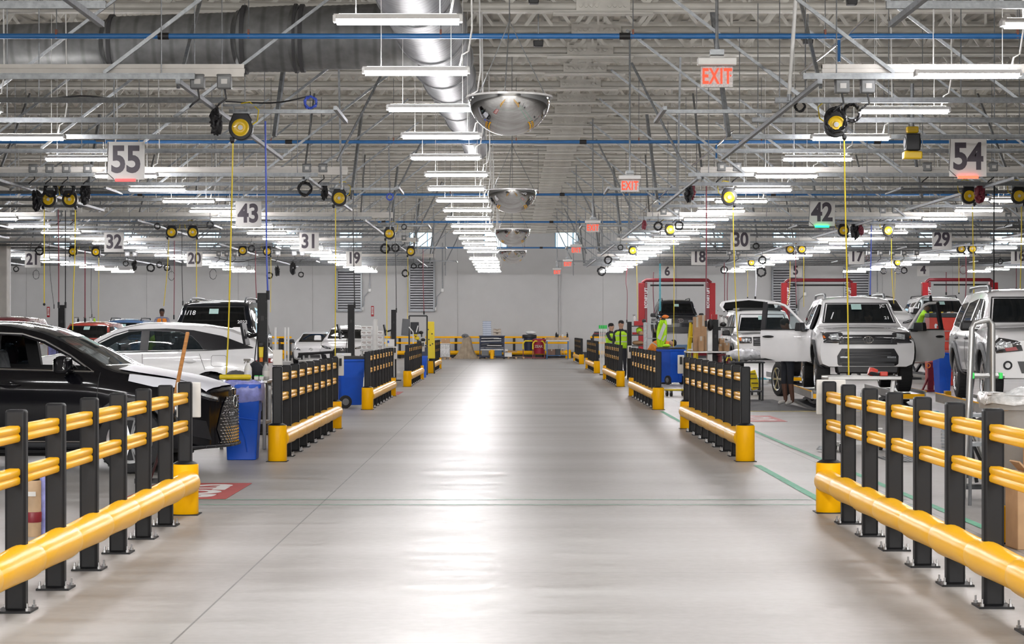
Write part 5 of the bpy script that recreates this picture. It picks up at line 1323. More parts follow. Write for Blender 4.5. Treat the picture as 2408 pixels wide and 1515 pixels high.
# ------------------------------------------------------------------ people
def person(label, loc, rz, top='lime', legs='cloth_dark', skin='skin_light', hair='hair', shoes='cloth_dark', J=None, sleeves=None, shorts=False, vest=None, scale=1., group=None):
    J0 = dict(pel=(0, 0, .96), spn=(0, .01, 1.14), che=(0, .0, 1.34), nck=(0, -.01, 1.50), hd0=(0, -.025, 1.58), hd1=(0, -.03, 1.66), hd2=(0, -.015, 1.735),
              sL=(.185, 0, 1.43), eL=(.245, .02, 1.15), wL=(.255, -.08, .92), sR=(-.185, 0, 1.43), eR=(-.245, .02, 1.15), wR=(-.255, -.08, .92),
              hL=(.10, 0, .93), kL=(.115, -.02, .50), aL=(.12, .03, .09), tL=(.13, -.15, .045), hR=(-.10, 0, .93), kR=(-.115, -.02, .50), aR=(-.12, .03, .09), tR=(-.13, -.15, .045))
    J0.update(J or {}); J0 = {k: Vector(v) for k, v in J0.items()}
    rad = dict(pel=.135, spn=.125, che=.145, nck=.052, hd0=.068, hd1=.085, hd2=.062, sL=.068, eL=.044, wL=.030, hL=.095, kL=.062, aL=.042, tL=.036)
    for k in list(rad):
        if k.endswith('L'): rad[k[:-1]+'R'] = rad[k]
    sl = sleeves or top
    E = [('pel', 'spn', top), ('spn', 'che', top), ('che', 'nck', top), ('nck', 'hd0', skin), ('hd0', 'hd1', skin), ('hd1', 'hd2', skin)]
    for s in 'LR':
        E += [('che', 's'+s, top), ('s'+s, 'e'+s, sl), ('e'+s, 'w'+s, sl if sleeves == 'cloth_dark' else skin), ('pel', 'h'+s, legs), ('h'+s, 'k'+s, legs), ('k'+s, 'a'+s, skin if shorts else legs), ('a'+s, 't'+s, shoes)]
        w_ = J0['w'+s]; d = (w_-J0['e'+s]).normalized(); side = Vector((1 if s == 'L' else -1, 0, 0)); side = (side-d*side.dot(d)).normalized(); fw = d.cross(side)
        J0['p'+s] = w_+d*.075; rad['p'+s] = .030; E.append(('w'+s, 'p'+s, skin))
        for i, (o, ln) in enumerate(((-.03, .062), (-.01, .075), (.011, .07), (.03, .055))):
            J0['f%d%s' % (i, s)] = J0['p'+s]+fw*o+d*ln*.6; J0['g%d%s' % (i, s)] = J0['p'+s]+fw*o*1.1+d*ln*1.15-side*.018; rad['f%d%s' % (i, s)] = .0095; rad['g%d%s' % (i, s)] = .008
            E += [('p'+s, 'f%d%s' % (i, s), skin), ('f%d%s' % (i, s), 'g%d%s' % (i, s), skin)]
        J0['u'+s] = w_+d*.035-fw*.045; J0['v'+s] = w_+d*.075-fw*.06; rad['u'+s] = .011; rad['v'+s] = .009; E += [('w'+s, 'u'+s, skin), ('u'+s, 'v'+s, skin)]
    hd = J0['hd2']-J0['hd0']; up = hd.normalized(); f = Vector((0, -1, 0)); f = (f-up*f.dot(up)).normalized(); sd = up.cross(f)
    J0['nose'] = J0['hd1']+f*.098-up*.018; rad['nose'] = .014; E.append(('hd1', 'nose', skin))
    for s_, k in ((1, 'earL'), (-1, 'earR')): J0[k] = J0['hd1']+sd*s_*.088-up*.01+f*-.01; rad[k] = .018; E.append(('hd1', k, skin))
    names = list(J0); idx = {k: i for i, k in enumerate(names)}
    me = bpy.data.meshes.new('person'); me.from_pydata([tuple(J0[k]) for k in names], [(idx[a], idx[b_]) for a, b_, _ in E], []); me.update()
    t = bpy.data.objects.new('person', me); C.objects.link(t)
    sk = t.modifiers.new('skin', 'SKIN'); sk.use_smooth_shade = True
    for k in names:
        v = me.skin_vertices[0].data[idx[k]]; v.radius = (rad[k], rad[k]*(.72 if k in ('pel', 'spn', 'che') else 1.12 if k.startswith('hd') else 1)); v.use_root = k == 'pel'
        if k in ('pel', 'spn', 'che'): v.radius = (rad[k]*1.05, rad[k]*.78)
    t.modifiers.new('sub', 'SUBSURF').levels = 2; t.modifiers['sub'].render_levels = 2
    bpy.context.view_layer.update()
    m2 = bpy.data.meshes.new_from_object(t.evaluated_get(bpy.context.evaluated_depsgraph_get())); t.modifiers.clear(); t.data = m2; bpy.data.meshes.remove(me); m2.name = 'person'
    mats = []
    for _, _, m in E:
        if m not in mats: mats.append(m)
    m2.materials.clear()
    for m in mats: m2.materials.append(M[m])
    segs = [(J0[a], J0[a].lerp(J0[b_], .55 if b_ == 'nck' else 1), mats.index(m), (min if b_ == 'nck' or a == 'nck' else max)(rad[a], rad[b_])) for a, b_, m in E]
    for p in m2.polygons:
        c = p.center; best = 9; bi = 0
        for a, b_, mi, r in segs:
            d = b_-a; u = max(0, min(1, (c-a).dot(d)/max(1e-9, d.dot(d)))); dd = (c-(a+d*u)).length-r
            if dd < best: best = dd; bi = mi
        p.material_index = bi
    m2.polygons.foreach_set('use_smooth', [True]*len(m2.polygons))
    t.location = loc; t.rotation_euler = (0, 0, rz); t.scale = (scale,)*3; tag(t, label, 'person', group)
    # hair cap and eyes
    B3 = Matrix((sd, -f, up)).transposed().to_4x4(); B3.translation = J0['hd1']+up*.035-f*.014
    q = MB(); q.lathe([(.088, -.06), (.093, -.02), (.091, .025), (.072, .058), (.035, .074), (1e-5, .077)], 18, B3 @ Matrix.Diagonal((.93, 1.06, 1, 1)), False); q.build('hair', hair, t, smooth=70)
    q = MB()
    for s_ in (1, -1): q.ball(J0['hd1']+f*.09+sd*s_*.033+up*.008, .011, 8, 5)
    q.build('eyes', 'black', t, smooth=70)
    if vest:
        # open sleeveless vest: rings round the trunk
        P = [J0['pel']+Vector((0, 0, -.06)), J0['pel'].lerp(J0['spn'], .5), J0['spn'], J0['spn'].lerp(J0['che'], .5), J0['che'], J0['che'].lerp(J0['nck'], .55)]
        rx = [.175, .17, .168, .178, .20, .15]; ry = [.135, .13, .125, .13, .135, .085]
        vs = []; fs = []; n = 20
        for i, c in enumerate(P):
            ax = (P[min(i+1, 5)]-P[max(0, i-1)]).normalized(); sx = Vector((1, 0, 0)); fy = ax.cross(sx)
            for k in range(n+1):
                a = -PI/2+.12+(2*PI-.24)*k/n; vs.append(c+sx*math.cos(a)*rx[i]+fy*math.sin(a)*ry[i]*1)
        for i in range(5):
            for k in range(n): fs.append((i*(n+1)+k, i*(n+1)+k+1, (i+1)*(n+1)+k+1, (i+1)*(n+1)+k))
        q = MB(); q.add(vs, fs); o = q.build('vest', vest, t, smooth=70)
        md = o.modifiers.new('cloth', 'SOLIDIFY'); md.thickness = .012; md.offset = 1
        vs2 = []; fs2 = []
        for i0 in (1.4, 3.4):
            for dz in (0, .32):
                u = i0+dz; i = int(u); c = P[i].lerp(P[i+1], u-i); RX_ = rx[i]+(rx[i+1]-rx[i])*(u-i)+.016; RY_ = ry[i]+(ry[i+1]-ry[i])*(u-i)+.016; ax = (P[i+1]-P[i]).normalized(); sx = Vector((1, 0, 0)); fy = ax.cross(sx)
                for k in range(n+1): a = -PI/2+.12+(2*PI-.24)*k/n; vs2.append(c+sx*math.cos(a)*RX_+fy*math.sin(a)*RY_)
        for b_ in (0, 2*(n+1)):
            for k in range(n): fs2.append((b_+k, b_+k+1, b_+n+1+k+1, b_+n+1+k))
        q = MB(); q.add(vs2, fs2); q.build('reflective_band', 'reflective', o, smooth=70)
    return t
ARMS_FWD = dict(eL=(.24, -.16, 1.22), wL=(.14, -.38, 1.20), eR=(-.24, -.16, 1.22), wR=(-.14, -.38, 1.20))
person('person in a lime safety vest, turned aside, behind the fourth barrier', (gx(1437, 65), 65.3, 0), .9, top='cloth_dark', sleeves='cloth_dark', vest='lime', J=ARMS_FWD, scale=1.0)
person('person in a lime safety vest over dark sleeves, facing the aisle beside the red shelf', (gx(1461, 64.5), 64.5, 0), -.3, top='cloth_dark', sleeves='cloth_dark', vest='lime', scale=1.05)
bend = dict(pel=(0, .12, .96), spn=(0, -.02, 1.10), che=(0, -.22, 1.16), nck=(0, -.38, 1.17), hd0=(0, -.46, 1.16), hd1=(0, -.53, 1.15), hd2=(0, -.60, 1.17), sL=(.185, -.28, 1.16), eL=(.25, -.36, .90), wL=(.18, -.55, .78), sR=(-.185, -.28, 1.16), eR=(-.25, -.36, .90), wR=(-.18, -.55, .78), hL=(.1, .1, .93), hR=(-.1, .1, .93))
person('person bending over in an orange safety vest with lime bands behind the third barrier', (gx(1545, 58), 58.5, 0), PI/2+.25, top='hi_orange', sleeves='hi_orange', vest='hi_orange', J=bend)
person('person with bare legs, dark shorts and white shoes behind the open car door', (gx(1853, 41.2), 41.2, 0), -1.1, top='cloth_dark', legs='cloth_dark', skin='skin_dark', shoes='shoe_white', shorts=True, scale=1.03,
       J=dict(eL=(.24, -.2, 1.2), wL=(.15, -.42, 1.15), eR=(-.24, -.2, 1.2), wR=(-.15, -.42, 1.15), hd0=(0, -.05, 1.57), hd1=(0, -.085, 1.64), hd2=(0, -.09, 1.715)))
lean = dict(spn=(0, -.04, 1.14), che=(0, -.12, 1.33), nck=(0, -.2, 1.47), hd0=(0, -.25, 1.54), hd1=(0, -.28, 1.61), hd2=(0, -.29, 1.69), sL=(.185, -.15, 1.40), eL=(.25, -.40, 1.32), wL=(.16, -.62, 1.26), sR=(-.185, -.15, 1.40), eR=(-.25, -.40, 1.32), wR=(-.16, -.62, 1.26))
def stand(x, y, h, lab):
    t = thing('step_stand', lab, 'step', (x, y, 0)); q = MB(); q.box((0, 0, h-.02), (.7, .5, .04)); q.build('tread', 'steel', t, bev=.008)
    for a in (-.32, .32):
        for b_ in (-.22, .22): q = MB(); q.bar((a, b_, 0), (a, b_, h-.04), .04); q.build('leg', 'steel', t)
X = gx(2158, 58); stand(X, 58, .62, 'steel step stand under the worker in the lime shirt')
person('person in a lime long-sleeved shirt leaning over the red tool chest', (X, 58, .62), PI/2-.15, top='lime', sleeves='lime', skin='skin_dark', J=lean)
X = gx(381, 66); stand(X, 66, .52, 'steel step stand under the worker in the striped shirt')
person('person in a striped shirt and orange vest standing far back beside the dark wagon', (X, 66, .52), .1, top='cloth_stripe', skin='skin_dark', vest='hi_orange', J=ARMS_FWD, scale=.98)
person('person in a lime shirt seen through the open window of the black crossover', (gx(76, 50), 50, 0), .3, top='lime', sleeves='lime', skin='skin_dark', J=ARMS_FWD)
person('person in a lime shirt seen through the front window of the white crossover', (gx(352, 45), 45, 0), 1.2, top='lime', sleeves='lime', J=lean, scale=.97)
sit = dict(pel=(0, 0, .96), hL=(.10, -.04, .94), hR=(-.10, -.04, .94), kL=(.13, -.46, .98), kR=(-.13, -.46, .98), aL=(.13, -.58, .60), aR=(-.13, -.58, .60), tL=(.13, -.74, .56), tR=(-.13, -.74, .56), eL=(.26, -.1, 1.16), wL=(.2, -.36, 1.2), eR=(-.26, -.1, 1.16), wR=(-.2, -.36, 1.2))
person('person in a lime shirt sitting behind the windscreen of the doors-open white wagon', (gx(2023, 38.4)+.22+.40, 41.0, .26), .1, top='lime', sleeves='lime', J=sit, scale=.95)
# ------------------------------------------------------------------ bins, benches, towers, loose things
def wheeled_bin(lab, x, y, rz=0, col='bin_blue', w=.56, d=.6, h=1.0, lid=True, lidcol='black', bag=None, wheels_=True):
    t = thing('wheeled_bin', lab, 'bin', (x, y, 0), rz)
    q = MB(); z0 = .06 if wheels_ else .002
    lv = [(z0, .80), (.10, .82), (h*.62, .93), (h*.64, .97), (h-.05, 1.), (h-.05, 1.07), (h, 1.08), (h, 1.0), (h*.85, .96)]
    vs = []; fs = []
    for z, s in lv:
        for a, b_ in ((-1, -1), (-.86, -1.06), (.86, -1.06), (1, -1), (1, 1), (-1, 1)): vs.append((a*w/2*s, b_*d/2*s, z))
    n = 6
    for i in range(len(lv)-1):
        for j in range(n): fs.append((i*n+j, i*n+(j+1) % n, (i+1)*n+(j+1) % n, (i+1)*n+j))
    fs += [tuple(reversed(range(n))), tuple(range((len(lv)-1)*n, len(lv)*n))]
    q.add(vs, fs); q.build('tub', col, t, bev=.012)
    q = MB(); q.tube([(-w*.36, -d*.49, h*.60), (-w*.1, -d*.51, h*.56), (w*.40, -d*.50, h*.53)], .008, 5); q.tube([(-w*.1, -d*.51, h*.56), (w*.1, -d*.48, h*.3), (w*.16, -d*.45, .1)], .007, 5); q.build('moulded_rib', col, t)
    if lid: q = MB(); q.box((0, .0, h+.03), (w*1.1, d*1.1, .06), top=(.92, .9)); q.cyl((-w*.5, d*.55, h+.02), (w*.5, d*.55, h+.02), .03, n=8); q.build('lid', lidcol, t, bev=.015)
    if bag:
        q = MB(); pts = []
        rr = random.Random(3)
        prof = [(1.02, h-.22), (1.10, h-.2), (1.13, h-.05), (1.12, h+.02), (.98, h+.03), (.92, h-.05)]
        vs = []; fs = []; n = 28
        for i, (s, z) in enumerate(prof):
            for k in range(n):
                a = 2*PI*k/n; c, s_ = math.cos(a), math.sin(a); m_ = max(abs(c), abs(s_)); j = 1+rr.uniform(-.03, .03)
                vs.append((c/m_*w/2*s*j, s_/m_*d/2*s*j, z+rr.uniform(-.02, .02)))
        for i in range(len(prof)-1):
            for k in range(n): fs.append((i*n+k, i*n+(k+1) % n, (i+1)*n+(k+1) % n, (i+1)*n+k))
        q.add(vs, fs); q.build('liner_bag', bag, t, smooth=80)
    if wheels_:
        for s in (-1, 1):
            q = MB(); q.cyl((s*w*.44, d*.30*-1, .13), (s*w*.52, d*.30*-1, .13), .13, n=20); o = q.build('wheel', 'rubber', t, smooth=40)
            q = MB(); q.cyl((s*w*.53, -d*.30, .13), (s*w*.535, -d*.30, .13), .07, n=14); q.build('hub', 'clad_grey', o, smooth=40)
    return t
wheeled_bin('blue bin with a violet liner bag beside the black crossover nose', gx(570, 24.3), 24.35, .05, w=.44, d=.5, h=.92, lid=False, bag='bag_violet', wheels_=False)
wheeled_bin('blue wheeled bin at the near end of the third black-car side barrier', gx(829, 39.6)-.10, 40.0, -1.2, w=.5, d=.5, h=.98)
b3 = wheeled_bin('blue wheeled bin with black lid between the second and third white-car side barriers', gx(1578, 56.5), 56.6, .6, w=.52, d=.6, h=1.0)
wheeled_bin('blue bin under the open door of the doors-open white wagon', gx(2216, 49), 49, .2, w=.34, d=.4, h=1.0, lid=False, wheels_=False)
wheeled_bin('small blue bin behind the end board of the fourth black-car side barrier', gx(992, 64.5), 64.5, 0, w=.34, d=.4, h=.7, lid=False, wheels_=False)
def cloth(lab, p, s, m, cat='cloth', name='folded_cloth'):
    t = thing(name, lab, cat, p); rr = random.Random(int(p[0]*100)); q = MB(); n, k = 16, 8; vs = []; fs = []
    for i in range(k+1):
        a = PI*i/k
        for j in range(n):
            b_ = 2*PI*j/n; r = 1+rr.uniform(-.13, .13); vs.append((math.cos(b_)*math.sin(a)*s[0]/2*r, math.sin(b_)*math.sin(a)*s[1]/2*r, max(0, s[2]/2+math.cos(a)*s[2]/2*r)))
    for i in range(k):
        for j in range(n): fs.append((i*n+j, i*n+(j+1) % n, (i+1)*n+(j+1) % n, (i+1)*n+j))
    q.add(vs, fs); o = q.build('fabric', m, t, smooth=80); return t
cloth('lime cloth lying on the blue bin lid', Vector((gx(1567, 56.5), 56.45, 1.06)), (.24, .2, .09), 'lime')
def tower(lab, x, y, h, w=.15, monitor=True, cable=None, side=-1, cap=None):
    t = thing('workstation_tower', lab, 'tower', (x, y, 0))
    q = MB(); q.box((0, 0, h/2), (w, .14, h)); q.build('column', 'post_black', t, bev=.006)
    q = MB(); q.box((0, 0, .015), (.45, .45, .03)); q.build('foot', 'post_black', t, bev=.008)
    q = MB()
    for i in range(7):
        for s in (-1, 1): q.cyl((s*w*.38, -.072, .5+i*.25), (s*w*.38, -.078, .5+i*.25), .008, n=6)
    q.box((0, -.072, h-.38), (.04, .006, .07)); q.build('fixings', 'black', t)
    if monitor:
        q = MB(); q.tube([(side*w*.4, 0, h-.62), (side*.2, -.0, h-.66), (side*.24, 0, h-.62)], .025, 8); q.build('arm', 'post_black', t)
        q = MB(); q.box((side*.27, 0, h-.62), (.035, .52, .34), rot=Matrix.Rotation(side*.18, 4, 'Y')); m_ = q.build('monitor', 'screen', t, bev=.006)
        q = MB(); q.box((side*.255, 0, h-.62), (.03, .2, .14), rot=Matrix.Rotation(side*.18, 4, 'Y')); q.build('monitor_back', 'clad', m_)
    q = MB(); q.tube([(side*.05, -.08, h-.4), (side*.11, -.1, h-1.0), (side*.06, -.08, h-1.4)], .008, 6); q.build('cable', 'black', t, smooth=60)
    return t
tower('tall black tower post behind the workbench with yellow tube', gx(618, 30), 30, 2.13)
tower('tall black tower post before the white crossover with a monitor edge-on', gx(826, 45.2), 45.2, 2.14)
tower('tall black tower post between the third and fourth black-car side barriers', gx(926, 60.6), 60.6, 2.16)
tower('tall black tower post beyond the black crossover roof', gx(146, 45.6), 45.6, 2.13)
def bench(lab, x0, x1, y, d, h, top='steel', legs='steel', shelf=None, cat='table', name='workbench'):
    t = thing(name, lab, cat, ((x0+x1)/2, y, 0)); w = x1-x0
    q = MB(); q.box((0, 0, h-.02), (w, d, .04)); q.build('top', top, t, bev=.008)
    for a in (-w/2+.05, w/2-.05):
        for b_ in (-d/2+.05, d/2-.05): q = MB(); q.box((a, b_, (h-.04)/2), (.045, .045, h-.04)); q.build('leg', legs, t, bev=.005)
    if shelf: q = MB(); q.box((0, 0, shelf), (w-.06, d-.06, .03)); q.build('shelf', legs, t)
    return t
def box_thing(lab, c, d, m='card', rz=0, tape=True, name='cardboard_box', cat='box', txt=None):
    t = thing(name, lab, cat, (c[0], c[1], c[2]), rz)
    q = MB(); q.box((0, 0, d[2]/2), d); q.build('carton', m, t, bev=.006)
    if tape: q = MB(); q.box((0, 0, d[2]+.001), (d[0]*1.002, .05, .003)); q.box((0, -d[1]/2-.001, d[2]*.85), (.05, .003, d[2]*.3)); q.build('tape', 'tray_tan' if m.startswith('card') else 'film_white', t)
    if txt: writing('lettering', txt, d[2]*.28, 'card_dark' if m == 'card' else 'sign_ink', t, (0, -d[1]/2-.004, d[2]*.55))
    return t
def bottle(lab, p, m='white_plastic', h=.24, spray=True, labm=None):
    t = thing('spray_bottle' if spray else 'bottle', lab, 'bottle', p); r = h*.18
    q = MB(); q.lathe([(r*.9, 0), (r, .01), (r, h*.55), (r*.85, h*.62), (r*.35, h*.78), (r*.33, h*.82)], 16); q.build('flask', m, t, smooth=50)
    q = MB(); q.cyl((0, 0, h*.82), (0, 0, h*.90), r*.4, n=10)
    if spray: q.box((-.012, 0, h*.95), (.09, .025, h*.1)); q.bar((-.03, 0, h*.92), (-.05, 0, h*.78), .012)
    q.build('trigger' if spray else 'cap', 'plastic_grey', t, bev=.003)
    if labm: q = MB(); q.lathe([(r+.002, h*.15), (r+.002, h*.45)], 16, cap=False); q.build('label', labm, t, smooth=50)
    return t
# -- left workbench beside the black crossover
Yb = 26.6; zb_ = gz(893, Yb)
bench('steel workbench behind the blue bin and the second barrier', gx(520, Yb), gx(637, Yb), Yb, .7, zb_, shelf=.35)
t = thing('yellow_tube', 'yellow plastic tube lying along the front of the workbench', 'tube', at(553, 887, 26.3)); q = MB(); q.tube([(-.21, 0, 0), (-.2, 0, 0), (.19, 0, 0), (.21, 0, 0)], [.02, .034, .034, .02], 12); q.build('sleeve', 'hose_yellow', t, smooth=50)
q = MB(); q.cyl((-.225, 0, 0), (-.205, 0, 0), .018, n=10); q.build('end_plug', 'black', t)
bottle('white spray bottle with grey trigger on the workbench', Vector((gx(582, 26.4), 26.45, zb_)), h=.28, labm='film_white')
bottle('dark bottle with white label on the workbench beside the tower', Vector((gx(625, 26.7), 26.7, zb_)), 'bag_clear', h=.26, spray=False, labm='sign_white')
t = thing('test_meter', 'yellow handheld test meter hung on the tall black tower', 'meter', at(614, 826, 29.85)); q = MB(); q.box((0, 0, 0), (.06, .04, .2), top=(1.25, 1)); q.build('case', 'hose_yellow', t, bev=.012); q = MB(); q.box((0, -.01, .10), (.09, .05, .08)); q.build('screen_hood', 'black', t, bev=.02); q = MB(); q.cyl((0, 0, -.1), (0, 0, -.16), .025, n=8); q.build('probe', 'orange', t)
cloth('crumpled dark work gloves on the workbench', Vector((gx(556, 26.7), 26.7, zb_)), (.26, .2, .12), 'seat', 'gloves', 'work_gloves'); cloth('dark bag slumped on the workbench behind the spray bottle', Vector((gx(602, 26.75), 26.75, zb_)), (.22, .25, .24), 'cloth_dark', 'bag', 'tool_bag')
for i, px in enumerate((602, 614)): 
    t = thing('battery', ['small white battery block on the bench beside the dark bag', 'small white battery block on the bench nearest the tower'][i], 'battery', (gx(px, 26.35), 26.4, zb_)); q = MB(); q.box((0, 0, .025), (.06, .05, .05)); q.build('case', 'white_plastic', t, bev=.008); q = MB(); q.box((0, 0, .055), (.05, .04, .012)); q.build('contact', 'green', t)
box_thing('small red pack on the workbench under the gloves', (gx(545, 26.4), 26.4, zb_), (.12, .1, .04), 'red', tape=False, name='red_pack', cat='pack')
# -- broom leaning on the barrier
t = thing('broom', 'wooden broom handle leaning on the far end of the nearest barrier', 'broom', at(441, 781, 17.25)); p0 = t.location.copy()
pm = at(401, 985, 17.7)-p0; pb = at(352, 1128, 20.2); pb.z = .05; pb = pb-p0
q = MB(); q.tube([(0, 0, 0), (0, 0, -.01), pm], [.012, .017, .017], 10); q.build('handle', 'wood', t, smooth=50)
q = MB(); q.tube([pm, pb], .016, 8); q.box(pb, (.3, .06, .05)); q.build('lower_handle', 'black', t, smooth=40)
# -- things standing behind the nearest left barrier
t = thing('filter_canister', 'tall tan canister with dark red band behind the nearest barrier', 'canister', (gx(78, 15.3), 15.3, 0)); q = MB(); q.lathe([(.055, 0), (.06, .01), (.06, .42), (.055, .43)], 24); q.build('tube', 'plank', t, smooth=50)
q = MB(); q.lathe([(.062, .11), (.065, .12), (.065, .18), (.062, .19)], 24, cap=False); q.build('band', 'red_dark', t, smooth=50); q = MB(); q.cyl((0, 0, .43), (0, 0, .46), .05, n=20); q.build('cap', 'black', t); q = MB(); q.box((0, -.062, .33), (.07, .004, .035)); q.build('label', 'sign_white', t)
t = thing('bottle', 'blue and white wrapped bottle beside the tan canister', 'bottle', (gx(101, 15.4), 15.4, 0)); q = MB(); q.lathe([(.04, 0), (.045, .02), (.045, .4), (.02, .46)], 16); q.build('wrap', 'bag_violet', t, smooth=50); q = MB(); q.cyl((0, 0, .46), (0, 0, .49), .02, n=10); q.build('cap', 'white_plastic', t)
t = thing('floor_platform', 'low grey lift platform on the floor behind the black crossover', 'platform', (-8.2, 25.4, 0)); q = MB(); q.box((0, 0, .07), (6.4, .8, .06)); q.build('deck', 'film_white', t, bev=.01); q = MB(); q.box((0, 0, .02), (6.5, .9, .04)); q.build('frame', 'clad', t)
# -- seen through the black crossover window
box_thing('white carton seen through the black crossover window', (gx(102, 46), 46, .9), (.26, .3, .32), 'white_plastic', name='carton'); box_thing('carton with violet print seen through the black crossover window', (gx(131, 46), 46, .9), (.28, .3, .3), 'bag_violet', name='carton')
bench('bench with cartons seen through the black crossover window', gx(85, 46), gx(150, 46), 46, .6, .9)
wheeled_bin('black bin heaped with orange cloth seen through the black crossover window', gx(66, 44), 44, 0, 'black', .34, .4, 1.18, lid=False, wheels_=False); cloth('orange cloth heaped on the black bin seen through the car window', Vector((gx(63, 44), 44, 1.17)), (.36, .36, .2), 'hi_orange')
t = thing('traffic_cone', 'orange cone seen through the black crossover window', 'cone', (gx(115, 45.9), 45.9, .9)); q = MB(); q.lathe([(.07, 0), (.07, .02), (.05, .03), (.012, .3)], 14); q.build('cone_body', 'orange', t, smooth=40); q = MB(); q.box((0, 0, .005), (.16, .16, .01)); q.build('base', 'orange', t)
bench('bench with bottles beyond the red wagon', gx(168, 72), gx(245, 72), 72, .6, gz(760, 72))
for i, (px, m) in enumerate(((178, 'white_plastic'), (184, 'black'), (200, 'black'), (213, 'white_plastic'), (222, 'lime'))): bottle(['white spray bottle first on the bench beyond the red wagon', 'black bottle second on the bench beyond the red wagon', 'black bottle third on the bench beyond the red wagon', 'white bottle fourth on the bench beyond the red wagon', 'lime bottle last on the bench beyond the red wagon'][i], Vector((gx(px, 72), 72, gz(760, 72))), m, .22)
# -- far left behind the second barrier: bench, boxes, rails
Yb = 43; bench('steel workbench with a white tray behind the second barrier end', gx(705, Yb), gx(812, Yb), Yb, .7, gz(846, Yb), shelf=.4)
for i, px in enumerate((714, 727)): bottle(['clear bottle first on the bench by the white hatchback', 'clear bottle second on the bench by the white hatchback'][i], Vector((gx(px, Yb), Yb, gz(846, Yb))), 'bag_clear', .13, False)
box_thing('white tray box on the bench before the white crossover', (gx(808, 42.8), 42.8, gz(846, Yb)), (.3, .3, .14), 'white_plastic', name='tray_box')
t = thing('power_tool', 'long black torque bar lying across the bench stand', 'tool', at(745, 831, 43)); q = MB(); q.tube([(-.4, 0, -.02), (0, 0, 0), (.4, 0, .03)], .03, 8); q.build('bar', 'black', t); q = MB(); q.cyl((-.32, 0, -.02), (-.32, 0, -.15), .02, n=8); q.cyl((.3, 0, .0), (.3, 0, -.15), .02, n=8); q.build('rest', 'black', t)
rr = random.Random(5); k = 0
WORDW = ['lowest', 'second', 'third', 'fourth', 'topmost']
for c, px in enumerate((856, 869, 882, 894)):
    for r in range(5):
        if c == 3 and r == 4: continue
        Y = 68; h = .165
        t = box_thing('white printed carton, %s in the %s column of the white stack' % (WORDW[r], ('first', 'second', 'third', 'fourth')[c]), (gx(px, Y), Y+rr.uniform(-.05, .05), .86+r*h), (.19, .3, h-.008), 'white_plastic', rr.uniform(-.05, .05), tape=False, name='white_carton')
        t['group'] = 'white cartons stacked beside the white crossover'
        q = MB(); q.box((0, -.152, .1), (.13, .003, .02)); q.box((.02, -.152, .05), (.09, .003, .012)); q.build('print', 'card_dark', t)
bench('table under the stack of white cartons', gx(848, 68), gx(902, 68), 68, .6, .86)
t = thing('white_post', 'tall white round post before the stack of white cartons', 'post', (gx(882, 62), 62, 0)); q = MB(); q.cyl((0, 0, .02), (0, 0, gz(753, 62)), .075, n=14); q.build('pole', 'white_plastic', t, smooth=40); q = MB(); q.cyl((0, 0, 0), (0, 0, .03), .14, n=14); q.cyl((0, 0, gz(753, 62)), (0, 0, gz(751, 62)), .085, n=14); q.build('collar', 'white_plastic', t, smooth=40)
wb = box_thing('white box with a blue sticker on the stand by the third barrier end', (gx(917, 60), 60, gz(815, 60)), (.26, .26, .22), 'white_plastic', tape=False, name='carton'); bench('stand under the white box with a blue sticker', gx(905, 60), gx(930, 60), 60, .4, gz(815, 60))
q = MB(); q.box((-.05, -.134, .14), (.07, .006, .07)); q.build('blue_sticker', 'bin_blue', wb)
for px in (648, 671, 678):
    t = thing('white_post', {648: 'short white post farthest from the aisle beyond the tall black tower', 671: 'white post second of three beyond the tall black tower', 678: 'white post nearest the white hatchback beyond the tower'}[px], 'post', (gx(px, 95), 95, 0)); q = MB(); q.cyl((0, 0, 0), (0, 0, gz(770, 95)), .05, n=10); q.build('pole', 'white_plastic', t, smooth=40); q = MB(); q.cyl((0, 0, 0), (0, 0, .03), .12, n=10); q.build('foot', 'white_plastic', t)
# -- guard rails along the end wall
def wall_guard(x0, x1, y, posts, ends, lab):
    t = thing('guard_rail', lab, 'barrier', (0, y, 0))
    for px in posts: q = MB(); q.box((px, .05, .58), (.13, .1, 1.16)); q.build('post', 'post_black', t, bev=.015)
    for z in (1.12, .82): q = MB(); q.box(((x0+x1)/2, -.02, z), (x1-x0, .06, .10)); q.build('rail', 'yellow', t, bev=.02)
    q = MB(); q.cyl((x0, -.05, .30), (x1, -.05, .30), .11, n=14); q.build('bumper_tube', 'yellow_tube', t, smooth=40)
    for px in ends: q = MB(); q.lathe([(.15, 0), (.15, .44), (.1, .46)], 18, Matrix.Translation((px, 0, 0))); q.build('bollard_sleeve', 'yellow', t, smooth=40)
wall_guard(gx(1000, 105.6), gx(1336, 105.6), 105.6, [gx(p, 105.6) for p in (1072, 1140, 1209, 1278)], [gx(1336, 105.6), gx(1158, 105.6)], 'long yellow guard rail along the end wall behind the tarp and carts')
wall_guard(gx(1388, 105.6), gx(1470, 105.6), 105.6, [gx(1392, 105.6)], [], 'short yellow guard rail along the end wall behind the two workers')
wall_guard(gx(640, 104), gx(686, 104), 104, [gx(659, 104), gx(664, 104)], [gx(662, 104)], 'yellow guard rail by the end wall left of the white hatchback')
wall_guard(gx(904, 105), gx(985, 105), 105, [gx(940, 105)], [], 'yellow guard rail by the end wall behind the tool monitors')
bench('dark steel frame table by the end wall beyond the tall black tower', gx(655, 98), gx(685, 98), 98, .6, gz(799, 98), 'black', 'black')
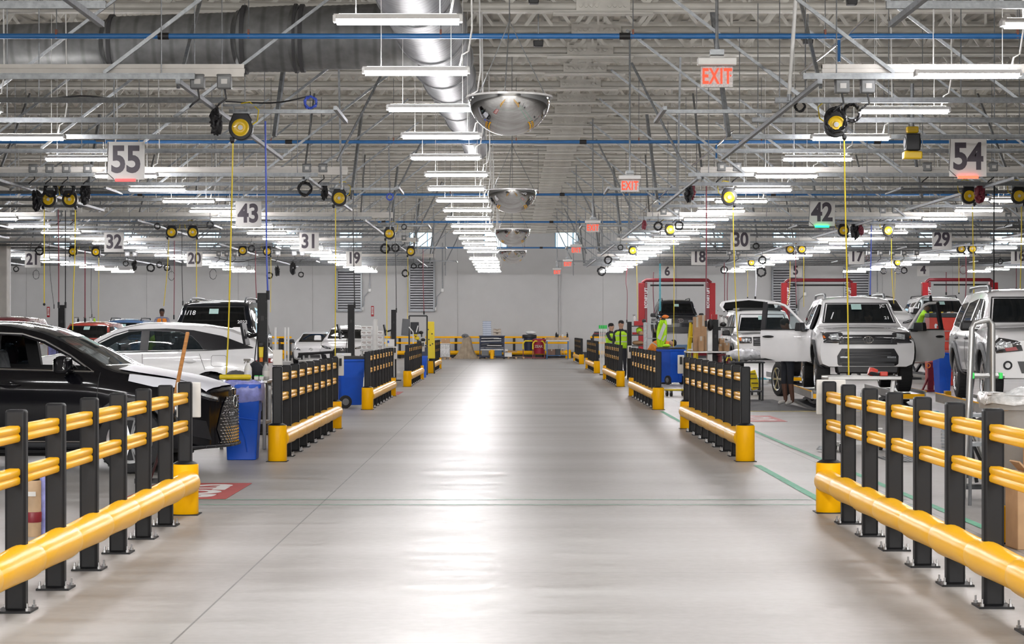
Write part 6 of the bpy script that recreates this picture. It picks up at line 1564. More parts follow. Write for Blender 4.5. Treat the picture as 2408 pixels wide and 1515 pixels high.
# -- monitors and tools by the aisle
t = thing('monitor_stand', 'pair of grey monitors on white arms beside the tool rack', 'monitor', (gx(962, 66), 66, 0))
q = MB(); q.box((-.12, 0, gz(770, 66)), (.26, .04, .56), rot=Matrix.Rotation(.08, 4, 'Y') @ Matrix.Rotation(.5, 4, 'Z')); q.build('monitor', 'clad_grey', t, bev=.008); q = MB(); q.box((.18, .1, gz(772, 66)), (.3, .04, .4), rot=Matrix.Rotation(.5, 4, 'Z')); q.build('monitor', 'clad', t, bev=.008)
q = MB(); q.bar((0, -.1, gz(769, 66)), (.14, -.1, gz(781, 66)), .035); q.bar((.3, -.1, gz(766, 66)), (.24, -.1, gz(782, 66)), .03); q.bar((.14, -.1, gz(781, 66)), (.14, 0, .8), .03); q.build('arm', 'white_plastic', t); q = MB(); q.box((.1, .1, .4), (.5, .5, .8)); q.build('cabinet', 'clad', t, bev=.01)
t = thing('tool_rack', 'black tool rack hung with drills and a red helmet beside the monitors', 'tool rack', (gx(985, 68), 68, 0))
q = MB(); q.bar((-.33, 0, 0), (-.33, 0, 2.02), .05); q.bar((.28, 0, 0), (.28, 0, 2.02), .05); q.bar((-.33, 0, 2.02), (.28, 0, 2.02), .05); q.build('frame', 'black', t); q = MB(); q.box((0, 0, 1.0), (.6, .4, .04)); q.box((0, .1, .5), (.6, .4, .9)); q.build('cabinet', 'navy', t)
for i, (x, z, m) in enumerate(((-.16, 1.72, 'red'), (-.1, 1.55, 'white_plastic'), (-.12, 1.38, 'hose_yellow'), (-.05, 1.25, 'hose_yellow'), (.08, 1.45, 'black'), (.15, 1.2, 'black'), (.02, 1.12, 'clad'))):
    o = thing('power_tool', ['red helmet hung at the top of the black tool rack', 'white mask hung below the red helmet', 'yellow drill hung on the black tool rack', 'yellow driver hung lowest on the black tool rack', 'black grinder hung on the tool rack', 'black drill hung by the yellow board', 'grey charger on the tool rack shelf'][i], 'tool', (gx(985, 68)+x, 67.85, z))
    q = MB(); q.ball((0, 0, 0), .085, 10, 6, (1, .8, .7)); q.build('head', m, o, smooth=50); q = MB(); q.box((.02, 0, -.09), (.045, .05, .12)); q.build('grip', 'black', o, bev=.01)
t = thing('yellow_board', 'tall yellow tool board leaning beside the tool rack', 'board', (gx(1012, 70), 70, 0)); q = MB(); q.box((0, 0, 1.18), (.34, .08, 1.3), top=(.8, 1)); q.build('board', 'hose_yellow', t, bev=.02); q = MB(); q.bar((-.14, .05, 0), (-.1, .05, 1.2), .05); q.bar((.14, .05, 0), (.1, .05, 1.2), .05); q.build('leg', 'black', t)
q = MB()
for x, z in ((-.05, 1.2), (.06, 1.4), (0, 1.0), (.08, 1.05), (-.08, 1.55)): q.cyl((x, -.045, z), (x, -.055, z), .025, n=10)
q.build('hole', 'black', t)
# ------------------------------------------------------------------ along the end wall
def pallet(lab, x, y, w=1.0, d=.9):
    t = thing('pallet', lab, 'pallet', (x, y, 0)); q = MB()
    for a in (-w/2+.06, 0, w/2-.06): q.box((a, 0, .05), (.09, d, .09))
    q.build('bearer', 'plank', t); q = MB()
    for i in range(6): q.box((0, -d/2+.07+i*(d-.14)/5, .105), (w, .1, .02))
    q.build('deck_board', 'plank', t); return t
Yw = 104.0
X = gx(1047, 101.5); pallet('wooden pallet under the wrapped load beside the last barrier', X, 101.5, .62, .9)
t = thing('wrapped_load', 'film wrapped grey load on a pallet beside the last black-car side barrier', 'load', (X, 101.5, .116)); q = MB(); q.box((0, 0, .34), (.5, .8, .68), top=(.96, .96)); q.build('film', 'bag_clear', t, bev=.03); q = MB(); q.box((0, 0, .69), (.52, .8, .03)); q.build('cover_sheet', 'white_plastic', t, bev=.01)
box_thing('small brown carton on top of the film wrapped load', (X+.02, 101.4, .825), (.42, .5, .24), 'card', txt='Goods' if False else None)
# tarp covered machine
t = thing('covered_machine', 'machine draped in a tan tarp standing by the end wall', 'machine', (gx(1096, Yw), Yw, 0)); rr = random.Random(11)
q = MB(); vs = []; fs = []; n = 40; lv = [(0, .62), (.06, .58), (.25, .44), (.5, .33), (.75, .27), (.95, .235), (1.10, .19), (1.18, .10)]
for z, r in lv:
    for k in range(n):
        a = 2*PI*k/n; w_ = 1+(.16*math.sin(a*7+z*1.3)+.10*math.sin(a*12+2))*(1-z/1.35); vs.append((math.cos(a)*r*w_+.04*z, math.sin(a)*r*w_*.8, z+rr.uniform(-.012, .012)))
for i in range(len(lv)-1):
    for k in range(n): fs.append((i*n+k, i*n+(k+1) % n, (i+1)*n+(k+1) % n, (i+1)*n+k))
fs.append(tuple(range((len(lv)-1)*n, len(lv)*n))); q.add(vs, fs); q.build('tarp', 'tarp', t, smooth=70)
q = MB(); q.ball((-.05, -.05, 1.19), .17, 16, 8, (1.1, .8, .7)); q.cyl((-.1, -.15, 1.17), (-.1, -.22, 1.17), .08, n=16); o = q.build('head_unit', 'clad_grey', t, smooth=50); q = MB(); q.cyl((-.1, -.221, 1.17), (-.1, -.23, 1.17), .045, n=14); q.build('dial', 'black', o)
for i, (x, l) in enumerate(((gx(1130, 103), 'first'), (gx(1200, 103), 'second'))): pallet('low wooden pallet on the floor by the parts cart, %s of two' % l, x+.3, 103.4, .9, .6)
# navy parts cart with sheets
t = thing('parts_cart', 'navy cart holding grey panels and bins by the end wall', 'cart', (gx(1157, 103.2), 103.2, 0)); W = 1.25
q = MB()
for a in (-W/2, W/2):
    for b_ in (-.25, .25): q.bar((a, b_, .10), (a, b_, 1.18), .05)
for z in (.12, .55, .85, 1.17):
    q.bar((-W/2, -.25, z), (W/2, -.25, z), .045); q.bar((-W/2, .25, z), (W/2, .25, z), .045)
q.build('frame', 'navy', t); q = MB(); q.box((0, .26, .88), (W, .02, .56)); q.build('back_panel', 'navy', t)
q = MB(); q.box((0, 0, 1.19), (W+.1, .6, .05)); q.build('top_tray', 'navy', t, bev=.01)
for i, (x, z, w, m) in enumerate(((-.1, 1.08, .9, 'steel'), (.28, 1.06, .4, 'white_plastic'), (-.05, .93, 1.05, 'steel'), (-.35, .78, .4, 'clad_grey'), (.15, .76, .7, 'black'), (.12, .70, .75, 'steel'), (.0, .60, 1.0, 'clad_grey'))):
    q = MB(); q.box((x, -.05, z), (w, .4, .035), rot=Matrix.Rotation(rr.uniform(-.03, .03), 4, 'Y')); q.build('panel', m, t)
for x, m in ((-.36, 'clad_grey'), (.32, 'crate_blue')): q = MB(); q.box((x, 0, .33), (.38, .42, .34)); q.build('bin', m, t, bev=.01)
q = MB(); q.box((0, -.2, .50), (W, .03, .08)); q.build('front_strip', 'white_plastic', t)
for a in (-W/2, W/2):
    q = MB(); q.cyl((a, -.27, .05), (a, -.23, .05), .05, n=12); q.build('caster', 'rubber', t, smooth=40)
for i in range(7):
    w = .44; t = thing('tray', 'pale blue tray in the tall stack on the navy cart, %s from the bottom' % ('first', 'second', 'third', 'fourth', 'fifth', 'sixth', 'seventh')[i], 'tray', (gx(1145, 103.2)+rr.uniform(-.01, .01), 103.2, 1.216+i*.107), 0, 'trays stacked on the navy cart')
    q = MB(); q.box((0, 0, .05), (w*.92, .36, .1), top=(1.06, 1.06)); q.build('tub', 'tray_blue', t); q = MB(); q.box((0, 0, .098), (w+.02, .4, .012)); q.build('rim', 'crate_blue', t)
for i in range(2):
    t = thing('parts_crate', 'tan crate with a V-shaped notch, %s of two on the navy cart' % ('lower', 'upper')[i], 'crate', (gx(1169, 103.2), 103.2, 1.216+i*.175), 0, 'tan notched crates')
    q = MB(); q.prism([(-.19, 0), (.19, 0), (.20, .17), (.09, .17), (.0, .08), (-.09, .17), (-.20, .17)], -.16, -.14); q.prism([(-.19, 0), (.19, 0), (.20, .17), (-.20, .17)], .14, .16); q.box((-.19, 0, .085), (.015, .3, .17)); q.box((.19, 0, .085), (.015, .3, .17)); q.box((0, 0, .01), (.38, .3, .02)); q.build('shell', 'tray_tan', t)
    q = MB(); q.bar((-.19, -.165, .16), (-.09, -.165, .16), .018); q.bar((.09, -.165, .16), (.19, -.165, .16), .018); q.bar((-.09, -.165, .16), (0, -.165, .075), .016); q.bar((.09, -.165, .16), (0, -.165, .075), .016); q.build('rib', 'card_dark', t)
t = thing('yellow_block', 'yellow block under the navy cart', 'block', (gx(1157, 102.8), 102.75, 0)); q = MB(); q.box((0, 0, .24), (.16, .1, .48)); q.build('body_block', 'yellow', t, bev=.01); q = MB(); q.box((0, 0, .01), (.22, .14, .02)); q.build('foot', 'post_black', t)
box_thing('white carton on the small pallet beside the navy cart', (gx(1194, 103), 103.3, .118), (.42, .4, .22), 'white_plastic'); box_thing('torn white carton tipped on the white carton', (gx(1187, 103), 103.3, .34), (.24, .3, .18), 'white_plastic', .3)
t = thing('plank_stack', 'brown plank leaning out over the white carton', 'plank', (gx(1198, 103), 103.1, .36)); q = MB(); q.box((.1, 0, .02), (.6, .2, .03), rot=Matrix.Rotation(.05, 4, 'Y')); q.build('plank', 'card', t); q = MB(); q.box((.16, 0, .045), (.5, .16, .02)); q.build('batten', 'card_dark', t)
# bins on hand carts
def bin_cart(lab, labc, px, Y, zb0, zt, r0, r1, m, lid, txt=None, bag=False):
    x = gx(px, Y)
    t = thing('drum_bin', lab, 'bin', (x, Y, zb0)); h = zt-zb0
    q = MB(); q.lathe([(r0, 0), (r0*1.01, .02), (r1*.98, h*.86), (r1*1.1, h*.87), (r1*1.1, h*.95), (r1*1.0, h)], 28); q.build('tub', m, t, smooth=35)
    if lid: q = MB(); q.lathe([(r1*1.12, h*.94), (r1*1.14, h), (r1*.9, h+.04), (1e-5, h+.06)], 28, cap=False); q.build('lid', m, t, smooth=50)
    else: q = MB(); q.lathe([(r1*1.06, h-.16), (r1*1.2, h-.14), (r1*1.16, h), (r1*.95, h+.01)], 20, cap=False); q.build('liner_bag', 'black', t, smooth=60)
    if txt: writing('lettering', txt, .19, 'tray_tan', t, (-.03, -r1*1.0, h*.52), .004, .9)
    q = MB()
    for s in (-1, 1): q.box((s*r1*1.08, 0, h*.78), (.05, .1, .05))
    q.build('handle', m, t, bev=.01)
    c = thing('hand_cart', labc, 'cart', (x-.03, Y-.05, 0))
    q = MB(); q.box((0, 0, .06), (.74, .5, .05)); q.bar((-.3, -.22, .06), (-.3, -.22, .5), .045); q.bar((.3, -.22, .06), (.3, -.22, .5), .045); q.build('base_frame', 'red_dark', c)
    q = MB(); q.tube([(-.3, -.24, .5), (-.3, -.25, .80), (-.2, -.25, .93), (.2, -.25, .93), (.3, -.25, .80), (.3, -.24, .5)], .04, 8); q.build('handle', 'hose_yellow', c, smooth=50)
    for a in (-.32, .32): q = MB(); q.cyl((a-.02, -.2, .035), (a+.02, -.2, .035), .035, n=10); q.build('caster', 'rubber', c)
bin_cart('dark drum bin with white bags on top at the end wall', 'red based hand cart with yellow handle under the dark drum bin', 1245, 104.3, .42, 1.25, .26, .32, 'navy', False)
bin_cart('red drum bin with pale lettering at the end wall', 'red based hand cart with yellow handle under the red drum bin', 1268, 103.4, .27, 1.0, .27, .32, 'bin_red', True, 'ZEAK')
cloth('white plastic bags piled on the dark drum bin', Vector((gx(1248, 104.3), 104.3, 1.26)), (.55, .45, .2), 'white_plastic', 'bag', 'plastic_bag')
t = bench('blue steel table with a board top at the end wall', gx(1284, 102.5), gx(1338, 102.5), 102.5, .7, .98, 'white_plastic', 'blue_frame', shelf=.2)
t = thing('plank_board', 'thick plywood board laid on the blue table', 'board', (gx(1311, 102.5), 102.5, .985)); q = MB(); q.box((0, 0, .07), (1.17, .66, .13)); q.build('core', 'plank', t); q = MB(); q.box((0, 0, .14), (1.17, .66, .015)); q.build('top_sheet', 'card', t)
for i, (px, m, h) in enumerate(((1308, 'black', .3), (1312, 'clad', .2), (1318, 'plank', .14), (1323, 'white_plastic', .2), (1334, 'black', .26))): bottle(('tall dark can on the plywood board', 'grey can second on the plywood board', 'tan jar third on the plywood board', 'white bottle fourth on the plywood board', 'black spray bottle at the end of the plywood board')[i], Vector((gx(px, 102.5), 102.4, 1.135)), m, h, i == 4)
box_thing('dark brown carton on the lower shelf of the blue table', (gx(1297, 102.5), 102.5, .217), (.42, .4, .3), 'card_dark'); box_thing('black case on the lower shelf of the blue table', (gx(1307, 102.5)+.1, 102.5, .217), (.28, .4, .31), 'clad', tape=False, name='tool_case', cat='case')
t = thing('folding_step', 'small brown folding step on the lower shelf of the blue table', 'step', (gx(1323, 102.4), 102.4, .217)); q = MB(); q.bar((-.08, 0, 0), (0, 0, .32), .04); q.bar((.1, 0, 0), (0, 0, .32), .04); q.build('leg', 'card', t); q = MB(); q.box((0, 0, .32), (.12, .2, .03)); q.build('tread', 'white_plastic', t)
# ------------------------------------------------------------------ white-car side, far to near
t = bench('dark table stacked with trays beside the two workers', gx(1392, 80), gx(1428, 80), 80, .6, gz(789, 80), 'black', 'black')
for i in range(3): box_thing(('dark tray lowest on the table beside the two workers', 'dark tray second on the table beside the two workers', 'dark tray topmost on the table beside the two workers')[i], (gx(1410, 80), 80, gz(789, 80)+i*.05), (.55-.06*i, .4, .05), 'red_dark' if i == 1 else 'clad', tape=False, name='parts_tray', cat='tray')
for i in range(4):
    t = thing('marker_pole', ('white pole with a green tip, first from the aisle by the two workers', 'white pole with a green tip, second from the aisle by the two workers', 'white pole with a green tip, third from the aisle by the two workers', 'white pole with a green tip, fourth from the aisle by the two workers')[i], 'pole', (gx(1413+i*3.4, 68), 68+.05*i, 0), 0, 'green tipped poles')
    q = MB(); q.cyl((0, 0, .02), (-.04+.025*i, 0, 1.6), .022, n=8); q.build('rod', 'white_plastic', t, smooth=50); q = MB(); q.cyl((-.04+.025*i, 0, 1.58), (-.042+.026*i, 0, 1.70), .032, n=8); q.build('tip', 'green', t); q = MB(); q.cyl((0, 0, 0), (0, 0, .03), .05, n=10); q.build('foot', 'black', t)
# red and black tool shelf
Y = 62; t = thing('tool_shelf', 'black shelf unit with a red top bin beside the workers in lime vests', 'shelf', (gx(1495, Y), Y, 0))
q = MB(); q.box((-.2, 0, gz(757, Y)/2), (.14, .16, gz(757, Y))); q.build('post', 'post_black', t, bev=.006); q = MB(); q.box((.08, 0, .5), (.44, .4, .9)); q.build('cabinet', 'clad', t, bev=.01)
for z in (1.05, 1.38, 1.66): q = MB(); q.box((.08, 0, z), (.44, .35, .03)); q.build('shelf', 'black', t)
box_thing('red open bin on top of the black shelf unit', (gx(1499, Y)+.02, Y-.02, 1.68), (.26, .26, .14), 'red', tape=False, name='parts_bin', cat='bin'); box_thing('small red bin on the middle of the black shelf unit', (gx(1492, Y), Y-.05, 1.40), (.14, .2, .07), 'red', tape=False, name='parts_bin', cat='bin')
box_thing('small brown carton leaning on the black shelf unit', (gx(1505, Y), Y-.08, 1.40), (.12, .15, .1), 'card', .5); bottle('white spray bottle standing at the top of the black shelf unit', Vector((gx(1492, Y), Y, 1.82)), 'white_plastic', .2)
cloth('crumpled lime cloth on the middle shelf of the black shelf unit', Vector((gx(1503, Y), Y, 1.40)), (.2, .2, .22), 'lime'); cloth('crumpled brown rags on the low shelf of the black shelf unit', Vector((gx(1500, Y), Y, 1.07)), (.36, .3, .14), 'card', name='shop_rag')
t = thing('steel_post', 'silver steel post with a rail beside the black shelf unit', 'post', (gx(1517, 58), 58, 0)); q = MB(); q.box((0, 0, gz(758, 58)/2), (.10, .08, gz(758, 58))); q.build('post', 'galv', t, bev=.004); q = MB(); q.bar((0, 0, gz(762, 58)), (.32, 0, gz(762, 58)), .03); q.bar((0, 0, gz(796, 58)), (.32, 0, gz(796, 58)), .03); q.build('rail', 'galv', t); q = MB(); q.ball((-.03, 0, gz(755, 58)), .06, 10, 6); q.build('knob', 'clad', t, smooth=50)
# hanging vest on a small stand
Y = 57; t = thing('hanging_vest', 'lime safety vest with silver bands hanging before the bending worker', 'vest', (gx(1556, Y), Y, gz(825, Y)))
q = MB(); vs = []; fs = []
for i, (z, w, o) in enumerate(((0, .05, -.05), (.12, .09, -.04), (.3, .13, -.02), (.55, .14, 0), (.75, .12, .03), (.88, .08, .05))):
    for k in range(13): a = -1+2*k/12; vs.append((a*w+o, -.05+.03*math.cos(a*9+i), z))
for i in range(5):
    for k in range(12): fs.append((i*13+k, i*13+k+1, i*13+k+14, i*13+k+13))
q.add(vs, fs); o = q.build('fabric', 'lime', t, smooth=80); o.modifiers.new('thick', 'SOLIDIFY').thickness = .02
q = MB(); q.add([(-.13, -.1, .36), (-.04, -.1, .3), (.12, -.1, .72), (.05, -.1, .8)], [(0, 1, 2, 3)]); q.add([(.0, -.1, .30), (.09, -.1, .45), (.12, -.1, .42), (.04, -.1, .27)], [(0, 1, 2, 3)]); q.build('reflective_band', 'reflective', o)
t = thing('garment_stand', 'dark stand holding the hanging lime vest', 'stand', (gx(1562, 57.2), 57.25, 0)); q = MB(); q.box((0, 0, .95), (.07, .06, 1.9)); q.build('pole', 'post_black', t); q = MB(); q.box((.06, 0, 1.86), (.3, .1, .04)); q.box((0, 0, .02), (.4, .4, .04)); q.build('arm_and_foot', 'post_black', t)
box_thing('white printed bag hung beside the lime vest', (gx(1572, 57), 57, gz(764, 57)), (.17, .06, .17), 'white_plastic', tape=False, name='paper_bag', cat='bag'); cloth('red and orange gloves on top of the garment stand', Vector((gx(1566, 57), 57.2, 1.88)), (.2, .14, .1), 'orange', 'gloves', 'work_gloves')
box_thing('dark blue crate under the raised black wagon', (gx(1590, 70), 70, 0), (1.0, .8, 1.02), 'crate_blue', tape=False, name='storage_crate', cat='crate')
# ladder, cartons, bench and tower behind the second barrier
Y = 47; t = thing('step_ladder', 'yellow fibreglass step ladder folded beside the tall cartons', 'ladder', (gx(1622, Y), Y, 0)); H = gz(748, Y)
q = MB()
for a, b_ in ((-.14, .02), (.10, .12)): q.bar((a, -.1, 0), (b_, .0, H-.1), .06, .03); 
q.build('rail', 'hose_yellow', t); q = MB(); q.bar((-.06, .25, 0), (.06, .05, H-.15), .045, .03); q.bar((.22, .25, 0), (.16, .05, H-.15), .045, .03); q.build('rear_rail', 'hose_yellow', t)
for i in range(5): q = MB(); u = .12+i*.17; q.box((-.02+.1*u, -.1+.1*u, u*(H-.1)), (.24-.02*i, .09, .03)); q.build('step', 'white_plastic' if i % 2 else 'hose_yellow', t)
q = MB(); q.box((.08, .02, H-.08), (.2, .2, .05)); q.build('cap', 'clad_grey', t, bev=.01)
t = bench('grey steel workbench behind the second white-car side barrier', gx(1612, 45.5), gx(1722, 45.5), 45.5, .75, gz(826, 45.5), 'steel', 'clad', shelf=.3); zt_ = gz(826, 45.5)
box_thing('tall brown carton leaning on the yellow ladder', (gx(1638, 45.5), 45.5, zt_), (.15, .3, .78), 'card'); box_thing('tall narrow brown carton beside the black tower', (gx(1652, 45.4), 45.55, zt_), (.16, .3, .82), 'card', .12); box_thing('short brown carton before the tall cartons', (gx(1650, 45.22), 45.22, zt_), (.12, .12, .34), 'card', -.3)
t = tower('silver and black workstation tower beside the cartons', gx(1682, 45.8), 45.8, gz(752, 45.8), w=.13, side=1, monitor=False); q = MB(); q.box((-.13, -.02, gz(762, 45.8)/2), (.13, .10, gz(762, 45.8))); q.build('steel_column', 'steel', t, bev=.01)
cloth('black bag hung over the silver tower', Vector((gx(1672, 45.4), 45.55, gz(778, 45.5))), (.14, .18, .26), 'black', 'bag', 'tool_bag')
t = thing('wall_shelf', 'dark tray shelf on the tower with bottles and boxes', 'shelf', (gx(1710, 45.8), 45.8, gz(770, 45.8))); q = MB(); q.box((0, 0, 0), (.34, .35, .03)); q.build('tray', 'black', t); q = MB(); q.box((-.2, 0, -.03), (.1, .08, .08)); q.build('bracket', 'black', t)
zs = gz(770, 45.8)+.016
bottle('white spray bottle on the dark tray shelf', Vector((gx(1706, 45.7), 45.7, zs)), 'white_plastic', .24); bottle('white spray bottle with a tall neck on the tower shelf', Vector((gx(1697, 45.8), 45.85, zs)), 'white_plastic', .27); cloth('black gloves on the dark tray shelf', Vector((gx(1700, 45.7), 45.65, zs)), (.15, .15, .1), 'black', 'gloves', 'work_gloves')
box_thing('red and white pack on top of the silver tower', (gx(1682, 45.8)-.02, 45.8, gz(752, 45.8)+.002), (.13, .1, .12), 'red', tape=False, name='red_pack', cat='pack'); box_thing('white pack on the silver tower beside the red pack', (gx(1672, 45.8)-.04, 45.8, gz(762, 45.8)+.002), (.1, .08, .1), 'white_plastic', tape=False, name='white_pack', cat='pack')
for i, (px, py, s, rz) in enumerate(((1706, 806, .13, .4), (1697, 800, .1, -.3), (1703, 792, .11, .2))): box_thing(('small tan carton tilted on the bench by the tower', 'small brown carton behind the tilted one by the tower', 'brown carton topmost of the small ones by the tower')[i], (gx((1706, 1697, 1698)[i], 45.6), 45.6+(0, .1, .1)[i], zt_+(0, 0, .162)[i]), (s, s, .19-.03*i), 'card', rz)
bench('red cabinet base under the grey steel workbench', gx(1688, 45.4), gx(1718, 45.4), 45.45, .5, zt_-.06, 'red_dark', 'red_dark', shelf=.4, cat='cabinet', name='tool_cabinet')
# plastic wrapped bundle on a cart
Y = 44.2; t = bench('low cart under the plastic wrapped bundle', gx(1716, Y), gx(1795, Y), Y, .6, gz(850, Y), 'clad', 'clad', shelf=.2, cat='cart', name='parts_cart')
t = thing('wrapped_bundle', 'long bundle wrapped in shiny clear plastic on a low cart', 'bundle', (gx(1755, Y), Y, gz(850, Y)+.005)); q = MB(); vs = []; fs = []; n = 20; k = 16; rr = random.Random(4)
for i in range(k+1):
    u = i/k; e = math.sin(PI*min(1, max(0, (u*.96+.02))))**.35
    for j in range(n):
        a = 2*PI*j/n; r = e*(1+rr.uniform(-.12, .12)); vs.append(((u-.5)*.84, math.cos(a)*.2*r, .14+math.sin(a)*.135*r))
for i in range(k):
    for j in range(n): fs.append((i*n+j, i*n+(j+1) % n, (i+1)*n+(j+1) % n, (i+1)*n+j))
q.add(vs, fs); q.build('film', 'film_clear', t, smooth=50); q = MB(); q.cyl((-.45, 0, .14), (.45, 0, .14), .05, n=10); q.build('core', 'steel', t)
t = thing('yellow_clamp', 'yellow clamp with black knob at the end of the wrapped bundle', 'clamp', (gx(1713, 44), 43.9, gz(850, Y)+.005)); q = MB(); q.tube([(-.06, 0, .01), (-.03, 0, .08), (.04, 0, .09), (.06, 0, .02)], .016, 8); q.build('frame', 'hose_yellow', t); q = MB(); q.cyl((.0, 0, .09), (0, 0, .14), .02, n=8); q.build('knob', 'black', t)
# dollies
def dolly(lab, x, y, rz, m='plank', yellow=False):
    t = thing('castor_dolly', lab, 'dolly', (x, y, 0), rz); q = MB(); q.box((0, 0, .15), (.5, .36, .04)); q.build('deck', m, t, bev=.008)
    for a in (-.2, .2):
        for b_ in (-.13, .13):
            q = MB(); q.cyl((a-.02, b_, .055), (a+.02, b_, .055), .055, n=16); o = q.build('caster', 'rubber', t, smooth=40); q = MB(); q.box((a, b_, .105), (.06, .06, .05)); q.build('fork', 'galv', o)
    return t
dolly('castor dolly standing behind the second white-car side barrier', gx(1592, 46.8), 46.8, .3, 'hose_yellow')
t = thing('folded_creeper', 'yellow folded creeper standing on casters beside the second barrier', 'creeper', (gx(1772, 47.5), 47.5, 0), .2); q = MB(); q.box((0, 0, .36), (.22, .05, .46), rot=Matrix.Rotation(-.3, 4, 'Y')); q.build('board', 'hose_yellow', t, bev=.015)
for i in range(4): q = MB(); q.box((.0+(.36-.18-i*.11)*.28, -.03, .18+i*.11), (.16, .012, .02)); q.build('slot', 'clad', t)
for a in (-.04, .12): q = MB(); q.cyl((a-.015, 0, .05), (a+.015, 0, .05), .05, n=14); q.bar((a, 0, .06), (a, 0, .16), .025); q.build('caster', 'rubber', t, smooth=40)
def floor_coil(lab, x, y, m): t = thing('floor_hose', lab, 'hose', (x, y, .012)); q = MB(); [q.torus((0, 0, .012*i), .2-.02*i, .012, 24, 6, 'Z', (1, 1, 1)) for i in range(4)]; q.tube([(.2, 0, 0), (.35, -.1, 0), (.5, .1, 0)], .012, 6); q.build('windings', m, t, smooth=60); q = MB(); q.cyl((.5, .1, 0), (.55, .14, 0), .018, n=8); q.build('fitting', 'galv', t)
floor_coil('bright blue hose coiled on the floor beyond the loose wheel', gx(1808, 60), 62, 'hose_cyan'); floor_coil('bright blue hose coiled on the floor under the nearest wagon', gx(2188, 37), 37, 'hose_cyan')
# rolling steel instrument table with impact wrench
Y = 25.9; t = thing('rolling_table', 'stainless rolling table with a single off-centre column before the doors-open wagon', 'table', (gx(2025, Y), Y, 0)); W = gx(2112, Y)-gx(1940, Y); zt_ = gz(884, Y)
q = MB(); q.box((0, 0, zt_-.03), (W, .56, .035)); q.box((0, -.27, zt_-.012), (W, .02, .03)); q.box((0, .27, zt_-.012), (W, .02, .03)); q.build('top', 'steel', t, bev=.008)
q = MB(); q.box((.02, 0, .58), (.05, .05, zt_-.62)); q.box((.20, 0, .58), (.045, .045, zt_-.62)); q.bar((.42, 0, zt_-.05), (.36, 0, .5), .045); q.box((-.24, .0, .52), (.035, .035, zt_-.5)); q.build('column', 'steel', t, bev=.004)
q = MB(); q.bar((-.48, -.02, .10), (.42, .0, .12), .05); q.bar((-.3, -.25, .10), (-.3, .25, .10), .05); q.bar((.3, -.25, .10), (.3, .25, .10), .05); q.box((0, 0, .3), (.5, .3, .02)); q.build('base_frame', 'steel', t)
for a, b_ in ((-.3, -.25), (.3, -.25), (-.3, .25), (.3, .25)): q = MB(); q.cyl((a-.02, b_, .055), (a+.02, b_, .055), .055, n=16); q.build('caster', 'rubber', t, smooth=40)
q = MB(); q.box((-.5, -.1, .05), (.2, .1, .05), top=(.6, .8)); q.build('foot_pedal', 'galv', t, bev=.008)
t = thing('impact_wrench', 'red and black impact wrench lying on the rolling table', 'wrench', (gx(2046, 25.8), 25.8, zt_)); q = MB(); q.lathe([(.02, -.1), (.05, -.09), (.058, -.02), (.05, .02)], 16, Matrix.Translation((0, 0, .06)) @ Matrix.Rotation(-PI/2+.3, 4, 'Y')); q.build('housing', 'tool_red', t, smooth=50); q = MB(); q.cyl((.03, 0, .055), (.10, 0, .045), .035, .022, n=14); q.cyl((.1, 0, .045), (.13, 0, .042), .014, n=8); q.build('nose', 'galv', t, smooth=40); q = MB(); q.bar((-.01, -.02, .04), (.1, -.12, .02), .045); q.build('grip', 'black', t, bev=.01); q = MB(); q.box((.15, -.14, .03), (.1, .08, .06)); q.build('battery', 'tool_red', t, bev=.012)
t = thing('torn_mat', 'thin black hose ends lying beside the wrench', 'hose', (gx(2075, 25.7), 25.7, zt_+.005)); q = MB(); q.tube([(-.12, 0, 0), (0, .03, .01), (.1, -.02, 0), (.16, -.04, 0)], .008, 6); q.build('line', 'black', t); q = MB(); q.cyl((.16, -.04, 0), (.19, -.05, 0), .012, n=8); q.build('fitting', 'galv', t)
# red jack stand, yellow floor blocks, tool chest behind
Y = 50; t = thing('jack_stand', 'dark red tall jack stand with an orange ring under the open door', 'jack', (gx(2188, Y), Y, 0)); q = MB(); q.box((0, 0, .38), (.14, .12, .74)); q.build('post', 'red_dark', t, bev=.01); q = MB(); q.box((0, 0, .03), (.5, .4, .05)); q.bar((-.22, -.1, .05), (-.04, 0, .4), .04); q.bar((.22, -.1, .05), (.04, 0, .4), .04); q.build('base', 'red_dark', t); q = MB(); q.torus((-.08, -.1, .66), .055, .013, 20, 6); q.build('ring', 'orange', t, smooth=50); q = MB(); q.box((.1, 0, .72), (.05, .05, .1)); q.build('tip', 'green', t)
for i, (px, Y, w, h, z) in enumerate(((2150, 36, .42, .15, 0), (2228, 42.5, .13, .26, 0))):
    t = thing('yellow_block', ('low yellow wheel block on the floor under the doors-open wagon', 'short yellow floor guard beside the blue bin')[i], 'block', (gx(px, Y), Y, 0)); q = MB(); q.box((0, 0, h/2), (w, .2, h), top=(.95, .95)); q.build('block_body', 'yellow', t, bev=.012); q = MB(); q.box((0, 0, .006), (w+.06, .26, .012)); q.build('foot', 'post_black', t)
Y = 56; t = thing('tool_chest', 'red tool chest with a black top covered in small tools', 'tool chest', (gx(2212, Y), Y, 0)); w = gx(2243, Y)-gx(2180, Y); zt_ = gz(737, Y)
q = MB(); q.box((0, 0, zt_/2-.06), (w, .6, zt_-.12)); q.build('cabinet', 'tool_red', t, bev=.012); q = MB(); q.box((0, 0, zt_-.06), (w+.02, .62, .12)); q.build('top_tray', 'clad', t, bev=.012)
for i in range(5): q = MB(); q.box((.05, -.31, .3+i*.28), (w*.72, .015, .24)); o = q.build('drawer', 'tool_red', t, bev=.008); q = MB(); q.box((.05, -.325, .40+i*.28), (w*.6, .02, .025)); q.build('pull', 'galv', o)
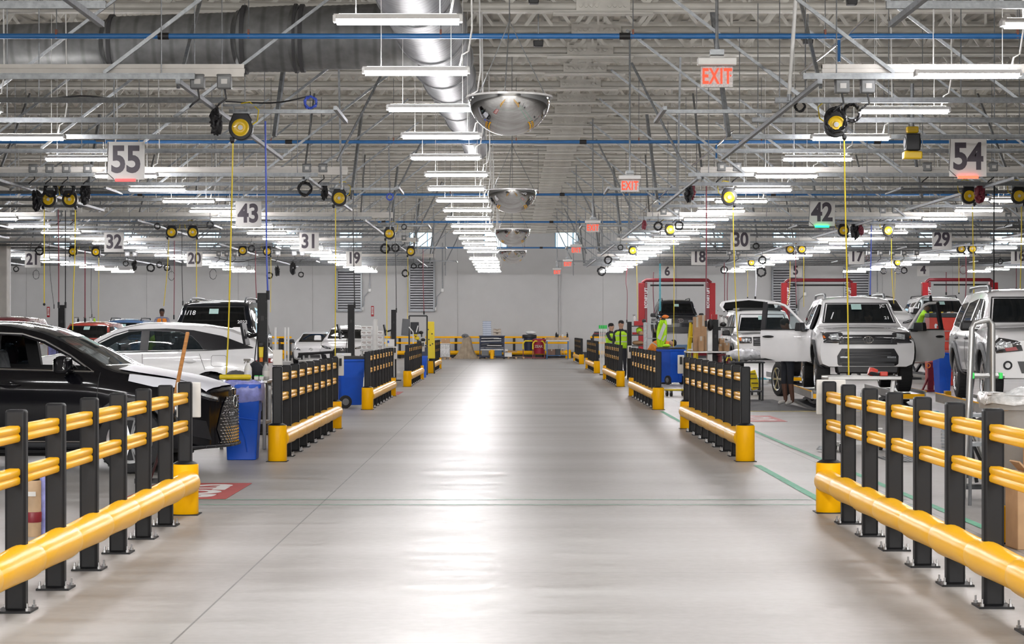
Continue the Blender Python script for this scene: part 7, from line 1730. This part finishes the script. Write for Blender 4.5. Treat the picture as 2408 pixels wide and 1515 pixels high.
q = MB(); q.prism([(-.02, 0), (.03, 0), (.03, .07), (.06, .07), (.05, .11), (.0, .13), (-.03, .09)], -.004, .004); o = q.build('white_mark', 'paint_white', t); o.location = (-w*.28, -.312, zt_-.42)
q = MB(); q.tube([(w/2+.02, -.2, zt_-.15), (w/2+.1, -.2, zt_-.08), (w/2+.16, -.2, zt_-.2), (w/2+.16, -.2, zt_-.9)], .03, 8); q.build('handle', 'galv', t, smooth=50)
for i in range(7):
    o = thing('hand_tool', ('yellow screwdriver first on the red tool chest', 'black ratchet second on the red tool chest', 'red pliers third on the red tool chest', 'yellow cutter fourth on the red tool chest', 'black socket fifth on the red tool chest', 'white tape roll sixth on the red tool chest', 'tan glove last on the red tool chest')[i], 'tool', (gx(2212, Y)-w*.4+i*w*.13, Y-.15, zt_)); q = MB(); q.bar((-.04, 0, .02), (.05, .02, .03), .03); q.build('grip', ('hose_yellow', 'black', 'tool_red', 'hose_yellow', 'black', 'white_plastic', 'card')[i], o, bev=.006); q = MB(); q.cyl((.05, .02, .03), (.10, .03, .03), .008, n=6); q.build('tip', 'galv', o)
# platform ladder hand rail
Y = 17.6; t = thing('platform_ladder', 'worn steel platform ladder with green clips beside the nearest wagon', 'ladder', (gx(2312, Y), Y, 0)); H = gz(757, Y)
q = MB(); q.tube([(-.20, -.05, .02), (-.13, 0, .9), (-.10, .0, H-.06), (-.08, 0, H-.01), (.05, 0, H+.02), (.08, 0, H-.02), (.085, 0, .9), (.09, -.02, .02)], .026, 10); q.build('front_rail', 'steel', t, smooth=50)
q = MB(); q.tube([(-.08, .02, H-.1), (-.085, .1, .9), (-.09, .12, .02)], .016, 8); q.tube([(.06, .04, H-.01), (.12, .25, H-.05), (.17, .55, H-.5), (.19, .62, .02)], .022, 10); q.build('rear_rail', 'clad_grey', t, smooth=50)
q = MB(); zc = gz(884, Y); q.tube([(-.12, .02, zc), (.19, .02, zc)], .024, 10); q.build('cross_bar', 'steel', t); q = MB(); q.box((-.095, .02, zc), (.035, .06, .055)); q.box((.155, .02, zc), (.035, .06, .055)); q.build('clip', 'green', t, bev=.006)
for z in (.28, .56, .82): q = MB(); q.box((.0, .28, z), (.26, .24-.0, .03)); q.build('tread', 'galv', t)
# aluminium case on a folding dolly
Y = 18.6; t = thing('folding_cart', 'folding cart with a wavy grey panel and aluminium channel, behind the nearest barrier', 'cart', (gx(2290, Y), Y, 0)); q = MB(); q.box((0, 0, .23), (.4, .4, .03)); q.box((0, 0, .12), (.42, .3, .03)); q.bar((.05, .1, .15), (-.05, .1, .8), .03); q.bar((-.1, -.12, .66), (.1, -.1, .24), .025); q.build('frame', 'clad', t)
for a in (-.14, .12): q = MB(); q.cyl((a-.02, -.14, .055), (a+.02, -.14, .055), .055, n=16); q.build('caster', 'rubber', t, smooth=40)
q = MB()
for i in range(9): q.box((-.23, -.05, .42+i*.03), (.17, .05, .022), rot=Matrix.Rotation(.12, 4, 'Y'))
q.build('ribbed_panel', 'galv', t); q = MB(); q.prism([(-.08, .68), (.1, .68), (.12, .45), (.05, .36)], -.2, -.14); q.build('channel', 'steel', t, bev=.01); q = MB(); q.bar((-.12, -.16, .72), (.1, -.16, .69), .05); q.build('grip', 'bag_clear', t, bev=.02)
# grey refuse bin and brown carton at the frame edge
Y = 15.0; t = thing('refuse_bin', 'big grey refuse bin with a clear liner beside the nearest white-car side barrier', 'bin', (4.02, 15.1, 0)); q = MB(); H = gz(930, 14.8)
lv = [(0.02, .78), (H*.9, .98), (H*.9, 1.06), (H, 1.08), (H, .98), (H*.8, .93)]; vs = []; fs = []; n = 32
for z, s in lv:
    for k in range(n):
        a = 2*PI*k/n; c, s_ = math.cos(a), math.sin(a); p_ = 4; rr_ = 1/(abs(c)**p_+abs(s_)**p_)**(1/p_); vs.append((c*rr_*.40*s, s_*rr_*.34*s, z))
for i in range(len(lv)-1):
    for k in range(n): fs.append((i*n+k, i*n+(k+1) % n, (i+1)*n+(k+1) % n, (i+1)*n+k))
q.add(vs, fs); q.build('tub', 'plastic_grey', t, smooth=40)
q = MB(); vs = []; fs = []; rr = random.Random(8); lv = [(H-.07, 1.095), (H-.02, 1.10), (H+.008, 1.06), (H+.0, .985), (H-.10, .95)]
for z, s in lv:
    for k in range(n):
        a = 2*PI*k/n; c, s_ = math.cos(a), math.sin(a); rr_ = 1/(abs(c)**4+abs(s_)**4)**.25*(1+rr.uniform(-.012, .012)); vs.append((c*rr_*.40*s, s_*rr_*.34*s, z+rr.uniform(-.012, .012)))
for i in range(len(lv)-1):
    for k in range(n): fs.append((i*n+k, i*n+(k+1) % n, (i+1)*n+(k+1) % n, (i+1)*n+k))
q.add(vs, fs); q.build('liner_bag', 'bag_clear', t, smooth=80); q = MB(); q.box((0, 0, H*.9), (.7, .58, .01)); q.build('contents', 'card', t)
q = MB(); q.box((-.03, -.345, H*.76), (.16, .004, .10)); o = q.build('label', 'panel_white', t); writing('lettering', 'LUGGINGS', .028, 'card_dark', o, (-.03, -.349, H*.76), 0, .9) if False else None
cloth('crumpled clear plastic lying in the grey refuse bin', Vector((3.9, 14.95, H*.9+.006)), (.36, .3, .16), 'bag_clear', 'plastic', 'plastic_bag')
t = box_thing('brown carton with an open flap standing against the grey refuse bin', (3.83, 14.5, 0), (.36, .26, .56), 'card', .1); q = MB(); q.box((-.14, -.05, .60), (.1, .2, .012), rot=Matrix.Rotation(.8, 4, 'Y')); q.box((.02, 0, .66), (.17, .15, .2)); q.build('flap', 'card', t)
t = thing('yellow_block', 'yellow floor guard behind the brown carton', 'block', (3.66, 14.9, 0)); q = MB(); q.box((0, 0, .14), (.08, .3, .28)); q.build('block_body', 'yellow', t, bev=.01); q = MB(); q.box((0, 0, .006), (.12, .34, .012)); q.build('foot', 'post_black', t)
t = thing('floor_grate', 'dark floor grate behind the nearest white-car side barrier', 'grate', (gx(2135, 24.2), 24.2, .004)); q = MB(); q.box((0, 0, .002), (.6, .9, .004)); q.build('pit', 'black', t); q = MB(); [q.box((-.27+i*.06, 0, .006), (.02, .9, .006)) for i in range(10)]; q.build('bars', 'galv', t)
